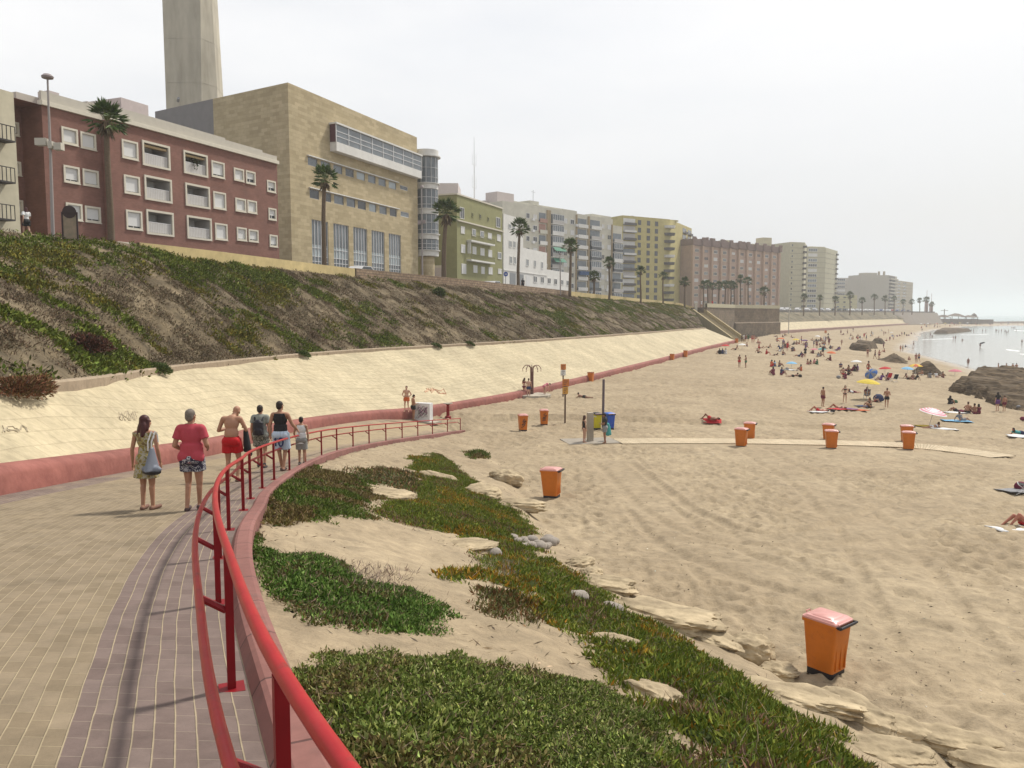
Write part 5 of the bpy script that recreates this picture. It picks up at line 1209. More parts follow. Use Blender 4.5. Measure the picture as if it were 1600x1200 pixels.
a, z = fw_.az(800, 424); MB().box(0, -.12, z, b2_, -.004, z + .15).build('string_course', whitep, rw)

# beige apartment block
beige = mat('beige_render', (.50, .48, .405), .88, .1, .8, big=.08); brownr = mat('brown_render', (.31, .24, .15), .88, .1, .8); pinkr = mat('dusty_pink_render', (.36, .22, .18), .88, .1, 1.)
fa = Fac((-2.3, 194.7), (31.8, 233), 2.3); ra = fa.root('beige_apartment_block', 'long beige apartment block of eight floors with glazed balconies and two green awnings', 'building')
A = lambda px: fa.az(px, 400)[0]
for x0, x1, z in ((0, A(880), 24.9), (A(880) + .003, A(901), 25.2), (A(901) + .003, A(957), 24.6), (A(957) + .003, fa.L, 22.9)): MB().prism([(x0, 0), (x1, 0), (x1, 13), (x0, 13)], -2, z).build('wall', beige, ra)
FL = [22.3 - 2.82 * k for k in range(8)]; cxp = lambda c: 640 + c / 4.444
for c0_, c1_, kind in [(808, 832, 'w'), (856, 884, 'w'), (895, 945, 'b'), (980, 1058, 'g'), (1068, 1092, 'w'), (1115, 1140, 'w'), (1162, 1228, 'b'), (1250, 1320, 'g'), (1330, 1352, 'w'), (1372, 1396, 'w'), (1408, 1468, 'g')]:
    x0, x1 = A(cxp(c0_)), A(cxp(c1_))
    for k, z in enumerate(FL):
        if c0_ > 1400 and k == 0: continue
        if kind == 'w': win(ra, (x0, x1, z - .75, z + .55), metal_w if rnd.random() < .5 else cream, glass_d if rnd.random() < .55 else shut)
        elif kind == 'g': 
            b = balc(ra, (x0, x1, z - 1.4, z + 1.2), whitep, glass_m, .7, solid=1.0, railm=[whitep, grey_in, glass_d][rnd.randrange(3)])
            if rnd.random() < .75:
                m = MB(); ring(m, (x0, x1, z - .38, z + 1.2), .09, -.7, -.62)
                for q in range(1, 5): xx = x0 + (x1 - x0) * q / 5; m.box(xx - .05, -.69, z - .29, xx + .05, -.62, z + 1.1)
                m.box(x0 + .09, -.64, z - .29, x1 - .09, -.6, z + 1.1, 1); m.build('balcony_glazing', [metal_w, glass_m], b)
            if c0_ == 980 and k in (3, 4): MB().add([(x0, -.72, z + 1.2), (x1, -.72, z + 1.2), (x1, -1.7, z + .2), (x0, -1.7, z + .2), (x0, -.72, z + 1.14), (x1, -.72, z + 1.14), (x1, -1.7, z + .14), (x0, -1.7, z + .14)], [(0, 3, 2, 1), (4, 5, 6, 7), (2, 3, 7, 6), (0, 4, 7, 3), (1, 2, 6, 5)]).build('awning', plain('green_awning', (.03, .16, .10)), b)
        else: 
            b = balc(ra, (x0, x1, z - 1.35, z + 1.1), [pinkr, beige, whitep][k % 3 if c0_ < 1000 else 2], [pinkr, glass_m][rnd.randrange(2)] if c0_ < 1000 else glass_m, .6)
            if c0_ == 1162 and k == 5: MB().box(x0, -1.2, z + .1, x1, -.7, z + 1.1).build('awning', plain('blue_awning', (.03, .07, .16)), b)
for c0_, c1_ in ((950, 975), (1152, 1159), (1234, 1246), (1398, 1405)): MB().box(A(cxp(c0_)), -.25, -2, A(cxp(c1_)), -.003, 24.3 if c0_ < 1300 else 23).build('pilaster', brownr, ra)
for x0, x1, yt, inl, dp in ((777, 803, 299, 5, 4), (803, 828, 314, 5, 5), (828, 842, 313, 5, 4), (840, 899, 320, 3, 6), (925, 955, 334, 3, 6), (757, 778, 313, 8, 6)): on_roof(fa, x0, x1, yt, inl, dp, 22.8, 'roof_house', pk if x0 < 800 else beige, ra)
m = MB(); a, z = fa.az(833, 297, -6); m.tube([(a, 6, 24), (a, 6, z)], .06, 5); m.tube([(a - .8, 6, z - .5), (a + .8, 6, z - .5)], .05, 5); m.build('aerial', metal_g, ra)
for q in range(16): c_, kf = [(845, 0), (1062, 2), (1100, 1), (1148, 0), (1360, 0)][q % 5], FL[(q * 5) % 8]; MB().box(A(cxp(c_[0])), -.5, kf - 1.2, A(cxp(c_[0])) + .9, -.004, kf - .6).build('air_conditioner', metal_w, ra)
a, z = fa.az(793, 319, -2); MB().lathe([(.2, z - .3), (1.5, z + .1), (1.55, z + .25)], 12, M=Matrix.Translation((a, 2, 0))).build('roof_awning', whitep, ra)

# pinkish block peeping out behind the round corner
q = PY(694, 300, 175); MB().prism([(-3, -3), (3.2, -3), (3.2, 6), (-3, 6)], -20, q[2] + 1.4).build('pink_house', pk, loc=(q[0], q[1], 0), label='pinkish house top showing between the round corner and the green building', cat='building')

# tall ochre tower
ochre = mat('ochre_render', (.44, .38, .16), .88, .1, .6, big=.06); fo = Fac(PY(972, 400, 305), PY(1046, 400, 318), 2.0)
ro = fo.root('ochre_tower', 'tall ochre yellow apartment tower with dark balcony bands at its left', 'building'); zo = 35.2
back = fo.local(PY(1080, 400, 352)[0], 352); body(fo, 'wall', ochre, ro, [(0, 0), (fo.L, 0), back, (2, 42)], zo)
A = lambda px: fo.az(px, 400)[0]
dkb = plain('dark_balcony', (.085, .08, .075), .7)
for k in range(12):
    z = 33 - 2.85 * k
    balc(ro, (A(973), A(992), z - 1.3, z + 1.2), dkb, [whitep, glass_m, grey_in][rnd.randrange(3)], 1.0, solid=.9, railm=[dkb, whitep, dkb][k % 3])
    for c in (998.5, 1012.5, 1025): win(ro, (A(c - 2.4), A(c + 2.4), z - .9, z + .9), dkb, glass_d, mull=0)
    M2 = Matrix.Translation((fo.L - .5, 0, 0)); b = MB().lathe([(2.3, z - 1.3), (2.5, z - .4), (2.5, z - .35)], 16, M=M2).build('corner_balcony', dkb if k % 4 else whitep, ro)
fs_ = Fac(PY(1046, 400, 318), PY(1080, 400, 352), 2.0)
for k in range(12):
    z = 33 - 2.85 * k
    for c0_, c1_ in ((1066, 1071.5), (1074, 1079)):
        a0, a1 = fs_.az(c0_, 400)[0], fs_.az(c1_, 400)[0]; M3 = Matrix.Rotation(fs_.rz - fo.rz, 4, 'Z'); M3 = Matrix.Translation((fo.L, 0, 0)) @ M3
        m = MB(); m.box(a0, -1.0, z - 1.3, a1, -.005, z - 1.1, 0, M3); m.box(a0, -1.0, z - 1.097, a1, -.9, z - .4, 0, M3); m.box(a0, -.05, z - 1.09, a1, -.006, z + 1, 1, M3); m.build('side_balcony', [dkb, glass_d], ro)
on_roof(fo, 1009, 1039, 340, 3, 6, zo + .01, 'penthouse', ochre, ro); on_roof(fo, 1046, 1060, 343, 4, 5, zo + .01, 'stair_head', ochre, ro)
for px in (983, 988.5): on_roof(fo, px - 1.3, px + 1.3, 337, 3, 1, zo + .01, 'chimney', metal_g, ro)

# pink block with brown attic
rose = mat('rose_render', (.41, .295, .23), .88, .12, .7, big=.06); attic = mat('brown_attic', (.215, .15, .13), .85, .15, 1.)
fp = Fac(PY(1081, 400, 330), PY(1216, 400, 372), 1.6); rpk = fp.root('rose_apartment_block', 'long rose pink apartment block with vertical ribs and a dark brown attic', 'building'); zp = 26.6
body(fp, 'wall', rose, rpk, [(0, 0), (fp.L, 0), (fp.L, 15), (0, 15)], zp); MB().box(-.2, -.7, zp + .01, fp.L + .2, 15, zp + 2.6).build('attic', attic, rpk)
for k in range(11):
    x = fp.L * k / 10.; m = MB(); m.box(x - .55, -1.0, -2, x + .55, -.003, zp - .01, 0); m.build('rib', mat('rose_rib', (.44, .31, .225), .88, .1, 1.), rpk); MB().box(x - .9, -1.5, zp + .3, x + .9, -.72, zp + 3.4).build('attic_bay', attic, rpk)
for k in range(8):
    z = 24.6 - 3.05 * k
    for q in range(10):
        x = fp.L * (q + .5) / 10.; win(rpk, (x - 1.35, x + 1.35, z - .7, z + .7), [whitep, rose, cream][rnd.randrange(3)], [glass_d, shut, glass_m, glass_d][rnd.randrange(4)], mull=2, fw=.16)
for q in range(14): 
    x = fp.L * rnd.random(); m = MB().box(x, 2, zp + 2.6, x + .8, 3, zp + 3.2 + rnd.random()).build('chimney', attic, rpk)
# cream towers
cream_t = mat('cream_tower_render', (.43, .385, .27), .88, .1, .6, big=.06); cream_u = mat('pale_cream_render', (.44, .41, .29), .88, .1, .6)
def banded(px0, px1, Y0, Y1, ytop, label, m_, n, wins, depth=16, right=None, name='cream_tower', zb=1.5):
    f = Fac(PY(px0, 400, Y0), PY(px1, 400, Y1), zb); r = f.root(name, label, 'building'); zt_ = f.az(px0, ytop)[1]
    foot = [(0, 0), (f.L, 0), (f.L, depth), (0, depth)] if right is None else [(0, 0), (f.L, 0), f.local(*PY(right[0], 400, right[1])[:2]), (0, depth)]
    body(f, 'wall', m_, r, foot, zt_)
    for k in range(n):
        z = zt_ - 1.6 - (zt_ - 2) / n * k
        MB().box(0, -.08, z - 1.35, f.L, -.003, z - 1.22).build('floor_line', plain('floor_line', (.20, .175, .125)), r)
        for c0_, c1_, kd in wins:
            a0, a1 = f.az(c0_, 400)[0], f.az(c1_, 400)[0]
            if kd == 'w': win(r, (a0, a1, z - .6, z + .6), m_, [glass_d, glass_m][rnd.randrange(2)], mull=0, fw=.12)
            elif kd == 'd': MB().box(a0, -.9, z - 1.1, a1, -.01, z - .1).build('balcony', dkb, r); 
            else: win(r, (a0, a1, z - .9, z + .9), [whitep, shut][rnd.randrange(2)], [glass_m, whitep, glass_d][rnd.randrange(3)], mull=3, fw=.2)
    return f, r, zt_
f, r, z = banded(1128, 1233, 430, 446, 379, 'long cream slab block rising behind the rose pink block', cream_t, 12, [(1160, 1164, 'w'), (1188, 1192, 'w'), (1206, 1209, 'w'), (1220, 1223, 'w')])
on_roof(f, 1130, 1141, 375, 3, 5, z, 'stair_head', cream_t, r); on_roof(f, 1192, 1206, 371, 3, 6, z, 'stair_head', cream_t, r)
banded(1234.5, 1257, 405, 408, 378, 'cream tower with a dark balcony stack on its right corner', cream_u, 12, [(1236.5, 1239, 'w'), (1254.5, 1259, 'd')], right=(1260, 425))
f, r, z = banded(1262, 1290, 470, 474, 386, 'pale cream tower with white glazed balconies, right of the balcony stack tower', cream_u, 12, [(1263, 1277, 'g')], right=(1308.5, 500))
fr = Fac(PY(1290.3, 400, 474), PY(1308.5, 400, 500), 1.5)
for k in range(12):
    zz = z - 1.6 - (z - 2) / 12 * k; M3 = Matrix.Translation((f.L, 0, 0)) @ Matrix.Rotation(fr.rz - f.rz, 4, 'Z'); MB().box(0, -.1, zz - 1.35, fr.L, -.003, zz - 1.2, 0, M3).build('floor_line', plain('floor_line', (.2, .175, .125)), r); MB().box(fr.L - 4, -.9, zz - 1.1, fr.L, -.105, zz - .2, 0, M3).build('balcony', dkb, r)
on_roof(f, 1265, 1289, 385, 3, 8, z, 'roof_house', cream_u, r)
hot = mat('pale_grey_render', (.40, .37, .31), .88, .06, .5); hot2 = mat('beige_grey_render', (.35, .315, .24), .88, .06, .5)
banded(1308, 1352, 660, 668, 434, 'pale grey distant block left of the blank gable', hot, 9, [(1310, 1322, 'g'), (1338, 1351, 'g')], name='distant_block')
f, r, z = banded(1347, 1391, 610, 615, 429.5, 'distant block with a huge blank gable wall facing the beach', hot, 10, [], name='distant_block', right=(1403, 640))
fr = Fac(PY(1391.2, 400, 615), PY(1403, 400, 640), 1.5)
for o in [c for c in children(r) if c.name.startswith('floor_line')]: bpy.data.objects.remove(o)
CH[r.name] = []
for k in range(10):
    zz = z - 1.6 - (z - 2) / 10 * k; M3 = Matrix.Translation((f.L, 0, 0)) @ Matrix.Rotation(fr.rz - f.rz, 4, 'Z'); m = MB(); m.box(0, -1.2, zz - 1.6, fr.L, -.003, zz - .5, 0, M3); m.box(0, -.06, zz - .49, fr.L, -.004, zz + 1.1, 1, M3); m.build('balcony', [hot, dkb], r)
on_roof(f, 1352, 1371, 426, 5, 8, z, 'roof_house', hot, r)
for px in (1374.5, 1382.5): on_roof(f, px - .9, px + .9, 424, 5, 1.5, z, 'chimney', hot2, r)
f, r, z = banded(1401, 1428.5, 690, 740, 438, 'last beige block with a stepped roofline at the far end of the street', hot2, 9, [(1404, 1409, 'w'), (1413, 1418, 'w')], name='distant_block')
banded(1308, 1342, 545, 552, 461, 'small pale yellow house with a tiled roof among the far blocks', mat('pale_yellow_render', (.46, .42, .24)), 3, [(1310, 1314, 'w'), (1320, 1324, 'w'), (1330, 1334, 'w')], name='yellow_house', depth=10)

# ------------------------------------------------------------------ bastion, stairs and the second slope
bst = brick_mat('bastion_stone', (.165, .125, .085), (.215, .165, .115), (.13, .10, .07), 1.1, .5, .03, axes='sum', var=.22, scale=.6, bump=.02, big=.18)
P = [PY(1104, 480, 202), PZ(1147, 523.5, -6.0), PZ(1217, 521.8, -6.2)]
p0, p1, p2 = [np.array(q[:2]) for q in P]
rbn = empty('stone_bastion', (*p1, 0), 0, 'brown stone bastion wall projecting onto the beach past the stairs', 'bastion')
loc2 = [tuple(q - p1) for q in (p0, p1, p2, p2 + np.array((4, 60)), p0 + np.array((-8, 60)))]
tp = []; m = MB(); m.prism(loc2, -9, 1.75); m.build('wall', bst, rbn)
m = MB(); q = [np.array(a) for a in loc2]
V, F, uv = sweep(np.array([(*loc2[0], 0), (*loc2[1], 0), (*loc2[2], 0)]), [(.15, 1.753), (.15, 2.75), (-.35, 2.75), (-.35, 1.753)]); obj('parapet', mesh_np('parapet', V, F, [mat('pale_parapet', (.44, .40, .28))]), rbn)
V, F, uv = sweep(np.array([(*(np.array(loc2[1]) * .0 + (np.array(loc2[1]))), 0), (*loc2[2], 0)]), [(.45, -9), (.45, -2.6), (.004, -2.35)]); obj('lower_course', mesh_np('lower_course', V, F, [bst]), rbn)
s0, s1 = PY(1092, 487.5, 203), PZ(1154, 532.5, -6.1); dv = s1 - s0; hl = np.linalg.norm(dv[:2]); ux = dv[:2] / hl; rs = empty('staircase', tuple(s0), math.atan2(ux[1], ux[0]), 'ochre walled stairs running from the street down to the sand', 'stairs')
m = MB(); ns = 34
for k in range(ns): m.box(hl * k / ns, -1.4, -12, hl * (k + 1) / ns, 1.4, dv[2] * (k + 1) / ns + .003 * k)
m.build('steps', mat('step_stone', (.36, .30, .19)), rs)
for y_ in (-1.75, 1.42):
    zt_ = .75; m = MB(); m.add([(0, y_, zt_), (hl, y_, dv[2] + zt_), (hl, y_, dv[2] - 5), (0, y_, -5), (0, y_ + .33, zt_), (hl, y_ + .33, dv[2] + zt_), (hl, y_ + .33, dv[2] - 5), (0, y_ + .33, -5)], [(0, 1, 2, 3), (4, 7, 6, 5), (0, 4, 5, 1), (1, 5, 6, 2), (0, 3, 7, 4)]); m.build('side_wall', mat('ochre_stair_wall', (.37, .30, .165), .9, .12, 1.), rs)
for px, lb in ((1087.5, 'left pale gate pillar at the stair head'), (1102, 'right pale gate pillar at the stair head')):
    q = PY(px, 482, 206); m = MB(); m.box(-.3, -.3, -1.5, .3, .3, 1.3); m.box(-.38, -.38, 1.303, .38, .38, 1.5); m.build('gate_pillar', cream, loc=tuple(q), label=lb, cat='pillar')
T2 = np.array([PZ(1212, 504, -2.9), PZ(1270, 502, -2.9), PZ(1340, 500, -3.0), PZ(1400, 498.6, -3.25), PZ(1440, 500.5, -4.6)]); B2 = np.array([PY(1212, 488, 312), PY(1270, 488, 352), PY(1340, 488, 440), PY(1400, 488, 560), PY(1462, 488.5, 640)])
w2 = resample(WALL2, 60); t2 = resample(T2, 60); b2_ = resample(B2, 60)
V, F, uv = sweep(WALL2, [(0, -1.2), (0, .9), (-.7, 1.), (-.75, .5)]); obj('low_wall', mesh_np('low_wall', V, F, [mat('dull_pink_render', (.27, .165, .14), .85, .15, .6)]), label='distant low reddish wall at the foot of the far slope', cat='wall')
w2o = offset(w2, -.7); w2o[:, 2] += .9
V, uv = loft2(w2o, t2, 6); obj('sloping_wall', mesh_np('sloping_wall', V.reshape(-1, 3), grid_faces(60, 6)[:, ::-1], [slab], uv=uv.reshape(-1, 2)), label='distant pale sandstone slope beyond the bastion', cat='sloping wall')
V, uv = loft2(t2, b2_, 10); V[..., 2] += (fbm(V[..., 0] * .15, V[..., 1] * .15, 4, 5) - .5) * 1.2 * np.clip(np.minimum(np.linspace(0, 1, 10), 1 - np.linspace(0, 1, 10)) * 6, 0, 1)
bk2 = mat('far_bank_plants', (.085, .085, .045), .95, .4, .35, bump=.3, bscale=.8, col2=(.16, .13, .085)); obj('far_bank', mesh_np('far_bank', V.reshape(-1, 3), grid_faces(60, 10)[:, ::-1], [bk2]), kind='structure', label='planted bank beyond the bastion', cat='bank')
ew0, ew1 = PY(1392, 488, 545), PY(1461, 488.5, 640)
V, F, uv = sweep(np.array([ew0, ew1]), [(6.0, -8.5), (1.5, -.1), (-.5, -.1)]); obj('sea_wall', mesh_np('sea_wall', V, F, [mat('grey_sea_wall', (.21, .18, .15), .9, .12, .2)]), label='grey sea wall at the far end of the street', cat='wall')
V, F, uv = sweep(B2, [(.0, -.1), (-4, -.1), (-60, -.1), (-300, -.1)]); obj('street', mesh_np('street', V, F, [asph]), kind='structure', label='far part of the street behind the beach', cat='street')
V, F, uv = sweep(B2, [(-.6, -.1), (-.6, .8), (-.8, .8), (-.8, -.1)]); obj('parapet_wall', mesh_np('parapet_wall', V, F, [mat('dark_parapet', (.14, .125, .11))]), label='dark distant parapet with parked cars behind it', cat='wall')
# rubble shadows: planting spills over the far slope
# ------------------------------------------------------------------ beach bar, pylons and deck at the far end
thatch = mat('dark_thatch', (.14, .11, .085), .95, .25, .6)
q = PY(1490, 501, 720); rb = empty('beach_bar', tuple(q), 0, 'distant dark beach bar with low pitched roofs on the shore', 'beach bar')
for x, w_, h in ((-10, 11, 5.2), (2, 14, 6.6), (14, 12, 5)):
    m = MB(); m.add([(x - w_ / 2, -5, h * .62), (x + w_ / 2, -5, h * .55), (x + w_ / 2, 5, h * .55), (x - w_ / 2, 5, h * .62), (x - w_ * .1, 0, h), (x + w_ * .15, 0, h * .95)], [(0, 1, 5, 4), (1, 2, 5), (2, 3, 4, 5), (3, 0, 4), (0, 3, 2, 1)]); m.build('roof', thatch, rb)
    for sx in (-.42, 0, .42): MB().box(x + w_ * sx - .2, -4.6, -4, x + w_ * sx + .2, -4.2, h * .58).build('post', thatch, rb)
MB().box(-16, -4, -4, 20, 4, 1.6).build('counter', thatch, rb)
q = PY(1524, 500, 740); m = MB(); m.box(-15, -3, -3.5, 15, 3, .5); m.build('deck', thatch, loc=tuple(q), label='dark wooden deck stretching right from the distant beach bar', cat='deck')
q = PY(1475, 500, 700); m = MB(); m.tube([(0, 0, -3), (0, 0, 9.5)], .35, 6); m.tube([(-3.2, 0, 8.2), (3.2, 0, 8.2)], .2, 5); m.tube([(-2, 0, 4), (2, 0, 4)], .3, 5); m.build('mast', thatch, loc=tuple(q), label='dark cross shaped mast beside the distant beach bar', cat='mast')
q = PY(1521.5, 501, 735); m = MB(); m.tube([(0, 0, -3), (0, 0, 4)], .3, 6); m.lathe([(2.9, 3.4), (1.9, 5.5), (.3, 6.8)], 10); m.build('straw_parasol', thatch, loc=tuple(q), label='dark straw parasol on the distant deck', cat='parasol')
pinkpy = mat('pinkish_pylon', (.42, .30, .28))
for px, yt, lb in ((1447, 471, 'left of two pinkish pylons at the end of the far sea wall'), (1454.5, 476, 'right of two pinkish pylons at the end of the far sea wall')):
    q = PY(px, 490, 640); zt_ = PY(px, yt, 640)[2]; m = MB(); m.box(-1., -1., 0, 1., 1., zt_ - q[2]); m.box(-1.3, -1.3, zt_ - q[2] + .01, 1.3, 1.3, zt_ - q[2] + .6); m.tube([(0, 0, zt_ - q[2]), (0, 0, zt_ - q[2] + 9)], .16, 5); m.build('pylon', pinkpy, loc=tuple(q), label=lb, cat='pylon')
# ------------------------------------------------------------------ palms
bark = mat('palm_bark', (.13, .095, .065), .95, .3, 6., bump=.02, bscale=10, stretch=(1, 1, 4))
frond_m = vcol_mat('palm_fronds', .6, .25)
def palm_meshes(seed):
    rg_ = np.random.default_rng(seed); Ps, Ds, Ls, Ws, Cs = [], [], [], [], []
    for k in range(46):
        az = rg_.uniform(0, 2 * np.pi); el = rg_.uniform(-.55, 1.35) if k > 8 else rg_.uniform(.9, 1.5)
        d = np.array((math.cos(az) * math.cos(el), math.sin(az) * math.cos(el), math.sin(el))); side = np.array((-math.sin(az), math.cos(az), 0)); upv = np.cross(d, side) * -1
        l = rg_.uniform(.55, .75); base = d * l
        Ps.append(np.zeros(3)); Ds.append(d); Ls.append(l); Ws.append(.05); Cs.append((.12, .14, .04))
        col = np.array((.060, .095, .025)) * rg_.uniform(.7, 1.6)
        for q in np.linspace(-1.15, 1.15, 13):
            v = d * math.cos(q) + side * math.sin(q) + np.array((0, 0, -.18 - .25 * abs(q) * .5)) + rg_.normal(0, .06, 3)
            Ps.append(base * .93); Ds.append(v); Ls.append(rg_.uniform(.48, .66) * (1 - .15 * abs(q))); Ws.append(.085); Cs.append(col * rg_.uniform(.8, 1.25))
    V, F, C = blades(np.array(Ps), np.array(Ds), np.array(Ls), np.array(Ws), np.array(Cs), mid=.5)
    crown = mesh_np('crown', V, F, [frond_m], colors=C)
    n = 130; az = rg_.uniform(0, 2 * np.pi, n); D = np.stack([np.cos(az) * .5, np.sin(az) * .5, -rg_.uniform(.5, 1.4, n)], 1)
    V, F, C = blades(np.stack([np.cos(az) * .08, np.sin(az) * .08, rg_.uniform(-.35, .05, n)], 1), D, rg_.uniform(.35, .75, n), np.full(n, .1), pal([(.16, .115, .065), (.20, .15, .085), (.11, .08, .05)], n))
    return crown, mesh_np('dead_fronds', V, F, [frond_m], colors=C)
PM = [palm_meshes(s) for s in (3, 8, 15)]
def palm(px, pyb, pyc, rpx, Y, label, k, lean=0., group=None):
    c = PY(px, pyc, Y); b = PY(px + lean, pyb, Y); zb = min(b[2], 4.2) - 1.2; H = c[2] - zb; r = rpx * Y / FPX / 1.12
    o = empty('palm_tree', (b[0], Y, zb), RNG.uniform(0, 6), label, 'palm tree', group); o.rotation_euler = (0, 0, 0)
    dx = c[0] - b[0]; rt_ = max(.13, min(.26, r * .14)); pts = [(dx * t ** 1.5 + .06 * math.sin(t * 5 + k), .05 * math.cos(t * 4), H * t) for t in np.linspace(0, 1, 9)]
    MB().tube(pts, [rt_ * (1.35 - .45 * t) for t in np.linspace(0, 1, 9)], 10).build('trunk', bark, o, True)
    for me_, nm in ((PM[k % 3][0], 'crown'), (PM[k % 3][1], 'dead_fronds')):
        q = obj(nm, me_, o, pts[-1]); q.scale = (r, r, r); q.rotation_euler = (0, 0, k * 1.7)
for i, a in enumerate([(168, 372, 190, 33, 54, 'thick palm in front of the brick apartment house', 4), (508, 404, 281, 24, 77, 'slender palm in front of the sandstone building', -3), (697, 431, 335, 25, 99, 'full crowned palm between the round corner and the green building', -4),
                       (811, 445, 357, 17, 117, 'palm standing before the white building', -1), (891, 456, 386, 15, 131, 'palm beside the green awnings of the beige block'), (928, 458, 433, 11, 152, 'short palm under the glazed balconies of the beige block'),
                       (952, 461, 411, 11, 150, 'palm at the right end of the beige apartment block'), (1001, 465, 424, 9, 166, 'palm before the dark balcony bands of the ochre tower'), (1036, 468, 432, 8, 190, 'palm before the plain ochre wall of the tower'),
                       (1070, 473, 441, 9, 208, 'palm at the right corner of the ochre tower')]): palm(*a[:6], i, a[6] if len(a) > 6 else 0)
for i, (px, yc, r) in enumerate([(1099, 446, 8), (1106, 445, 8), (1113, 448, 7), (1123, 447, 8), (1133, 446, 8), (1142, 446, 8), (1147, 447, 7)]): palm(px, 476, yc, r, 236 + 5 * i, 'palm in the dense row before the rose block', i, group='row of palms before the rose block')
for i, a in enumerate([(1157, 437, 8, 262, 'taller palm of a close pair, left, before the rose block'), (1169, 440, 8, 268, 'taller palm of a close pair, right, before the rose block'), (1194, 456, 9, 275, 'shorter palm before the right end of the rose block'),
                       (1256, 464, 6, 330, 'palm before the foot of the balcony stack tower'), (1281, 466, 6, 345, 'palm under the white glazed balconies'), (1305, 468, 6, 360, 'palm left of the small yellow house'), (1328, 462, 7, 400, 'palm before the small yellow house'), (1347, 470, 6, 430, 'palm left of the blank gable'),
                       (1366, 465, 6, 470, 'palm before the blank gable, left'), (1383, 467, 6, 490, 'palm before the blank gable, right'), (1397, 467, 5, 520, 'palm before the gable balconies'), (1411, 472, 5, 550, 'palm before the last beige block, left'), (1425, 472, 5, 560, 'palm before the last beige block, right'),
                       (1437, 470, 5, 600, 'lone palm between the last block and the pylons'), (1448, 469, 6, 620, 'palm crown in front of the left pylon'), (1456, 476, 5, 630, 'palm crown in front of the right pylon')]): palm(a[0], 489, a[1], a[2], a[3], a[4], i)

# ------------------------------------------------------------------ street lamps and street things
lampm = plain('lamp_steel', (.30, .27, .26), .5); dome = plain('lamp_dome', (.26, .22, .22), .45)
b = PY(82, 362, 47); t = PY(67, 121, 47); o = empty('street_lamp', tuple(b - np.array((0, 0, .8))), 0, 'tall street lamp with a flat dome head in front of the brick house', 'street lamp')
dz = t[2] - b[2] + .8; dx = t[0] - b[0] + .45
MB().tube([(0, 0, 0), (dx * .3, 0, dz * .5), (dx * .45, 0, dz)], [.11, .08, .05], 10).build('pole', lampm, o, True)
MB().lathe([(.06, dz - .12), (.30, dz - .05), (.33, dz + .05), (.2, dz + .18), (.05, dz + .22)], 16, M=Matrix.Translation((dx * .45, 0, 0))).build('lamp_head', dome, o, True)
q0 = PY(57, 222, 47) - b + np.array((0, 0, .8)); q1 = PY(98, 232, 47) - b + np.array((0, 0, .8)); m = MB()
for k, (f0_, f1_) in enumerate(((0, .42), (.5, .66), (.72, 1.))): m = MB(); z_ = q0[2] * (1 - f0_) + q1[2] * f0_; m.box(q0[0] + (q1[0] - q0[0]) * f0_, -.2, z_ - .2, q0[0] + (q1[0] - q0[0]) * f1_, .2, z_ + .2); m.build('floodlight_box', par, o)
def pole(px, pyb, pyt, Y, label, head):
    b_ = PY(px, pyb, Y); t_ = PY(px - 1, pyt, Y); zb = b_[2] - 1.5; H = t_[2] - zb
    o_ = empty('street_lamp', (b_[0], Y, zb), 0, label, 'street lamp'); MB().tube([(0, 0, 0), (t_[0] - b_[0], 0, H)], [.11, .06], 8).build('pole', lampm, o_, True)
    m_ = MB()
    if head == 'flood': m_.box(-.5, -.35, H * .62, -.08, -.05, H * .62 + .5); m_.box(.08, -.35, H * .63, .5, -.05, H * .63 + .45)
    m_.lathe([(.05, H - .1), (.28, H), (.2, H + .14)], 12, M=Matrix.Translation((t_[0] - b_[0], 0, 0))); m_.build('lamp_head', dome, o_)
pole(660, 428, 292, 104, 'lamp post with floodlights in front of the round glazed corner', 'flood'); pole(876, 452, 397, 128, 'lamp post below the green awnings', '')
b = PY(110, 366, 46); o = empty('notice_board', tuple(b - np.array((0, 0, .5))), R(15), 'dark framed notice board with an arched top at the bank edge', 'notice board')
m = MB(); m.box(-.42, -.05, 0, -.34, .05, 1.75); m.box(.34, -.05, 0, .42, .05, 1.75); m.box(-.339, -.05, 1.67, .339, .05, 1.75); m.lathe([(.001, -.04), (.36, -.035), (.36, .035), (.001, .04)], 20, M=Matrix.Translation((0, 0, 1.755)) @ Matrix.Rotation(R(90), 4, 'X')); m.build('frame', plain('dark_board_frame', (.045, .03, .03)), o)
MB().box(-.339, -.02, .25, .339, .02, 1.66).build('poster', mat('board_poster', (.36, .33, .22), .7, .5, 3., col2=(.22, .16, .12)), o)
b = PY(790, 434, 112); o = empty('traffic_sign', tuple(b - np.array((0, 0, 2.5))), R(25), 'small round blue traffic sign behind the stone parapet', 'sign')
MB().tube([(0, 0, 0), (0, 0, 3.0)], .04, 8).build('post', metal_g, o); M = Matrix.Translation((0, -.05, 3.0)) @ Matrix.Rotation(R(90), 4, 'X')
dsc = MB().lathe([(.33, 0), (.33, .03)], 20, M=M).build('disc', plain('blue_sign', (.05, .09, .30)), o); MB().box(-.18, -.1, 2.95, .18, -.084, 3.05).build('arrow', white_s, dsc)

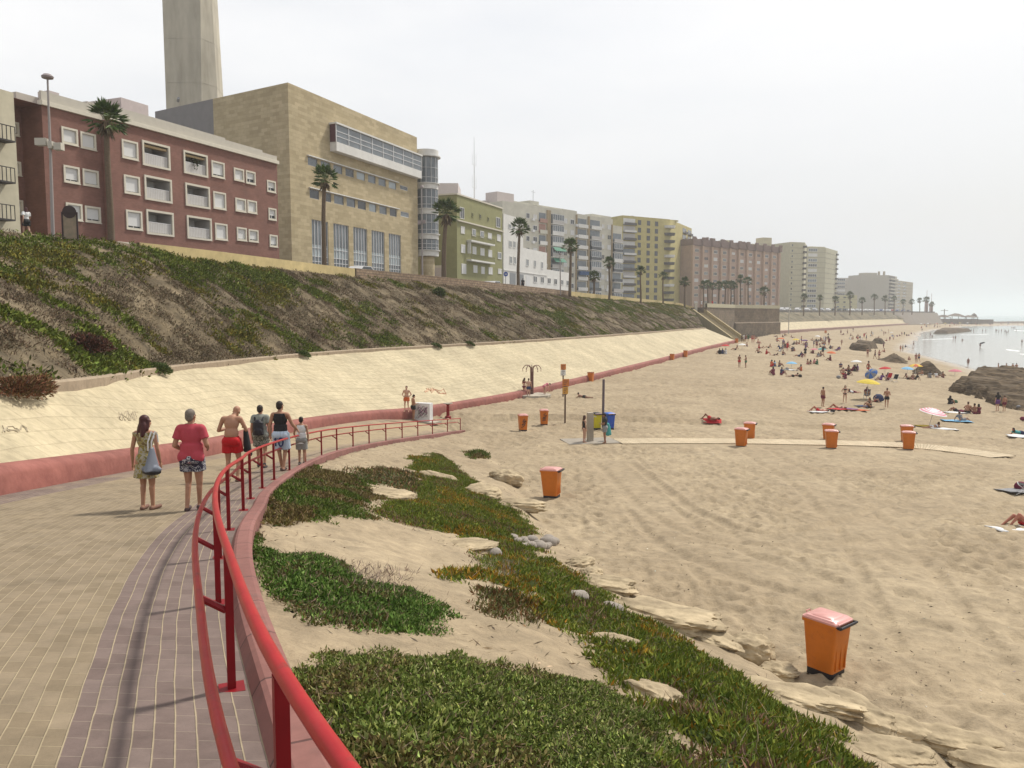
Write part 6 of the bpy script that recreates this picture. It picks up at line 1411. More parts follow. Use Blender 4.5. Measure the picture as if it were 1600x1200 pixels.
# ------------------------------------------------------------------ parked cars
def car_meshes():
    pr = [(-2.05, .35), (-2.1, .75), (-1.95, .95), (-1.15, 1.02), (-.55, 1.45), (.95, 1.47), (1.65, 1.0), (2.0, .92), (2.1, .6), (2.05, .35)]
    def side(w_, P): 
        n = len(P); m = MB(); m.add([(x, -w_, z) for x, z in P] + [(x, w_, z) for x, z in P], [(i, (i + 1) % n, n + (i + 1) % n, n + i) for i in range(n)] + [tuple(range(n - 1, -1, -1)), tuple(range(n, 2 * n))]); return m
    b_ = side(.84, pr); g = side(.85, [(-1.0, 1.03), (-.52, 1.38), (.9, 1.40), (1.45, 1.03)]); wh = MB().lathe([(.31, -.1), (.33, -.05), (.33, .05), (.31, .1)], 14, M=Matrix.Rotation(R(90), 4, 'X'))
    return b_, g.mesh('windows', glass_d), wh.mesh('wheel', black_p)
cb_, cg_, cw_ = car_meshes(); CPs = [plain('car_' + n_, c, .3, .5) for n_, c in (('white', (.62, .62, .62)), ('silver', (.40, .41, .42)), ('dark', (.04, .045, .05)), ('red', (.28, .03, .03)), ('blue', (.05, .08, .2)))]
CBM = [cb_.mesh('body', c) for c in CPs]
def car(p, rz, k, label, group=None):
    o_ = empty('parked_car', p, rz, label, 'car', group); obj('body', CBM[k], o_); obj('windows', cg_, o_)
    for x in (-1.3, 1.3):
        for y in (-.76, .76): obj('wheel', cw_, o_, (x, y, .33))
CN = ['white', 'silver', 'dark', 'red', 'blue']
bb = resample(offset(B2, -1.9), 60); 
for i in range(26):
    k = int(2 + i * 1.9); p = bb[k]; t_ = bb[min(k + 1, 59)] - p; c_ = rnd.choice([0, 0, 0, 1, 1, 2, 3, 4]); car((p[0], p[1], p[2] + .55), math.atan2(t_[1], t_[0]), c_, f'{CN[c_]} car in the far row parked along the dark parapet', f'{CN[c_]} cars in the far row')
for px, Y, c_, lb in ((562, 86, 0, 'white car roof just showing over the start of the stone parapet'), (768, 112, 0, 'white van roof above the stone parapet at the green building'), (1203, 262, 0, 'white van parked on the bastion')):
    ys3 = {562: 417.5, 768: 440.5, 1203: 477.5}[px]; q = PY(px, ys3, Y); car((q[0], Y, q[2] - 1.35), R(68), c_, lb)
# ------------------------------------------------------------------ people
def skinm(n, c): return mat(n, c, .55, .08, 6., spec=.35)
SK = {'tan': skinm('tan_skin', (.36, .19, .12)), 'fair': skinm('fair_skin', (.48, .29, .21)), 'brown': skinm('brown_skin', (.24, .115, .07)), 'red': skinm('sunburnt_skin', (.40, .16, .11))}
CL = {'black': (.02, .02, .022), 'navy': (.03, .04, .10), 'red': (.42, .02, .025), 'white': (.62, .62, .62), 'blue': (.05, .13, .36), 'maroon': (.14, .02, .045), 'orange': (.50, .12, .04), 'purple': (.13, .05, .18), 'green': (.04, .12, .06), 'grey': (.22, .22, .23), 'pink': (.5, .16, .2), 'teal': (.06, .28, .28), 'yellow': (.55, .42, .05), 'sky': (.18, .40, .60)}
CLM = {k: mat('cloth_' + k, c, .85, .1, 10.) for k, c in CL.items()}
HR = {'dark': plain('dark_hair', (.025, .016, .012), .6), 'brown': plain('brown_hair', (.07, .035, .02), .6), 'grey': plain('grey_hair', (.17, .145, .12), .8, var=.3), 'auburn': plain('auburn_hair', (.055, .014, .013), .5)}
TMP = bpy.data.scenes.new('tmp_scene')
def soft(name, prims, vox, mats, smooth=4, cuts=()):
    """melt tapered capsules and ellipsoids into one continuous surface"""
    m = MB()
    for p in prims:
        if p[0] == 'c':
            a, b, r0, r1 = Vector(p[1]), Vector(p[2]), p[3], p[4]; ax = (b - a); L = ax.length
            if L < 1e-4: m.ball(a, r0, 12, 8); continue
            ax /= L; q = ax.to_track_quat('Z', 'Y').to_matrix().to_4x4(); q.translation = a
            pr = [(r0 * math.cos(t), -r0 * math.sin(t)) for t in (1.5, 1.1, .7, .35)] + [(r0, 0), (r1, L)] + [(r1 * math.cos(t), L + r1 * math.sin(t)) for t in (.35, .7, 1.1, 1.5)]
            m.lathe(pr, 14, M=q)
        elif p[0] == 'f':
            a, b, r0, r1 = Vector(p[1]), Vector(p[2]), p[3], p[4]; ax = (b - a); L = ax.length; ax /= L; q = ax.to_track_quat('Z', 'Y').to_matrix().to_4x4(); q.translation = a
            m.lathe([(r0, 0), (r1, L)], 16, M=q, sx=p[5] if len(p) > 5 else 1, sy=p[6] if len(p) > 6 else 1)
        else:
            M = None
            if len(p) > 3: M = p[3]
            m.ball(p[1], p[2], 14, 10, M=M)
    me = bpy.data.meshes.new(name); me.from_pydata(m.v, [], m.f); o = bpy.data.objects.new('tmp', me); TMP.collection.objects.link(o)
    r = o.modifiers.new('r', 'REMESH'); r.mode = 'VOXEL'; r.voxel_size = vox; s = o.modifiers.new('s', 'SMOOTH'); s.iterations = smooth; s.factor = .5
    TMP.view_layers[0].update(); TMP.view_layers[0].update(); dg = TMP.view_layers[0].depsgraph; dg.update(); out_ = bpy.data.meshes.new_from_object(o.evaluated_get(dg)); out_.name = name
    bpy.data.objects.remove(o); bpy.data.meshes.remove(me)
    if cuts:
        bm = bmesh.new(); bm.from_mesh(out_)
        for co, no in cuts: bmesh.ops.bisect_plane(bm, geom=bm.verts[:] + bm.edges[:] + bm.faces[:], plane_co=co, plane_no=no, clear_outer=True)
        bm.to_mesh(out_); bm.free()
    out_.materials.clear()
    for q in (mats if isinstance(mats, (list, tuple)) else [mats]): out_.materials.append(q)
    out_.polygons.foreach_set('use_smooth', [True] * len(out_.polygons)); out_.update(); return out_
V3 = Vector
def mir(d): return {k: (V3(v[0]), V3(v[1])) for k, v in d.items()}
def pose(**k):
    """joints of a 1.75 m figure facing +Y; pairs are (left = -x, right = +x)"""
    J = dict(pelvis=V3((0, 0, .95)), waist=V3((0, .0, 1.09)), chest=V3((0, -.01, 1.29)), neck=V3((0, -.015, 1.47)), head=V3((0, .015, 1.635)), face=V3((0, 1, 0)),
             sh=(V3((-.185, -.015, 1.42)), V3((.185, -.015, 1.42))), el=(V3((-.235, -.04, 1.14)), V3((.235, -.04, 1.14))), wr=(V3((-.24, .02, .895)), V3((.24, .02, .895))),
             hp=(V3((-.09, 0, .92)), V3((.09, 0, .92))), kn=(V3((-.10, .02, .50)), V3((.10, .02, .50))), an=(V3((-.10, -.02, .085)), V3((.10, -.02, .085))), to=(V3((-.115, .13, .03)), V3((.115, .13, .03))))
    for n_, v in k.items(): J[n_] = (V3(v[0]), V3(v[1])) if isinstance(v[0], (tuple, list)) else V3(v)
    return J
def mrot(fwd, up):
    y = V3(fwd).normalized(); z = V3(up); z = (z - y * z.dot(y)).normalized(); x = y.cross(z); return Matrix((x, y, z)).transposed()
def body_prims(J, fem=False, fine=False, belly=0., slim=1.):
    P = []; up = (J['neck'] - J['pelvis']).normalized(); sa = (J['sh'][1] - J['sh'][0]).normalized(); fw = up.cross(sa) * -1
    fw = V3((sa.y * up.z - sa.z * up.y, sa.z * up.x - sa.x * up.z, sa.x * up.y - sa.y * up.x)) * -1
    M = Matrix((sa, sa.cross(up) * -1, up)).transposed()
    w_ = .88 if fem else 1.0; w_ *= slim
    P.append(('e', J['chest'] + up * .03, (.165 * w_, .115, .19), M)); P.append(('e', J['waist'], (.148 * w_ + belly * .5, .105 + belly * .6, .17), M)); P.append(('e', J['pelvis'] - up * .01, (.168 * (1.03 if fem else .97) * slim, .12, .125), M))
    back = M @ V3((0, -1, 0))
    for s_ in (0, 1): P.append(('e', J['hp'][s_] + back * .06 - up * .01, (.09, .085, .09), M))
    P.append(('c', J['sh'][0] + sa * .02, J['sh'][1] - sa * .02, .066 * w_, .066 * w_)); P.append(('c', J['neck'] - up * .06, J['neck'] + (J['head'] - J['neck']) * .5, .06 * w_, .052))
    for s_ in (-1, 1): P.append(('c', J['neck'] + (J['head'] - J['neck']) * .12, J['neck'] + sa * s_ * .12 - up * .05, .05, .045))
    hu = (J['head'] - J['neck']).normalized(); H = mrot(J['face'], hu); h = J['head']; h2 = lambda x, y, z: h + H @ V3((x, y, z))
    P.append(('e', h2(0, -.012, .03), (.074, .092, .088), H)); P.append(('e', h2(0, .02, -.035), (.058, .072, .078), H))
    P.append(('c', h2(0, .088, .005), h2(0, .108, -.03), .011, .016)); P.append(('e', h2(0, .072, -.09), (.028, .02, .02), H)); P.append(('e', h2(0, .085, -.058), (.024, .012, .012), H))
    P.append(('c', h2(-.035, .078, .028), h2(.035, .078, .028), .013, .013))
    for s_ in (-1, 1): P.append(('e', h2(s_ * .076, -.005, -.01), (.013, .022, .034), H))
    for s_ in (0, 1):
        P.append(('c', J['sh'][s_], J['el'][s_], .052 * w_, .041 * w_)); P.append(('c', J['el'][s_], J['el'][s_].lerp(J['wr'][s_], .35), .041 * w_, .042 * w_)); P.append(('c', J['el'][s_].lerp(J['wr'][s_], .35), J['wr'][s_], .042 * w_, .027 * w_))
        P.append(('c', J['hp'][s_], J['kn'][s_], .092 * slim, .056)); P.append(('c', J['kn'][s_], J['an'][s_], .052, .035)); k = J['kn'][s_].lerp(J['an'][s_], .3); dn = (J['an'][s_] - J['kn'][s_]).normalized(); toe = (J['to'][s_] - J['an'][s_]); bk = (toe - dn * toe.dot(dn)).normalized() * -1
        P.append(('c', k + bk * .018 - dn * .04, k + bk * .016 + dn * .09, .046, .036)); P.append(('c', J['an'][s_] + bk * .03 + V3((0, 0, -.03)) * (1 if abs(dn.z) > .5 else 0), J['to'][s_], .034, .026))
        d = (J['wr'][s_] - J['el'][s_]).normalized(); inw = V3((1 if s_ == 0 else -1, 0, 0)); n_ = d.cross(V3((0, 1, 0))); n_ = n_.normalized() if n_.length > .1 else V3((1, 0, 0)); lat = d.cross(n_).normalized()
        if J.get('hands', True):
            pc = J['wr'][s_] + d * .05; HM = Matrix((n_, lat, d)).transposed(); P.append(('e', pc, (.016, .04, .052), HM))
            curl = n_ * (1 if n_.x * inw.x > 0 else -1)
            for q, (o_, L_) in enumerate(((-.028, .070), (-.010, .082), (.010, .076), (.027, .060))):
                a = pc + d * .04 + lat * o_; b = a + d * L_ * .55 + curl * L_ * .18; c = b + d * L_ * .35 + curl * L_ * .38; P.append(('c', a, b, .0095, .009)); P.append(('c', b, c, .009, .0078))
            sgn = 1 if lat.y > 0 else -1; a = pc - d * .02 + lat * sgn * .032; b = a + d * .035 + lat * sgn * .022 + curl * .01; P.append(('c', a, b, .012, .011)); P.append(('c', b, b + d * .03 + curl * .012, .011, .009))
    return P
def hair_prims(J, kind):
    hu = (J['head'] - J['neck']).normalized(); H = mrot(J['face'], hu); h = J['head']; h2 = lambda x, y, z: h + H @ V3((x, y, z))
    P = [('e', h2(0, -.022, .045), (.083, .096, .088), H), ('e', h2(0, -.055, -.005), (.075, .062, .085), H)]
    if kind == 'long': P += [('e', h2(0, -.06, -.10), (.10, .065, .14), H), ('c', h2(-.05, -.06, -.1), h2(-.07, -.085, -.24), .06, .04), ('c', h2(.04, -.06, -.1), h2(.05, -.09, -.25), .06, .04), ('c', h2(-.075, .01, .02), h2(-.085, -.02, -.16), .03, .03), ('c', h2(.075, .01, .02), h2(.085, -.02, -.14), .03, .03)]
    if kind == 'bun': P += [('e', h2(0, -.1, .08), (.045, .045, .04), H)]
    return P
def scale_mesh(me, s):
    me.transform(Matrix.Scale(s, 4)); return me
def torso_prims(J, g, fem=False, sleeves=0., belly=0., slim=1.):
    P = body_prims(J, fem, belly=belly, slim=slim); keep = P[:3] + P[5:6] + (P[7:9] if sleeves else []); out_ = []
    for p in keep:
        if p[0] == 'e': out_.append(('e', p[1], tuple(r + g for r in p[2]), p[3]))
        else: out_.append(('c', p[1], p[2], p[3] + g, p[4] + g))
    if sleeves:
        for s_ in (0, 1): out_.append(('f', J['sh'][s_].lerp(J['el'][s_], -.05), J['sh'][s_].lerp(J['el'][s_], sleeves), .052 + g * .9, .054 + g * 1.1))
    return out_
def shorts_prims(J, g, k, flare=.02, slim=1.):
    up = (J['waist'] - J['pelvis']).normalized(); sa = (J['hp'][1] - J['hp'][0]).normalized(); M = Matrix((sa, sa.cross(up) * -1, up)).transposed(); back = M @ V3((0, -1, 0))
    P = [('e', J['pelvis'] + up * .0, (.165 * slim + g, .125 + g, .13), M), ('e', J['pelvis'].lerp(J['waist'], .55), (.15 * slim + g, .112 + g, .10), M), ('c', J['hp'][0] + back * .06, J['hp'][1] + back * .06, .088 + g, .088 + g)]
    for s_ in (0, 1):
        P.append(('e', J['hp'][s_] + back * .06 - up * .01, (.09 + g, .085 + g, .09 + g), M)); P.append(('f', J['hp'][s_] + up * .04, J['hp'][s_].lerp(J['kn'][s_], k), .095 + g, .085 + g + flare))
    return P

# ---- the six walkers on the ramp, each posed and dressed on its own
HEAD = R(8)
def walker(px, py, h, label, J, skin, hair=None, hairkind='short', fem=False, belly=0., slim=1., rz=HEAD, clothes=(), shoes=None):
    p = hit_ramp(px, py); o = empty('person', tuple(p), rz, label, 'person'); s = h / 1.75; o.scale = (s, s, s)
    b = obj('body', soft('body', body_prims(J, fem, True, belly, slim), .0105, SK[skin], 3), o)
    hu = (J['head'] - J['neck']).normalized(); H = mrot(J['face'], hu); m = MB()
    for sx in (-.031, .031): obj('eye', MB().ball((0, 0, 0), .0115, 8, 6).mesh('eye', CLM['black']), b, tuple(J['head'] + H @ V3((sx, .083, .008))))
    obj('mouth', MB().ball((0, 0, 0), (.022, .006, .006), 10, 6).mesh('mouth', plain('lips', (.30, .09, .08))), b, tuple(J['head'] + H @ V3((0, .095, -.058))))
    if hair: obj('hair', soft('hair', hair_prims(J, hairkind), .011, HR[hair], 3, [(tuple(J['head'] + H @ V3((0, .055, 0))), tuple(H @ V3((0, 1, -.25))))] if hairkind != 'long' else [(tuple(J['head'] + H @ V3((0, .062, 0))), tuple(H @ V3((0, 1, -.1))))]), o)
    for nm, me in clothes: obj(nm, me, o)
    if shoes:
        for s_ in (0, 1): a, t_ = J['an'][s_], J['to'][s_]; d = (t_ - a); d.z = 0; d.normalize(); z_ = min(a.z - .085, t_.z - .03); obj('shoe', soft('shoe', [('c', V3((a.x, a.y, z_ + .035)) - d * .04, V3((t_.x, t_.y, z_ + .03)) + d * .03, .043, .038)] + ([('c', a + V3((0, 0, -.04)), a + V3((0, 0, .02)), .046, .044)] if shoes[1] else []), .012, shoes[0], 2), o)
    return o
def floral(name, cols, scale):
    m = bpy.data.materials.new(name); m.use_nodes = True; t = m.node_tree; b = t.nodes['Principled BSDF']; b.inputs['Roughness'].default_value = .85
    tcn = t.nodes.new('ShaderNodeTexCoord'); n = t.nodes.new('ShaderNodeTexNoise'); n.inputs['Scale'].default_value = scale; n.inputs['Detail'].default_value = 2.5; n.inputs['Roughness'].default_value = .5
    t.links.new(tcn.outputs['Object'], n.inputs['Vector']); r = t.nodes.new('ShaderNodeValToRGB'); r.color_ramp.interpolation = 'CONSTANT'; t.links.new(n.outputs[0], r.inputs[0])
    e_ = r.color_ramp.elements; e_[0].position = 0; e_[0].color = (*cols[0][1], 1); e_[1].position = cols[1][0]; e_[1].color = (*cols[1][1], 1)
    for p_, c in cols[2:]: x = e_.new(p_); x.color = (*c, 1)
    t.links.new(r.outputs[0], b.inputs['Base Color']); return m
# woman in the floral dress
JW = pose(kn=((-.09, .02, .50), (.09, .0, .50)), an=((-.085, -.03, .085), (.09, -.0, .085)), to=((-.10, .12, .03), (.12, .15, .03)), wr=((-.29, .03, .86), (.25, .03, .89)), el=((-.25, -.03, 1.13), (.245, -.04, 1.14)), face=(.45, .9, -.1))
dressm = floral('dress_print', [(0, (.16, .11, .055)), (.38, (.30, .25, .09)), (.46, (.34, .31, .24)), (.54, (.19, .16, .04)), (.60, (.26, .21, .055)), (.68, (.13, .075, .05))], 9)
def dress(J):
    P = torso_prims(J, .014, True); w_ = J['waist']; P += [('f', V3((0, -.01, .60)), V3((0, -.005, 1.02)), .245, .165, 1., .78), ('e', J['pelvis'] + V3((0, -.02, 0)), (.19, .15, .15), Matrix.Identity(3))]
    return soft('dress', P, .013, dressm, 4, [((0, 0, 1.445), (0, 0, 1)), ((-.20, 0, 0), (-1, 0, 0)) if False else ((0, 0, .615), (0, 0, -1))])
walker(232, 796, 1.58, 'woman with long dark red hair in a yellow flowery dress walking down the ramp', JW, 'tan', 'auburn', 'long', True, rz=R(-6), clothes=[('dress', dress(JW))], shoes=(plain('sandal', (.17, .09, .065)), False))
# her shoulder bag
p = hit_ramp(232, 796); bagm = mat('grey_blue_bag', (.17, .19, .23), .6, .12, 5.); bag = empty('shoulder_bag', tuple(p + np.array((.17, -.2, .70))), R(-10), 'grey blue shoulder bag with white straps on the woman in the flowery dress', 'bag')
obj('bag_body', soft('bag_body', [('f', (0, 0, 0), (.02, 0, .38), .19, .05, 1., .42), ('e', (0, 0, .02), (.185, .075, .07), Matrix.Identity(3))], .012, bagm, 4), bag); obj('bag_base', soft('bag_base', [('e', (0, 0, -.02), (.175, .08, .06), Matrix.Identity(3))], .013, plain('black_leather', (.03, .03, .035), .4), 3), bag)
for dx in (-.02, .045): MB().tube([(dx - .02, -.02, .33), (dx, -.04, .48), (dx + .02, .03, .64), (dx, .12, .58), (dx, .14, .45)], .011, 6).build('strap', CLM['white'], bag, True)
# man in the pink shirt
JP = pose(el=((-.265, -.06, 1.15), (.265, -.05, 1.16)), wr=((-.20, .15, 1.04), (.22, .17, 1.06)), kn=((-.095, .07, .50), (.10, .03, .50)), an=((-.10, -.03, .085), (.06, .13, .10)), to=((-.115, .12, .03), (.07, .28, .04)), face=(.25, 1, -.05))
shirtm = mat('pink_jersey', (.40, .055, .075), .85, .1, 3., bump=.006, bscale=9)
tee = lambda J, g=.02, sl=.62, belly=0., hem=.90, m_=None, top=1.515: soft('shirt', torso_prims(J, g, False, sl, belly) + [('f', V3((0, -.005, hem - .05)), J['waist'] + V3((0, -.005, .08)), .185 + belly * .5, .175 + belly * .5, 1., .78)] + [('e', J['hp'][q] + V3((0, -.055, .03)), (.115 + g, .10 + g, .13), Matrix.Identity(3)) for q in (0, 1)], .012, m_, 5, [((0, 0, hem), (0, 0, -1)), ((0, -.02, top), (0, 0, 1))])
swimp = floral('printed_shorts', [(0, (.025, .022, .045)), (.47, (.035, .03, .06)), (.52, (.45, .45, .46)), (.56, (.03, .03, .05)), (.63, (.3, .3, .33))], 13)
shorts = lambda J, k=.5, g=.02, m_=None, fl=.02, nm='shorts', top=1.02: soft(nm, shorts_prims(J, g, k, fl), .012, m_, 4, [((0, 0, top), (0, 0, 1))])
walker(303, 798, 1.68, 'grey haired man in a pink shirt and dark printed shorts on the ramp', JP, 'tan', 'grey', belly=.03, rz=R(4), clothes=[('shirt', tee(JP, .022, .62, .03, .86, shirtm)), ('shorts', shorts(JP, .52, .025, swimp))], shoes=(plain('flip_flop', (.08, .05, .05)), False))
# shirtless man looking down
JS = pose(waist=(0, .0, 1.09), chest=(0, .03, 1.28), neck=(0, .10, 1.44), head=(.055, .22, 1.55), face=(.25, .75, -.75), sh=((-.19, .045, 1.40), (.19, .045, 1.40)), el=((-.30, .06, 1.14), (.30, .09, 1.15)), wr=((-.17, .30, 1.16), (.19, .31, 1.17)), kn=((-.10, .04, .50), (.11, .12, .52)), an=((-.10, -.04, .085), (.10, .02, .12)), to=((-.12, .11, .03), (.12, .18, .03)))
redm = mat('red_shorts', (.42, .008, .012), .8, .1, 5., bump=.008, bscale=8)
walker(364, 753, 1.80, 'shirtless bald man in red shorts looking down as he walks', JS, 'tan', None, belly=.02, rz=R(2), clothes=[('shorts', shorts(JS, .62, .02, redm, .025))], shoes=(plain('brown_sandal', (.12, .07, .05)), False))
p = hit_ramp(364, 753); t_ = empty('black_shirt', tuple(p + np.array((.27, .16, .62))), 0, 'black shirt hanging from the hand of the shirtless man', 'shirt'); t_['category'] = 'shirt'
obj('cloth', soft('cloth', [('c', (0, 0, .52), (.03, -.02, .2), .055, .085), ('c', (.03, -.02, .22), (.10, -.03, .0), .08, .05), ('c', (.02, .03, .3), (-.02, .02, .08), .05, .05)], .012, CLM['black'], 3), t_)
# man with the backpack
JB = pose(kn=((-.10, .06, .50), (.10, .02, .50)), an=((-.10, .10, .10), (.10, -.10, .11)), to=((-.11, .25, .05), (.115, .03, .03)), face=(.2, 1, -.05))
camo = floral('camouflage_shorts', [(0, (.10, .10, .085)), (.44, (.22, .22, .19)), (.52, (.06, .065, .05)), (.60, (.28, .27, .24))], 9)
walker(409, 731, 1.76, 'dark haired man in a grey shirt carrying a black backpack', JB, 'tan', 'dark', rz=R(6), clothes=[('shirt', tee(JB, .02, .55, 0, .88, mat('grey_jersey', (.25, .26, .23), .85, .1, 3.))), ('shorts', shorts(JB, .72, .025, camo))], shoes=(plain('dark_shoe', (.05, .045, .05)), True))
p = hit_ramp(409, 731); bp_ = empty('backpack', tuple(p + np.array((.0, -.20, 1.02))), R(6), 'black backpack on the man in the grey shirt', 'backpack'); bpm = mat('black_nylon', (.022, .02, .026), .6, .2, 6.)
obj('pack_body', soft('pack_body', [('e', (0, -.02, .16), (.15, .10, .22), Matrix.Identity(3)), ('f', (0, -.02, -.06), (0, -.02, .3), .15, .14, 1., .62), ('e', (0, -.09, .06), (.11, .06, .11), Matrix.Identity(3))], .014, bpm, 4), bp_)
for s_ in (-1, 1): MB().tube([(s_ * .10, .03, .34), (s_ * .115, .12, .44), (s_ * .12, .25, .40), (s_ * .13, .29, .25), (s_ * .14, .22, .05), (s_ * .12, .05, -.02)], .022, 6, flat=.5).build('strap', bpm, bp_, True)
# man in the black tank top
JT = pose(kn=((-.06, .06, .50), (.09, .06, .50)), an=((-.02, .12, .09), (.05, -.02, .09)), to=((-.03, .27, .03), (.06, .13, .03)), el=((-.25, -.03, 1.15), (.29, .02, 1.17)), wr=((-.255, .04, .90), (.37, .17, 1.02)), face=(.4, 1, -.05))
jer = mat('pale_striped_shorts', (.42, .50, .60), .8, .25, 3., stretch=(9, 1, .6), detail=1.)
tank = soft('tank_top', torso_prims(JT, .016) + [('f', V3((0, -.005, .86)), JT['waist'] + V3((0, 0, .08)), .175, .165, 1., .78)], .012, CLM['black'], 4, [((0, 0, .90), (0, 0, -1)), ((0, -.02, 1.46), (0, 0, 1)), ((-.135, 0, 1.42), (-1, 0, .28)), ((.135, 0, 1.42), (1, 0, .28))])
wt = walker(440, 736, 1.86, 'tall man in a black tank top and pale shorts numbered 10', JT, 'tan', 'dark', rz=R(3), clothes=[('tank_top', tank), ('shorts', shorts(JT, .85, .03, jer, .03))], shoes=(plain('brown_slipper', (.10, .06, .05)), False))
m = MB()
def digit(cx, pts): m.tube(pts, .019, 6)
yb = -.205
m.tube([(-.085, yb + .012, .86), (-.085, yb + .03, .66)], .02, 6); m.tube([(-.115, yb + .02, .82), (-.085, yb + .012, .86)], .016, 6)
zz = [(.045 + .052 * math.sin(a), yb + .012 + .012 * math.cos(a), .76 + .10 * math.cos(a)) for a in np.linspace(0, 2 * math.pi, 17)]; m.tube(zz, .02, 6, cap=False)
m.build('number', plain('navy_print', (.02, .03, .10)), wt)
# boy in white
JY = pose(kn=((-.09, .05, .50), (.09, .01, .50)), an=((-.09, .02, .085), (.09, -.05, .10)), to=((-.10, .17, .03), (.10, .08, .03)), el=((-.26, .03, 1.16), (.235, -.04, 1.14)), wr=((-.27, .20, 1.02), (.23, .03, .90)))
btank = soft('tank_top', torso_prims(JY, .018) + [('f', V3((0, -.005, .78)), JY['waist'] + V3((0, 0, .08)), .185, .17, 1., .78)], .013, CLM['white'], 4, [((0, 0, .80), (0, 0, -1)), ((0, -.02, 1.46), (0, 0, 1)), ((-.14, 0, 1.42), (-1, 0, .28)), ((.14, 0, 1.42), (1, 0, .28))])
walker(472, 727, 1.42, 'boy in a white sleeveless top and grey shorts beside the tall man', JY, 'tan', 'dark', rz=R(4), slim=.9, clothes=[('tank_top', btank), ('shorts', shorts(JY, .8, .025, mat('grey_shorts', (.24, .235, .22), .85, .15, 4.)))], shoes=(plain('boy_shoe', (.07, .06, .06)), True))

# ---- bathers: a few poses, melted once, copied with their own skin and swimwear
POSES = {
 'stand': pose(), 'stand2': pose(el=((-.31, -.08, 1.17), (.31, -.08, 1.17)), wr=((-.19, .05, 1.04), (.19, .05, 1.04)), kn=((-.11, .03, .5), (.12, .02, .5)), an=((-.12, -.02, .085), (.14, -.02, .085)), to=((-.15, .12, .03), (.18, .12, .03))),
 'walk': pose(kn=((-.09, .16, .52), (.09, -.03, .50)), an=((-.09, .20, .10), (.09, -.30, .16)), to=((-.10, .35, .05), (.10, -.18, .05)), el=((-.24, -.14, 1.15), (.24, .06, 1.14)), wr=((-.25, -.10, .90), (.25, .24, .95))),
 'hold': pose(el=((-.25, .02, 1.14), (.25, .02, 1.14)), wr=((-.11, .22, 1.12), (.12, .22, 1.14)), head=(0, .05, 1.62), face=(0, .9, -.4)),
 'sit': pose(pelvis=(0, 0, .12), waist=(0, -.02, .26), chest=(0, .0, .46), neck=(0, .04, .64), head=(0, .08, .80), sh=((-.18, .02, .58), (.18, .02, .58)), el=((-.27, .22, .40), (.27, .22, .40)), wr=((-.12, .40, .42), (.12, .40, .42)), hp=((-.09, .02, .11), (.09, .02, .11)), kn=((-.13, .42, .44), (.13, .42, .44)), an=((-.10, .66, .08), (.10, .66, .08)), to=((-.10, .80, .04), (.10, .80, .04))),
 'prop': pose(pelvis=(0, 0, .11), waist=(0, -.08, .24), chest=(0, -.19, .40), neck=(0, -.26, .55), head=(0, -.26, .71), face=(0, 1, -.1), sh=((-.18, -.25, .50), (.18, -.25, .50)), el=((-.26, -.42, .28), (.26, -.42, .28)), wr=((-.25, -.50, .06), (.25, -.50, .06)), hp=((-.09, .03, .10), (.09, .03, .10)), kn=((-.11, .46, .17), (.11, .44, .30)), an=((-.10, .88, .06), (.10, .78, .07)), to=((-.12, .93, .15), (.10, .92, .05))),
 'lie': pose(pelvis=(0, 0, .12), waist=(0, -.13, .12), chest=(0, -.33, .13), neck=(0, -.50, .13), head=(0, -.66, .14), face=(0, .15, 1), sh=((-.18, -.45, .12), (.18, -.45, .12)), el=((-.27, -.20, .07), (.27, -.2, .07)), wr=((-.24, .04, .06), (.24, .04, .06)), hp=((-.09, .03, .11), (.09, .03, .11)), kn=((-.12, .36, .46), (.10, .40, .38)), an=((-.10, .62, .08), (.10, .74, .07)), to=((-.10, .77, .04), (.10, .89, .04))),
 'prone': pose(pelvis=(0, 0, .12), waist=(0, .14, .13), chest=(0, .34, .18), neck=(0, .50, .26), head=(0, .60, .38), face=(0, 1, -.1), sh=((-.18, .46, .22), (.18, .46, .22)), el=((-.22, .56, .05), (.22, .56, .05)), wr=((-.1, .76, .05), (.1, .76, .05)), hp=((-.09, -.03, .11), (.09, -.03, .11)), kn=((-.1, -.44, .08), (.1, -.44, .08)), an=((-.1, -.86, .07), (.1, -.86, .07)), to=((-.1, -.99, .03), (.1, -.99, .03))),
 'bend': pose(pelvis=(0, -.08, .93), waist=(0, .05, 1.02), chest=(0, .25, 1.10), neck=(0, .42, 1.10), head=(0, .56, 1.08), face=(0, .6, -.8), sh=((-.18, .38, 1.08), (.18, .38, 1.08)), el=((-.2, .42, .80), (.2, .42, .80)), wr=((-.16, .5, .58), (.16, .5, .58))),
}
BASE = {}
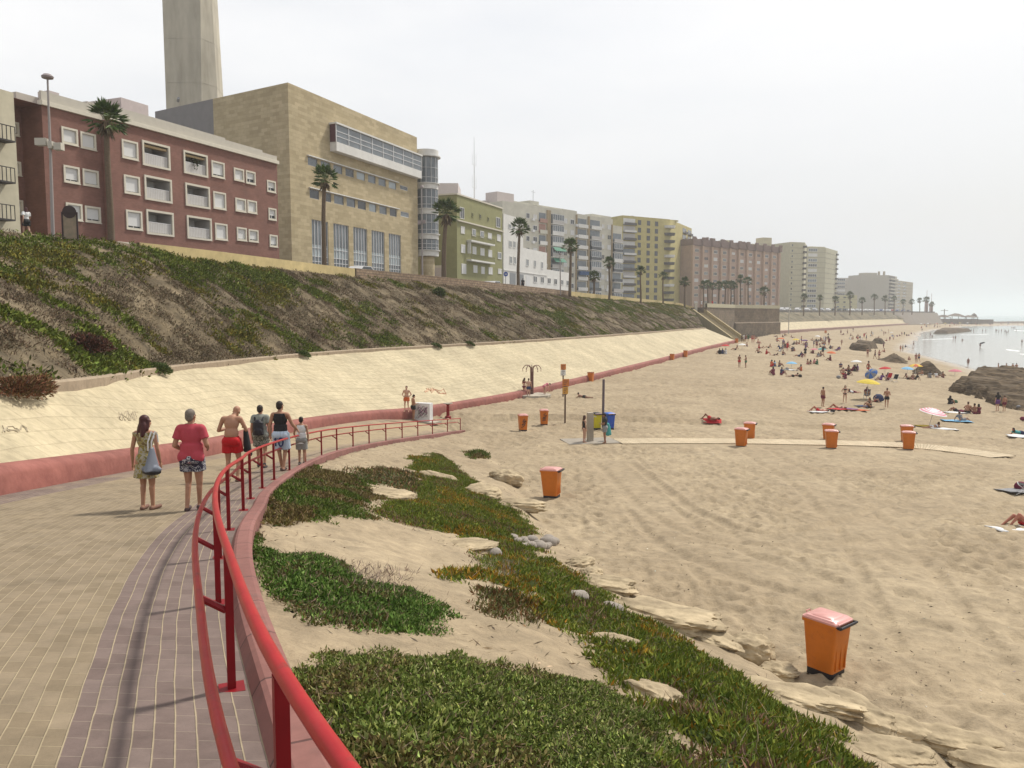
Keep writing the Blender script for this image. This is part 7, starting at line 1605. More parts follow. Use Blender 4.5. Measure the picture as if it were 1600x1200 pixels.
def base(pz, fem, suit):
    k = (pz, fem, suit)
    if k in BASE: return BASE[k]
    J = POSES[pz]; bk = (pz, fem)
    if bk not in BASE: BASE[bk] = (soft('body', body_prims(J, fem, belly=0 if fem else .015), .024, SK['tan'], 2), soft('hair', hair_prims(J, 'long' if fem else 'short'), .024, HR['dark'], 2, [(tuple(J['head'] + V3(J['face']).normalized() * .05), tuple(V3(J['face']).normalized()))]))
    up = (J['waist'] - J['pelvis']).normalized()
    if suit == 'trunks': ms = [('swim_shorts', soft('swim_shorts', shorts_prims(J, .022, .45), .026, CLM['navy'], 2, [(tuple(J['pelvis'].lerp(J['waist'], .5)), tuple(up))]))]
    elif suit == 'bikini':
        P = shorts_prims(J, .016, .06)[:4] + shorts_prims(J, .016, .05)[5:6]; ms = [('bikini_bottom', soft('bikini_bottom', P, .026, CLM['black'], 2, [(tuple(J['pelvis'].lerp(J['waist'], .25)), tuple(up))]))]
        t = torso_prims(J, .016, True)[:1]; c = J['chest']; cu = (J['neck'] - J['waist']).normalized(); ms.append(('bikini_top', soft('bikini_top', t, .026, CLM['black'], 2, [(tuple(c + cu * .09), tuple(cu)), (tuple(c - cu * .02), tuple(-cu))])))
    elif suit == 'swimsuit': ms = [('swimsuit', soft('swimsuit', torso_prims(J, .016, True)[:3] + shorts_prims(J, .016, .05)[:2], .026, CLM['black'], 2, [(tuple(J['chest'] + (J['neck'] - J['waist']).normalized() * .10), tuple((J['neck'] - J['waist']).normalized()))]))]
    else: ms = [('shirt', soft('shirt', torso_prims(J, .022, fem, .6), .026, CLM['black'], 2)), ('shorts', soft('shorts', shorts_prims(J, .024, .6), .026, CLM['black'], 2))]
    BASE[k] = (*BASE[bk], ms); return BASE[k]
SEAT = {'sit', 'prop', 'lie', 'prone'}
def bather(px, py, pz, rz, label, skin='tan', suit='trunks', col='navy', hair='dark', fem=False, h=1.72, group=None, pos=None, sink=0., col2=None, hat=None):
    p = hit(px, py) if pos is None else np.array(pos); b_, h_, ms = base(pz, fem, suit); s = h / 1.75
    o = empty('person', (p[0], p[1], p[2] - sink - (.03 if pz in SEAT else .0)), R(rz), label, 'person', group); o.scale = (s, s, s)
    def put(nm, me, m_): q = obj(nm, me, o); q.material_slots[0].link = 'OBJECT'; q.material_slots[0].material = m_; return q
    put('body', b_, SK[skin]); put('hair', h_, hat or HR[hair])
    for i, (nm, me) in enumerate(ms): put(nm, me, CLM[col2 if (i and col2) else col])
    return o
# ------------------------------------------------------------------ the beach crowd
def cz(ox, oy, s): return lambda x, y: (ox + x / s, oy + y / s)
K7, K4, K3, K2, K1 = cz(1240, 590, 8.889), cz(1400, 540, 8), cz(1280, 510, 10), cz(1110, 500, 8.889), cz(1390, 440, 7.619)
rc = random.Random(21)
def umbrella(px, py_base, py_top, wpx, cols, label, tilt=(0, 0), stripes=8, low=False):
    p = hit(px, py_base); Y = p[1]; r = max(.75, wpx * Y / FPX / 2); H = max(1.0, (py_base - py_top) * Y / FPX); 
    o = empty('beach_umbrella', tuple(p), 0, label, 'umbrella'); o.rotation_euler = (tilt[0], tilt[1], rc.random())
    MB().tube([(0, 0, -.2), (0, 0, H - .02)], .022, 6).build('pole', metal_w, o, True)
    m = MB(); n = 16; hts = [(0.02, H), (.35 * r, H - .05 * r), (.7 * r, H - .17 * r), (r, H - .34 * r), (r, H - .36 * r), (.7 * r, H - .19 * r), (.35 * r, H - .075 * r), (.02, H - .02)]
    for i in range(len(hts) - 1):
        for j in range(n):
            a, b = 2 * math.pi * j / n, 2 * math.pi * (j + 1) / n; q = []
            for (rr_, z), t in ((hts[i], a), (hts[i], b), (hts[i + 1], b), (hts[i + 1], a)): q.append((rr_ * math.cos(t), rr_ * math.sin(t), z))
            k = 0 if len(cols) == 1 else ((j // 2) % len(cols) if stripes else 0); m.add(q, [(0, 1, 2, 3)], k)
    m.build('canopy', [CLM[c] if isinstance(c, str) else c for c in cols], o); return o
def towel(px, py, rz, col, label, w=.9, l=1.8):
    p = hit(px, py); m = MB(); n = 10; V = []
    for i in range(n + 1):
        for j in range(6):
            x, y = (i / n - .5) * l, (j / 5 - .5) * w; c, s_ = math.cos(R(rz)), math.sin(R(rz)); X_, Y_ = p[0] + x * c - y * s_, p[1] + x * s_ + y * c; V.append((X_ - p[0], Y_ - p[1], float(hz(np.array([X_]), np.array([Y_]))[0]) - p[2] + .05 + .02 * math.sin(x * 5 + y * 3)))
    me = mesh_np('beach_towel', V, grid_faces(n + 1, 6)[:, ::-1], [CLM[col] if isinstance(col, str) else col], smooth=True); o = obj('beach_towel', me, loc=tuple(p), label=label, cat='towel'); sm = o.modifiers.new('t', 'SOLIDIFY'); sm.thickness = .025; return o
def bag(px, py, col, label, s=.3):
    p = hit(px, py); o = obj('beach_bag', soft('beach_bag', [('e', (0, 0, s * .5), (s * .8, s * .5, s * .6), Matrix.Identity(3)), ('c', (-s * .3, 0, s), (s * .3, 0, s), s * .12, s * .12), ('e', (s * .2, 0, s * .3), (s * .7, s * .45, s * .35), Matrix.Identity(3))], .05, CLM[col], 2), loc=tuple(p), label=label, cat='bag'); return o
CHAIR = None
def beach_chair(px, py, rz, col, label):
    global CHAIR
    if CHAIR is None:
        f = MB(); 
        for s_ in (-.28, .28): f.tube([(s_, -.3, 0), (s_, .25, .42)], .014, 5); f.tube([(s_, .3, 0), (s_, -.22, .36)], .014, 5); f.tube([(s_, -.22, .36), (s_, -.5, .92)], .014, 5)
        f.tube([(-.28, -.5, .92), (.28, -.5, .92)], .014, 5); f.tube([(-.28, .25, .42), (.28, .25, .42)], .014, 5); f.tube([(-.28, -.3, 0), (.28, -.3, 0)], .014, 5)
        CHAIR = (f.mesh('frame', metal_w), MB().add([(-.27, .27, .40), (.27, .27, .40), (.27, -.2, .33), (-.27, -.2, .33), (-.27, .27, .42), (.27, .27, .42), (.27, -.2, .35), (-.27, -.2, .35)], [(0, 3, 2, 1), (4, 5, 6, 7), (0, 1, 5, 4), (1, 2, 6, 5), (2, 3, 7, 6), (3, 0, 4, 7)]).mesh('seat', CLM['blue']), MB().add([(-.27, -.22, .36), (.27, -.22, .36), (.27, -.5, .9), (-.27, -.5, .9), (-.27, -.25, .35), (.27, -.25, .35), (.27, -.53, .89), (-.27, -.53, .89)], [(0, 1, 2, 3), (4, 7, 6, 5), (0, 4, 5, 1), (1, 5, 6, 2), (2, 6, 7, 3), (3, 7, 4, 0)]).mesh('backrest', CLM['blue']))
    p = hit(px, py); o = empty('beach_chair', tuple(p), R(rz), label, 'chair')
    for me, nm in zip(CHAIR, ('frame', 'seat', 'backrest')):
        q = obj(nm, me, o)
        if nm != 'frame': q.material_slots[0].link = 'OBJECT'; q.material_slots[0].material = CLM[col]
def B(xy, *a, **k): return bather(xy[0], xy[1], *a, **k)
# the group around the yellow umbrella
umbrella(*K7(1010, 300), 596.5 - 4.5, 35, ['yellow'], 'yellow beach umbrella over the group of bathers', (.04, .06))
B(K7(405, 405), 'stand', -70, 'lean man in dark trunks standing at the left of the yellow umbrella group', 'tan', 'trunks', 'maroon')
B(K7(710, 355), 'stand2', 170, 'grey haired woman in a dark bikini with hands on hips', 'fair', 'bikini', 'black', 'grey', True, 1.62)
B(K7(350, 470), 'lie', 70, 'sunburnt sunbather with raised knees on a white towel', 'red', 'trunks', 'red', 'dark')
towel(*K7(360, 478), 20, 'white', 'white towel under the sunbather with raised knees', .8, 2.0)
bag(*K7(540, 480), 'black', 'black bag beside the head of the sunbather with raised knees', .25)
B(K7(610, 430), 'lie', 75, 'woman lying with raised knees on a red towel', 'tan', 'bikini', 'maroon', 'brown', True, 1.62)
towel(*K7(620, 440), 15, 'red', 'red towel under the woman with raised knees', .9, 1.9); towel(*K7(770, 440), -8, 'purple', 'purple and blue towel in front of the hands on hips woman', .9, 1.7); towel(*K7(920, 455), -5, 'orange', 'orange towel next to the purple one', .8, 1.5); towel(*K7(980, 400), 5, 'navy', 'dark blue towel under the crouched bather in black', .9, 1.5)
B(K7(830, 212), 'prone', 110, 'dark haired person lying face down behind the hands on hips woman', 'red', 'shirt', 'white', 'dark', True, 1.65, col2='maroon')
beach_chair(*K7(1015, 300), 150, 'grey', 'grey folding chair in the shade of the yellow umbrella'); B(K7(1015, 292), 'sit', 160, 'person in a dark hat sitting under the yellow umbrella', 'tan', 'shirt', 'maroon', 'dark', True, 1.7, col2='grey', sink=-.28)
B(K7(1060, 410), 'sit', 110, 'bather in black crouched low in front of the yellow umbrella', 'tan', 'swimsuit', 'black', 'dark', True, 1.7); B(K7(1130, 330), 'sit', -150, 'small child sitting near the dark blue bag', 'fair', 'trunks', 'red', 'dark', False, 1.1)
bag(*K7(1175, 330), 'navy', 'big round dark blue beach bag beside the yellow umbrella group', .62)
B(K7(1290, 420), 'hold', -30, 'bare chested man in black trunks standing right of the yellow umbrella', 'tan', 'trunks', 'black', 'brown', h=1.74)
# around the striped umbrella
strp = bpy.data.materials.new('pink_stripes'); strp.use_nodes = True; t = strp.node_tree; tcn = t.nodes.new('ShaderNodeTexCoord'); sp = t.nodes.new('ShaderNodeSeparateXYZ'); cb3 = t.nodes.new('ShaderNodeCombineXYZ'); t.links.new(tcn.outputs['Object'], sp.inputs[0]); t.links.new(sp.outputs[0], cb3.inputs[0]); t.links.new(sp.outputs[1], cb3.inputs[1])
ln = t.nodes.new('ShaderNodeVectorMath'); ln.operation = 'LENGTH'; t.links.new(cb3.outputs[0], ln.inputs[0]); m5 = t.nodes.new('ShaderNodeMath'); m5.operation = 'MULTIPLY'; m5.inputs[1].default_value = 5.2; t.links.new(ln.outputs['Value'], m5.inputs[0]); fr5 = t.nodes.new('ShaderNodeMath'); fr5.operation = 'FRACT'; t.links.new(m5.outputs[0], fr5.inputs[0]); gt = t.nodes.new('ShaderNodeMath'); gt.operation = 'GREATER_THAN'; gt.inputs[1].default_value = .55; t.links.new(fr5.outputs[0], gt.inputs[0]); mx5 = t.nodes.new('ShaderNodeMix'); mx5.data_type = 'RGBA'; mx5.inputs[6].default_value = (.62, .14, .22, 1); mx5.inputs[7].default_value = (.66, .62, .62, 1); t.links.new(gt.outputs[0], mx5.inputs[0]); t.links.new(mx5.outputs[2], t.nodes['Principled BSDF'].inputs['Base Color'])
umbrella(*K4(415, 1000), 636.5, 41, [strp], 'pink and white striped umbrella tilted low over a towel', (.22, .03))
towel(*K4(370, 1010), -5, 'yellow', 'yellow towel under the pink striped umbrella', .8, 1.3); B(K4(450, 1028), 'prone', -80, 'sunbather lying face down under the pink striped umbrella', 'tan', 'bikini', 'white', 'brown', True, 1.6); towel(*K4(600, 1045), -10, 'white', 'white towel right of the pink striped umbrella', .8, 1.8)
B(K4(670, 740), 'sit', -60, 'dark haired woman in black sitting upright on the sand', 'tan', 'shirt', 'black', 'dark', True, 1.7); bag(*K4(740, 720), 'green', 'dark green bag behind the woman in black sitting on the sand', .3)
towel(*K4(740, 840), 8, 'white', 'white towel under the man sitting with his back to the dark recliner', .9, 2.0); B(K4(900, 838), 'sit', -20, 'broad bare backed man sitting on a towel below the big rock', 'tan', 'trunks', 'black', 'brown', h=1.85); B(K4(760, 830), 'lie', 85, 'dark clothed person lying beside the broad bare backed man', 'brown', 'shirt', 'maroon', 'dark', False, 1.7, col2='black')
B(K4(985, 850), 'sit', 15, 'bather with brown skin, left of two sitting close together', 'brown', 'trunks', 'maroon', 'dark'); B(K4(1035, 850), 'sit', -5, 'bather with brown skin, right of two sitting close together', 'brown', 'swimsuit', 'maroon', 'dark', True, 1.65)
B(K4(820, 945), 'prop', -70, 'bather leaning back on one arm on a sky blue towel', 'tan', 'shirt', 'grey', 'brown', False, 1.7, col2='grey'); towel(*K4(760, 945), -3, 'sky', 'sky blue towel under the bather leaning back', .9, 2.2)
B(K4(1265, 820), 'stand', 10, 'stout woman in a black swimsuit with a purple wrap by the big rock', 'fair', 'shirt', 'black', 'dark', True, 1.70, col2='purple'); B(K4(1350, 822), 'stand', 0, 'child in trunks standing beside the stout woman', 'tan', 'trunks', 'maroon', 'brown', False, 1.42)
for i, (xy, nm) in enumerate(((K4(1530, 785), 'grey bag lying on wet sand at the right edge'), (K4(1580, 935), 'brown bag at the right edge above the reclining bather'))): bag(*xy, ['grey', 'maroon'][i], nm, .28)
B(K4(1560, 1105), 'prone', 95, 'bather in teal and navy lying at the right edge of the picture', 'red', 'shirt', 'teal', 'dark', True, 1.7, col2='navy'); towel(1592, 682, 0, 'white', 'white towel below the teal and navy bather at the right edge', .8, 1.4)
bag(1594, 766, 'maroon', 'large dark maroon bag at the right edge of the sand', .34); towel(1592, 768, 10, 'grey', 'grey towel with the large maroon bag at the right edge', .9, 1.6); beach_chair(1601, 772, 60, 'black', 'black folding chair cut by the right edge of the picture')
B((1607, 824), 'lie', 86, 'reddish brown sunbather whose legs reach in from the right edge', 'red', 'trunks', 'red', 'dark'); towel(1601, 829, 5, 'white', 'white towel under the legs at the right edge', .8, 2.0)
B((1110, 655), 'lie', 60, 'lone sunbather with raised feet on a red towel far left of the bins', 'brown', 'trunks', 'red', 'dark', False, 1.6); towel(1113, 656, -10, 'red', 'small red towel under the lone sunbather left of the bins', .7, 1.3)
B((912, 621), 'prone', 60, 'dark haired bather lying propped on the elbows by the sign posts', 'brown', 'trunks', 'black', 'dark', False, 1.6)
# showers, block and fountain
B((819, 619), 'hold', -40, 'bather rinsing with raised arms under the tall shower, left one', 'fair', 'bikini', 'maroon', 'brown', True, 1.68); B((826, 621), 'stand', 10, 'man in navy shorts under the tall shower', 'fair', 'trunks', 'navy', 'brown', False, 1.72); B((851, 619), 'bend', -60, 'bather bending right of the tall shower', 'fair', 'swimsuit', 'pink', 'brown', True, 1.7)
B((913, 692), 'stand', -70, 'woman in a black swimsuit left of the concrete shower', 'fair', 'swimsuit', 'black', 'brown', True, 1.62); B((945, 693), 'hold', 75, 'man in dark clothes right of the concrete shower', 'brown', 'shirt', 'black', 'dark', False, 1.78, col2='grey')
p = hit(949, 690); obj('beach_towel', soft('beach_towel', [('c', (0, 0, 1.0), (.02, .02, .5), .13, .17), ('c', (.12, .03, .9), (.16, .04, .45), .06, .09)], .03, CLM['teal'], 2), loc=tuple(p), label='grey teal towel hanging from the man at the concrete shower', cat='towel')
pr = hit_ramp(646, 656.5); bather(0, 0, 'hold', -60, 'man in black trunks leaning on the graffiti block', 'tan', 'trunks', 'black', 'dark', h=1.76, pos=pr); q = hit_ramp(635.5, 644) if PATH_BVH.ray_cast(Vector((0, 0, 0)), Vector(ray(635.5, 655)).normalized())[0] is None else hit_ramp(635.5, 655); bather(0, 0, 'stand2', 170, 'man with hands on hips behind the graffiti block', 'fair', 'trunks', 'orange', 'brown', h=1.70, pos=PZ(635.5, 643.5, -6.35))
# below the wall
B(K2(400, 660), 'hold', -50, 'left of two brown skinned people standing alone in mid beach', 'brown', 'trunks', 'red', 'dark', h=1.75); B(K2(490, 665), 'hold', 60, 'right of two brown skinned people standing alone in mid beach', 'brown', 'trunks', 'green', 'brown', h=1.72)
B(K2(845, 645), 'sit', -80, 'sitting person in an orange red top facing a friend in blue', 'brown', 'shirt', 'orange', 'dark', True, 1.9, col2='red'); B(K2(895, 645), 'sit', 80, 'sitting person in blue facing the orange red one', 'tan', 'shirt', 'sky', 'dark', True, 1.7, col2='blue'); B(K2(955, 645), 'sit', -75, 'bather with raised knees right of the one in blue', 'brown', 'trunks', 'navy', 'dark')
B(K2(875, 757), 'sit', 20, 'person wrapped in maroon, left of two in the nearest sitting row', 'brown', 'shirt', 'maroon', 'dark', True, 1.9, col2='maroon'); B(K2(985, 757), 'sit', -70, 'person in navy and maroon, right of two in the nearest sitting row', 'brown', 'shirt', 'navy', 'dark', False, 1.8, col2='maroon')
B(K2(1150, 783), 'prone', -85, 'dark bather lying flat right of the maroon one', 'brown', 'trunks', 'black', 'dark', False, 1.7); bag(*K2(1245, 790), 'black', 'small dark bag right of the flat lying dark bather', .3); B(K2(1260, 705), 'sit', 30, 'lone brown skinned bather sitting cross legged in mid beach', 'brown', 'swimsuit', 'orange', 'dark', True)
umbrella(*K2(1125, 680), 569, 11, ['sky'], 'low pale blue umbrella in mid beach'); towel(*K2(1120, 695), 0, 'white', 'white towel by the low pale blue umbrella', .8, 1.9); bag(*K2(1065, 690), 'grey', 'dark grey bag left of the pale blue umbrella', .3)
B(K2(665, 455), 'prop', -60, 'bather reclining alone below the bastion', 'brown', 'trunks', 'black', 'dark'); B(K2(890, 492), 'prone', -80, 'tanned sunbather lying flat in front of the orange umbrella', 'brown', 'bikini', 'black', 'dark', True)
umbrella(*K2(205, 470), 538, 13, ['red'], 'red umbrella close to the pink wall near the stairs'); 
for x, nm, c in ((130, 'leftmost of three people under the red umbrella', 'black'), (170, 'middle person under the red umbrella', 'navy'), (215, 'rightmost of three people under the red umbrella', 'white')): B(K2(x, 472), 'sit', 30, nm, 'brown', 'shirt', c, 'dark', False, 1.85)
umbrella(*K2(440, 400), 537, 9, ['white'], 'white umbrella on the sand near the stair foot')
for x, y, nm, c, sk in ((435, 305, 'leftmost of the people gathered at the stair foot', 'black', 'brown'), (463, 305, 'person in white at the stair foot', 'white', 'tan'), (487, 308, 'tall brown skinned person in the middle at the stair foot', 'maroon', 'brown'), (525, 305, 'person in green at the stair foot', 'green', 'tan'), (578, 312, 'red skinned person, left of two right of the stair foot', 'red', 'red'), (604, 312, 'red skinned person, right of two right of the stair foot', 'orange', 'red')): B(K2(x, y), 'stand', rc.uniform(-90, 90), nm, sk, 'shirt' if c in ('white', 'green', 'black') else 'trunks', c, 'dark', h=1.75)
# middle distance umbrellas
for (x, y, top, w_, c, lb, kk) in [(980, 330, 527.5, 11, 'orange', 'orange umbrella over a crowd in chairs below the bastion', K2), (1185, 330, 529, 10, 'yellow', 'flat yellow umbrella right of the orange one', K2), (1310, 340, 530.5, 10, 'purple', 'purple umbrella right of the flat yellow one', K2), (1485, 280, 524, 8, 'white', 'white umbrella over the group farthest below the bastion', K2), (1440, 470, 544.5, 11, 'pink', 'pink sunshade left of the pale teal one', K2), (1545, 470, 543.5, 8, 'teal', 'pale teal umbrella beside the pink sunshade', K2),
                                   (180, 530, 548.8, 13, 'orange', 'bright orange umbrella standing alone over one sitting bather', K3), (575, 690, 562.5, 15, 'white', 'white blue umbrella over a dark sitting group', K3), (1030, 790, 572.8, 17, 'red', 'red umbrella leaning beside the grey blue shade', K3), (1365, 800, 573, 17, 'sky', 'bright blue umbrella in front of the orange yellow one', K3), (1130, 125, 519, 4, 'white', 'tiny white umbrella far along the beach', K3)]:
    x_, y_ = kk(x, y); umbrella(x_, y_, top, w_, [c], lb, (rc.uniform(-.1, .1), rc.uniform(-.1, .1)))
umbrella(*K4(240, 390), 568.5, 21, ['orange', 'yellow'], 'orange yellow umbrella before the dark hump of rock'); umbrella(*K4(735, 380), 577, 20, ['pink'], 'pale salmon umbrella at the tip of the huge rock outcrop')
x_, y_ = K3(880, 830); umbrella(x_, y_, 574, 20, ['blue', 'grey'], 'grey blue shade tilted to the ground beside the red umbrella', (.0, -.9))
GP = 'bathers sitting round the middle umbrellas'
SEATED = [(K2, 965, 400, 'shirt', 'navy'), (K2, 1000, 395, 'shirt', 'grey'), (K2, 1035, 385, 'shirt', 'black'), (K2, 1060, 390, 'shirt', 'purple'), (K2, 1010, 340, 'shirt', 'navy'), (K2, 1200, 340, 'trunks', 'maroon'), (K2, 1235, 335, 'trunks', 'red'), (K2, 1325, 355, 'shirt', 'purple'), (K2, 1345, 360, 'shirt', 'grey'), (K2, 1465, 300, 'shirt', 'black'), (K2, 1490, 305, 'shirt', 'navy'), (K2, 1525, 300, 'shirt', 'black'), (K2, 1565, 335, 'trunks', 'red'), (K2, 1415, 290, 'trunks', 'navy'), (K2, 930, 285, 'trunks', 'maroon'),
      (K2, 1235, 505, 'shirt', 'navy'), (K2, 1275, 515, 'shirt', 'maroon'), (K2, 1425, 470, 'shirt', 'maroon'), (K2, 1495, 512, 'shirt', 'grey'), (K2, 1525, 505, 'trunks', 'navy'), (K2, 1525, 370, 'trunks', 'navy'), (K2, 1160, 430, 'trunks', 'red'), (K2, 1345, 615, 'trunks', 'pink'), (K2, 1390, 617, 'trunks', 'white'), (K2, 1438, 612, 'shirt', 'pink'), (K2, 1485, 622, 'shirt', 'green'), (K2, 810, 385, 'trunks', 'black'), (K2, 350, 412, 'trunks', 'black'), (K2, 510, 365, 'trunks', 'navy'), (K2, 970, 435, 'shirt', 'white'),
      (K3, 175, 535, 'shirt', 'maroon'), (K3, 335, 645, 'shirt', 'navy'), (K3, 425, 690, 'trunks', 'maroon'), (K3, 510, 690, 'shirt', 'maroon'), (K3, 555, 692, 'shirt', 'black'), (K3, 600, 690, 'shirt', 'purple'), (K3, 375, 750, 'trunks', 'red'), (K3, 410, 815, 'shirt', 'maroon'), (K3, 455, 755, 'shirt', 'black'), (K3, 960, 835, 'shirt', 'purple'), (K3, 1070, 835, 'shirt', 'maroon'), (K3, 1385, 825, 'trunks', 'black'), (K3, 1455, 830, 'trunks', 'maroon'), (K3, 1500, 830, 'shirt', 'black'), (K4, 425, 402, 'shirt', 'grey'), (K4, 505, 395, 'shirt', 'white'), (K4, 330, 370, 'trunks', 'white'), (K4, 590, 400, 'trunks', 'maroon'), (K4, 160, 185, 'trunks', 'red')]
for i, (kk, x, y, su, c) in enumerate(SEATED): B(kk(x, y), rc.choice(['sit', 'sit', 'prop']), rc.uniform(-180, 180), 'small sunlit bather sitting on the sand among the middle umbrellas', rc.choice(['tan', 'brown', 'brown']), su, c, 'dark', rc.random() < .5, rc.uniform(1.6, 1.85), GP)
for x, y, c, lb in ((1170, 868, 'black', 'black beach chair right of the red umbrella'), (1075, 845, 'red', 'red beach chair right of the grey blue shade')): beach_chair(*K3(x, y), 120, c, lb)
bag(*K3(300, 812), 'grey', 'grey bag left of the maroon sitting bather', .35)
for i in range(55):
    f = rc.random(); px = 1178 + 240 * f; py = 525 + 32 * rc.random() - 6 * f
    if 1325 < px < 1375 and py > 532: continue
    B((px, py), rc.choice(['sit', 'sit', 'prop', 'prone', 'stand']), rc.uniform(-180, 180), 'small sunlit bather sitting on the sand among the middle umbrellas' if False else 'tiny bather scattered on the sand between the bastion and the flat dark rocks', rc.choice(['tan', 'brown', 'brown', 'red']), rc.choice(['trunks', 'shirt']), rc.choice(['navy', 'maroon', 'black', 'red', 'purple', 'blue']), 'dark', False, rc.uniform(1.6, 1.85), 'bathers scattered below the bastion')
GS = 'bathers standing along the middle of the beach'
for kk, x, y, lb, c, h_ in [(K3, 765, 775, 'tall reddish bather standing alone left of the grey blue shade', 'red', 1.95), (K3, 755, 490, 'bather standing before the flat dark rock', 'maroon', 1.75), (K3, 870, 512, 'left of two bathers standing left of the smooth dark hump', 'navy', 1.7), (K3, 935, 515, 'right of two bathers standing left of the smooth dark hump', 'maroon', 1.7), (K3, 350, 305, 'tiny lone bather walking on bare sand left of the flat rocks', 'navy', 1.6), (K3, 55, 452, 'dark figure standing right of the pale teal umbrella', 'black', 1.75), (K2, 1315, 520, 'dark figure standing between the purple towel and the pink sunshade', 'black', 1.75),
                            (K4, 248, 212, 'left figure of a couple at the waterline behind the orange yellow umbrella', 'pink', 1.7), (K4, 284, 208, 'right figure of a couple at the waterline behind the orange yellow umbrella', 'navy', 1.75), (K3, 1270, 395, 'left of two bathers romping on the wet sand', 'orange', 1.7), (K3, 1305, 390, 'right of two bathers romping on the wet sand', 'green', 1.7), (K3, 1475, 318, 'lone bather wading where sand meets the bay', 'navy', 1.75), (K3, 1155, 212, 'pale bather walking towards the water far along the beach', 'white', 1.7), (K4, 900, 262, 'bather clambering behind the tip of the huge rock outcrop', 'maroon', 1.65)]:
    B(kk(x, y), rc.choice(['walk', 'stand', 'hold']), rc.uniform(-180, 180), lb, rc.choice(['tan', 'brown', 'red']), rc.choice(['trunks', 'bikini']) if c not in ('black', 'white') else 'shirt', c, 'dark', False, h_)
for x, lb in ((1275, 'small figure wading behind the huge rock outcrop, leftmost'), (1375, 'figure in purple wading behind the huge rock outcrop'), (1455, 'left of the close pair wading behind the huge rock outcrop'), (1502, 'right of the close pair wading behind the huge rock outcrop')):
    p = PZ(1400 + x / 8, 583, -9.95); bather(0, 0, 'stand', rc.uniform(-90, 90), lb, 'tan', 'trunks', {1375: 'purple'}.get(x, 'navy'), 'dark', h=1.7, pos=p)
p = K3(930, 222); B(p, 'sit', 30, 'bather sitting on the small dark rock', 'tan', 'trunks', 'navy', 'dark', pos=hit(1373, 536) + np.array((0, 0, 1.25)))
# in the shallows
for x, y, sink, lb, c in [(757, 690, .25, 'left of two waders with long reflections in the bay', 'red'), (783, 690, .25, 'right of two waders with long reflections in the bay', 'maroon'), (866, 705, .9, 'pale head and shoulders of a bather low in the bay', 'white'), (1078, 780, .45, 'wader carrying a dark board in the bay', 'black'), (970, 595, .3, 'left of a pair wading off the dark reef', 'navy'), (1000, 600, .3, 'right of a pair wading off the dark reef', 'maroon'), (1105, 597, .35, 'left of two separate waders beyond the board carrier', 'navy'), (1145, 593, .35, 'right of two separate waders beyond the board carrier', 'maroon'), (1575, 735, .35, 'wader near the right edge of the bay', 'black'), (1507, 590, .4, 'wader just below the far pink clad bathers', 'navy')]:
    x_, y_ = K1(x, y); bather(0, 0, rc.choice(['stand', 'walk']), rc.uniform(-180, 180), lb, 'brown', 'trunks', c, 'dark', h=1.75, pos=PZ(x_, y_, -10) , sink=sink)
p = PZ(*K1(1085, 780), -10); m = MB(); m.lathe([(.01, -.9), (.17, -.6), (.24, 0), (.2, .6), (.01, .95)], 12, sy=.16, M=Matrix.Rotation(R(75), 4, 'Y')); m.build('surf_board', plain('dark_board', (.03, .03, .04), .4), loc=(p[0] + .25, p[1] - .2, -8.75), label='dark board carried by the wader in the bay', cat='board')
GW = 'bathers wading at the far end of the bay'
for x, y in [(1262, 592), (1275, 595), (1300, 598), (1331, 594), (1365, 606), (1380, 604), (1395, 622), (1414, 602), (1455, 560), (1475, 562), (1490, 558)]:
    x_, y_ = K1(x, y); bather(0, 0, rc.choice(['stand', 'walk']), rc.uniform(-180, 180), 'tiny dark bather wading at the far end of the bay', 'brown', 'trunks', rc.choice(['navy', 'maroon', 'black', 'red']), 'dark', h=1.75, pos=PZ(x_, y_, -10), sink=.3, group=GW)
GF = 'tiny bathers on the far beach and reef'
LF = 'tiny distant bather in the crowd on the far beach and reef'
far_pts = [K3(530, 195), K3(530, 90), K3(660, 212), K3(735, 218), K3(700, 185), K3(640, 185), K3(800, 155), K3(835, 155), K3(815, 140), K3(370, 138), K3(338, 132), K3(440, 128), K3(970, 72), K3(1040, 108), K3(1080, 112), K3(1220, 158), K3(1255, 152), K3(1290, 148), K3(1330, 146), K3(1365, 148), K3(1400, 146), K3(1440, 120), K3(1480, 128), K3(490, 205), K3(600, 200), K3(580, 185), K3(40, 235), K3(75, 245), K3(100, 195), K3(20, 210), K3(140, 190), K3(155, 285), K1(485, 655), K1(508, 658), K1(385, 595), K1(45, 692), K1(375, 555)]
for a, b in far_pts: B((a, b), rc.choice(['stand', 'sit', 'walk', 'sit', 'prop']), rc.uniform(-180, 180), LF, rc.choice(['tan', 'brown']), rc.choice(['trunks', 'shirt']), rc.choice(['navy', 'maroon', 'black', 'red', 'white', 'purple']), 'dark', False, rc.uniform(1.6, 1.8), GF)
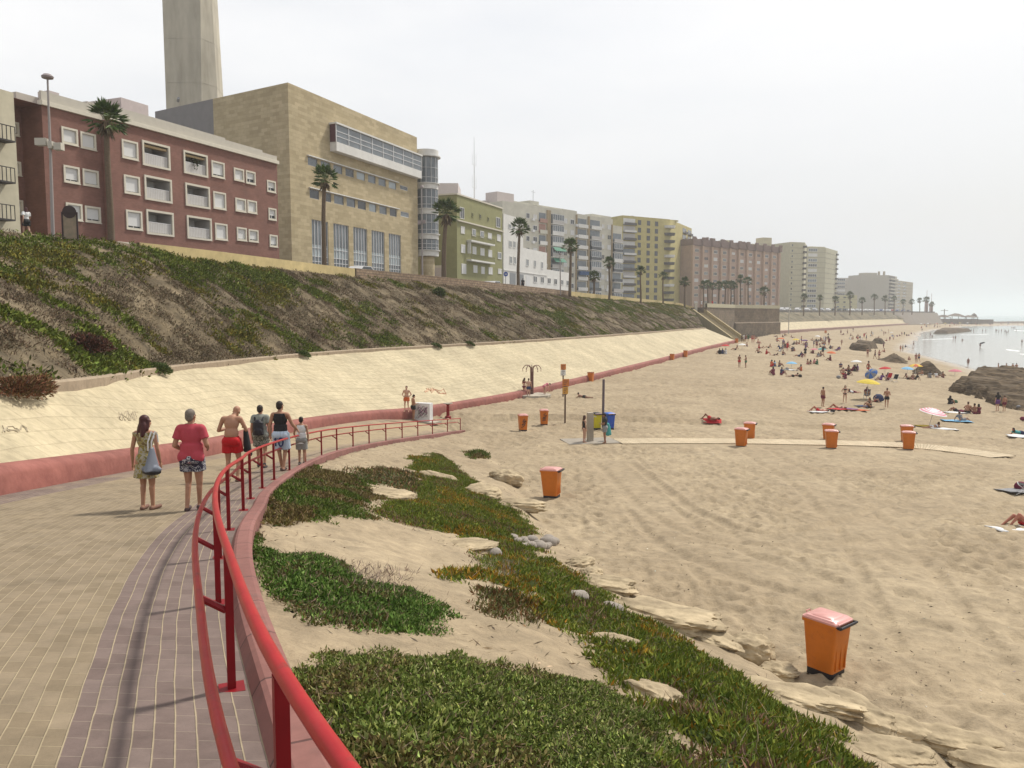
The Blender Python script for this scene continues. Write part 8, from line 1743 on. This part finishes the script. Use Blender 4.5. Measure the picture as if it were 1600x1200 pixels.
for i in range(78):
    f = rc.random(); px = 1438 + 175 * f; py = rc.uniform(506.2, 510.5) - 2.2 * f + (1.0 if f < .3 else 0) * rc.random() * 5
    B((px, py), rc.choice(['stand', 'stand', 'walk', 'sit']), rc.uniform(-180, 180), LF, rc.choice(['tan', 'brown', 'red']), rc.choice(['trunks', 'shirt']), rc.choice(['navy', 'maroon', 'black', 'red', 'white', 'orange', 'blue']), 'dark', False, rc.uniform(1.65, 1.85), GF)
for i in range(7): px = 1440 + 12 * i + rc.uniform(-4, 4); umbrella(px, 508.5 - i * .25, 505.2 - i * .2, 4, [rc.choice(['red', 'white', 'blue', 'orange', 'yellow'])], ['first tiny umbrella of the far crowd, counted from the sea wall', 'second tiny umbrella of the far crowd from the sea wall', 'third tiny umbrella of the far crowd from the sea wall', 'fourth tiny umbrella of the far crowd from the sea wall', 'fifth tiny umbrella of the far crowd from the sea wall', 'sixth tiny umbrella of the far crowd from the sea wall', 'last tiny umbrella of the far crowd, nearest the open water'][i])
# people up on the street
q = PY(42, 361, 45); bather(0, 0, 'walk', 60, 'person with red hair walking at the bank edge before the brick house', 'fair', 'shirt', 'white', 'auburn', True, 1.65, pos=q - np.array((0, 0, .35)), col2='black')
q = PY(817, 444, 118); bather(0, 0, 'stand', 20, 'dark figure behind the stone parapet near the palm at the white building', 'brown', 'shirt', 'black', 'dark', False, 1.75, pos=q - np.array((0, 0, .9)))
for x, c in ((1096, 'white'), (1113, 'red')): q = PY(x, 476, 212); bather(0, 0, 'stand', 0, f'person in {c} at the stair head between the gate pillars' if x == 1096 else 'person in red just right of the gate pillars', 'tan', 'shirt', c, 'dark', False, 1.75, pos=q - np.array((0, 0, .6)))
bpy.data.scenes.remove(TMP)
# ------------------------------------------------------------------ sea air
def haze():
    m = bpy.data.materials.new('sea_haze'); m.use_nodes = True; t = m.node_tree
    t.nodes.remove(t.nodes['Principled BSDF'])
    pv = t.nodes.new('ShaderNodeVolumePrincipled'); pv.inputs['Color'].default_value = (.93, .95, .98, 1); pv.inputs['Density'].default_value = .00036; pv.inputs['Anisotropy'].default_value = .2
    t.links.new(pv.outputs[0], t.nodes['Material Output'].inputs['Volume'])
    o = MB().box(-4200, -300, -15, 14200, 14200, 88).build('haze', m, kind='stuff', label='thin pale sea haze over the whole bay', cat='haze')
haze()
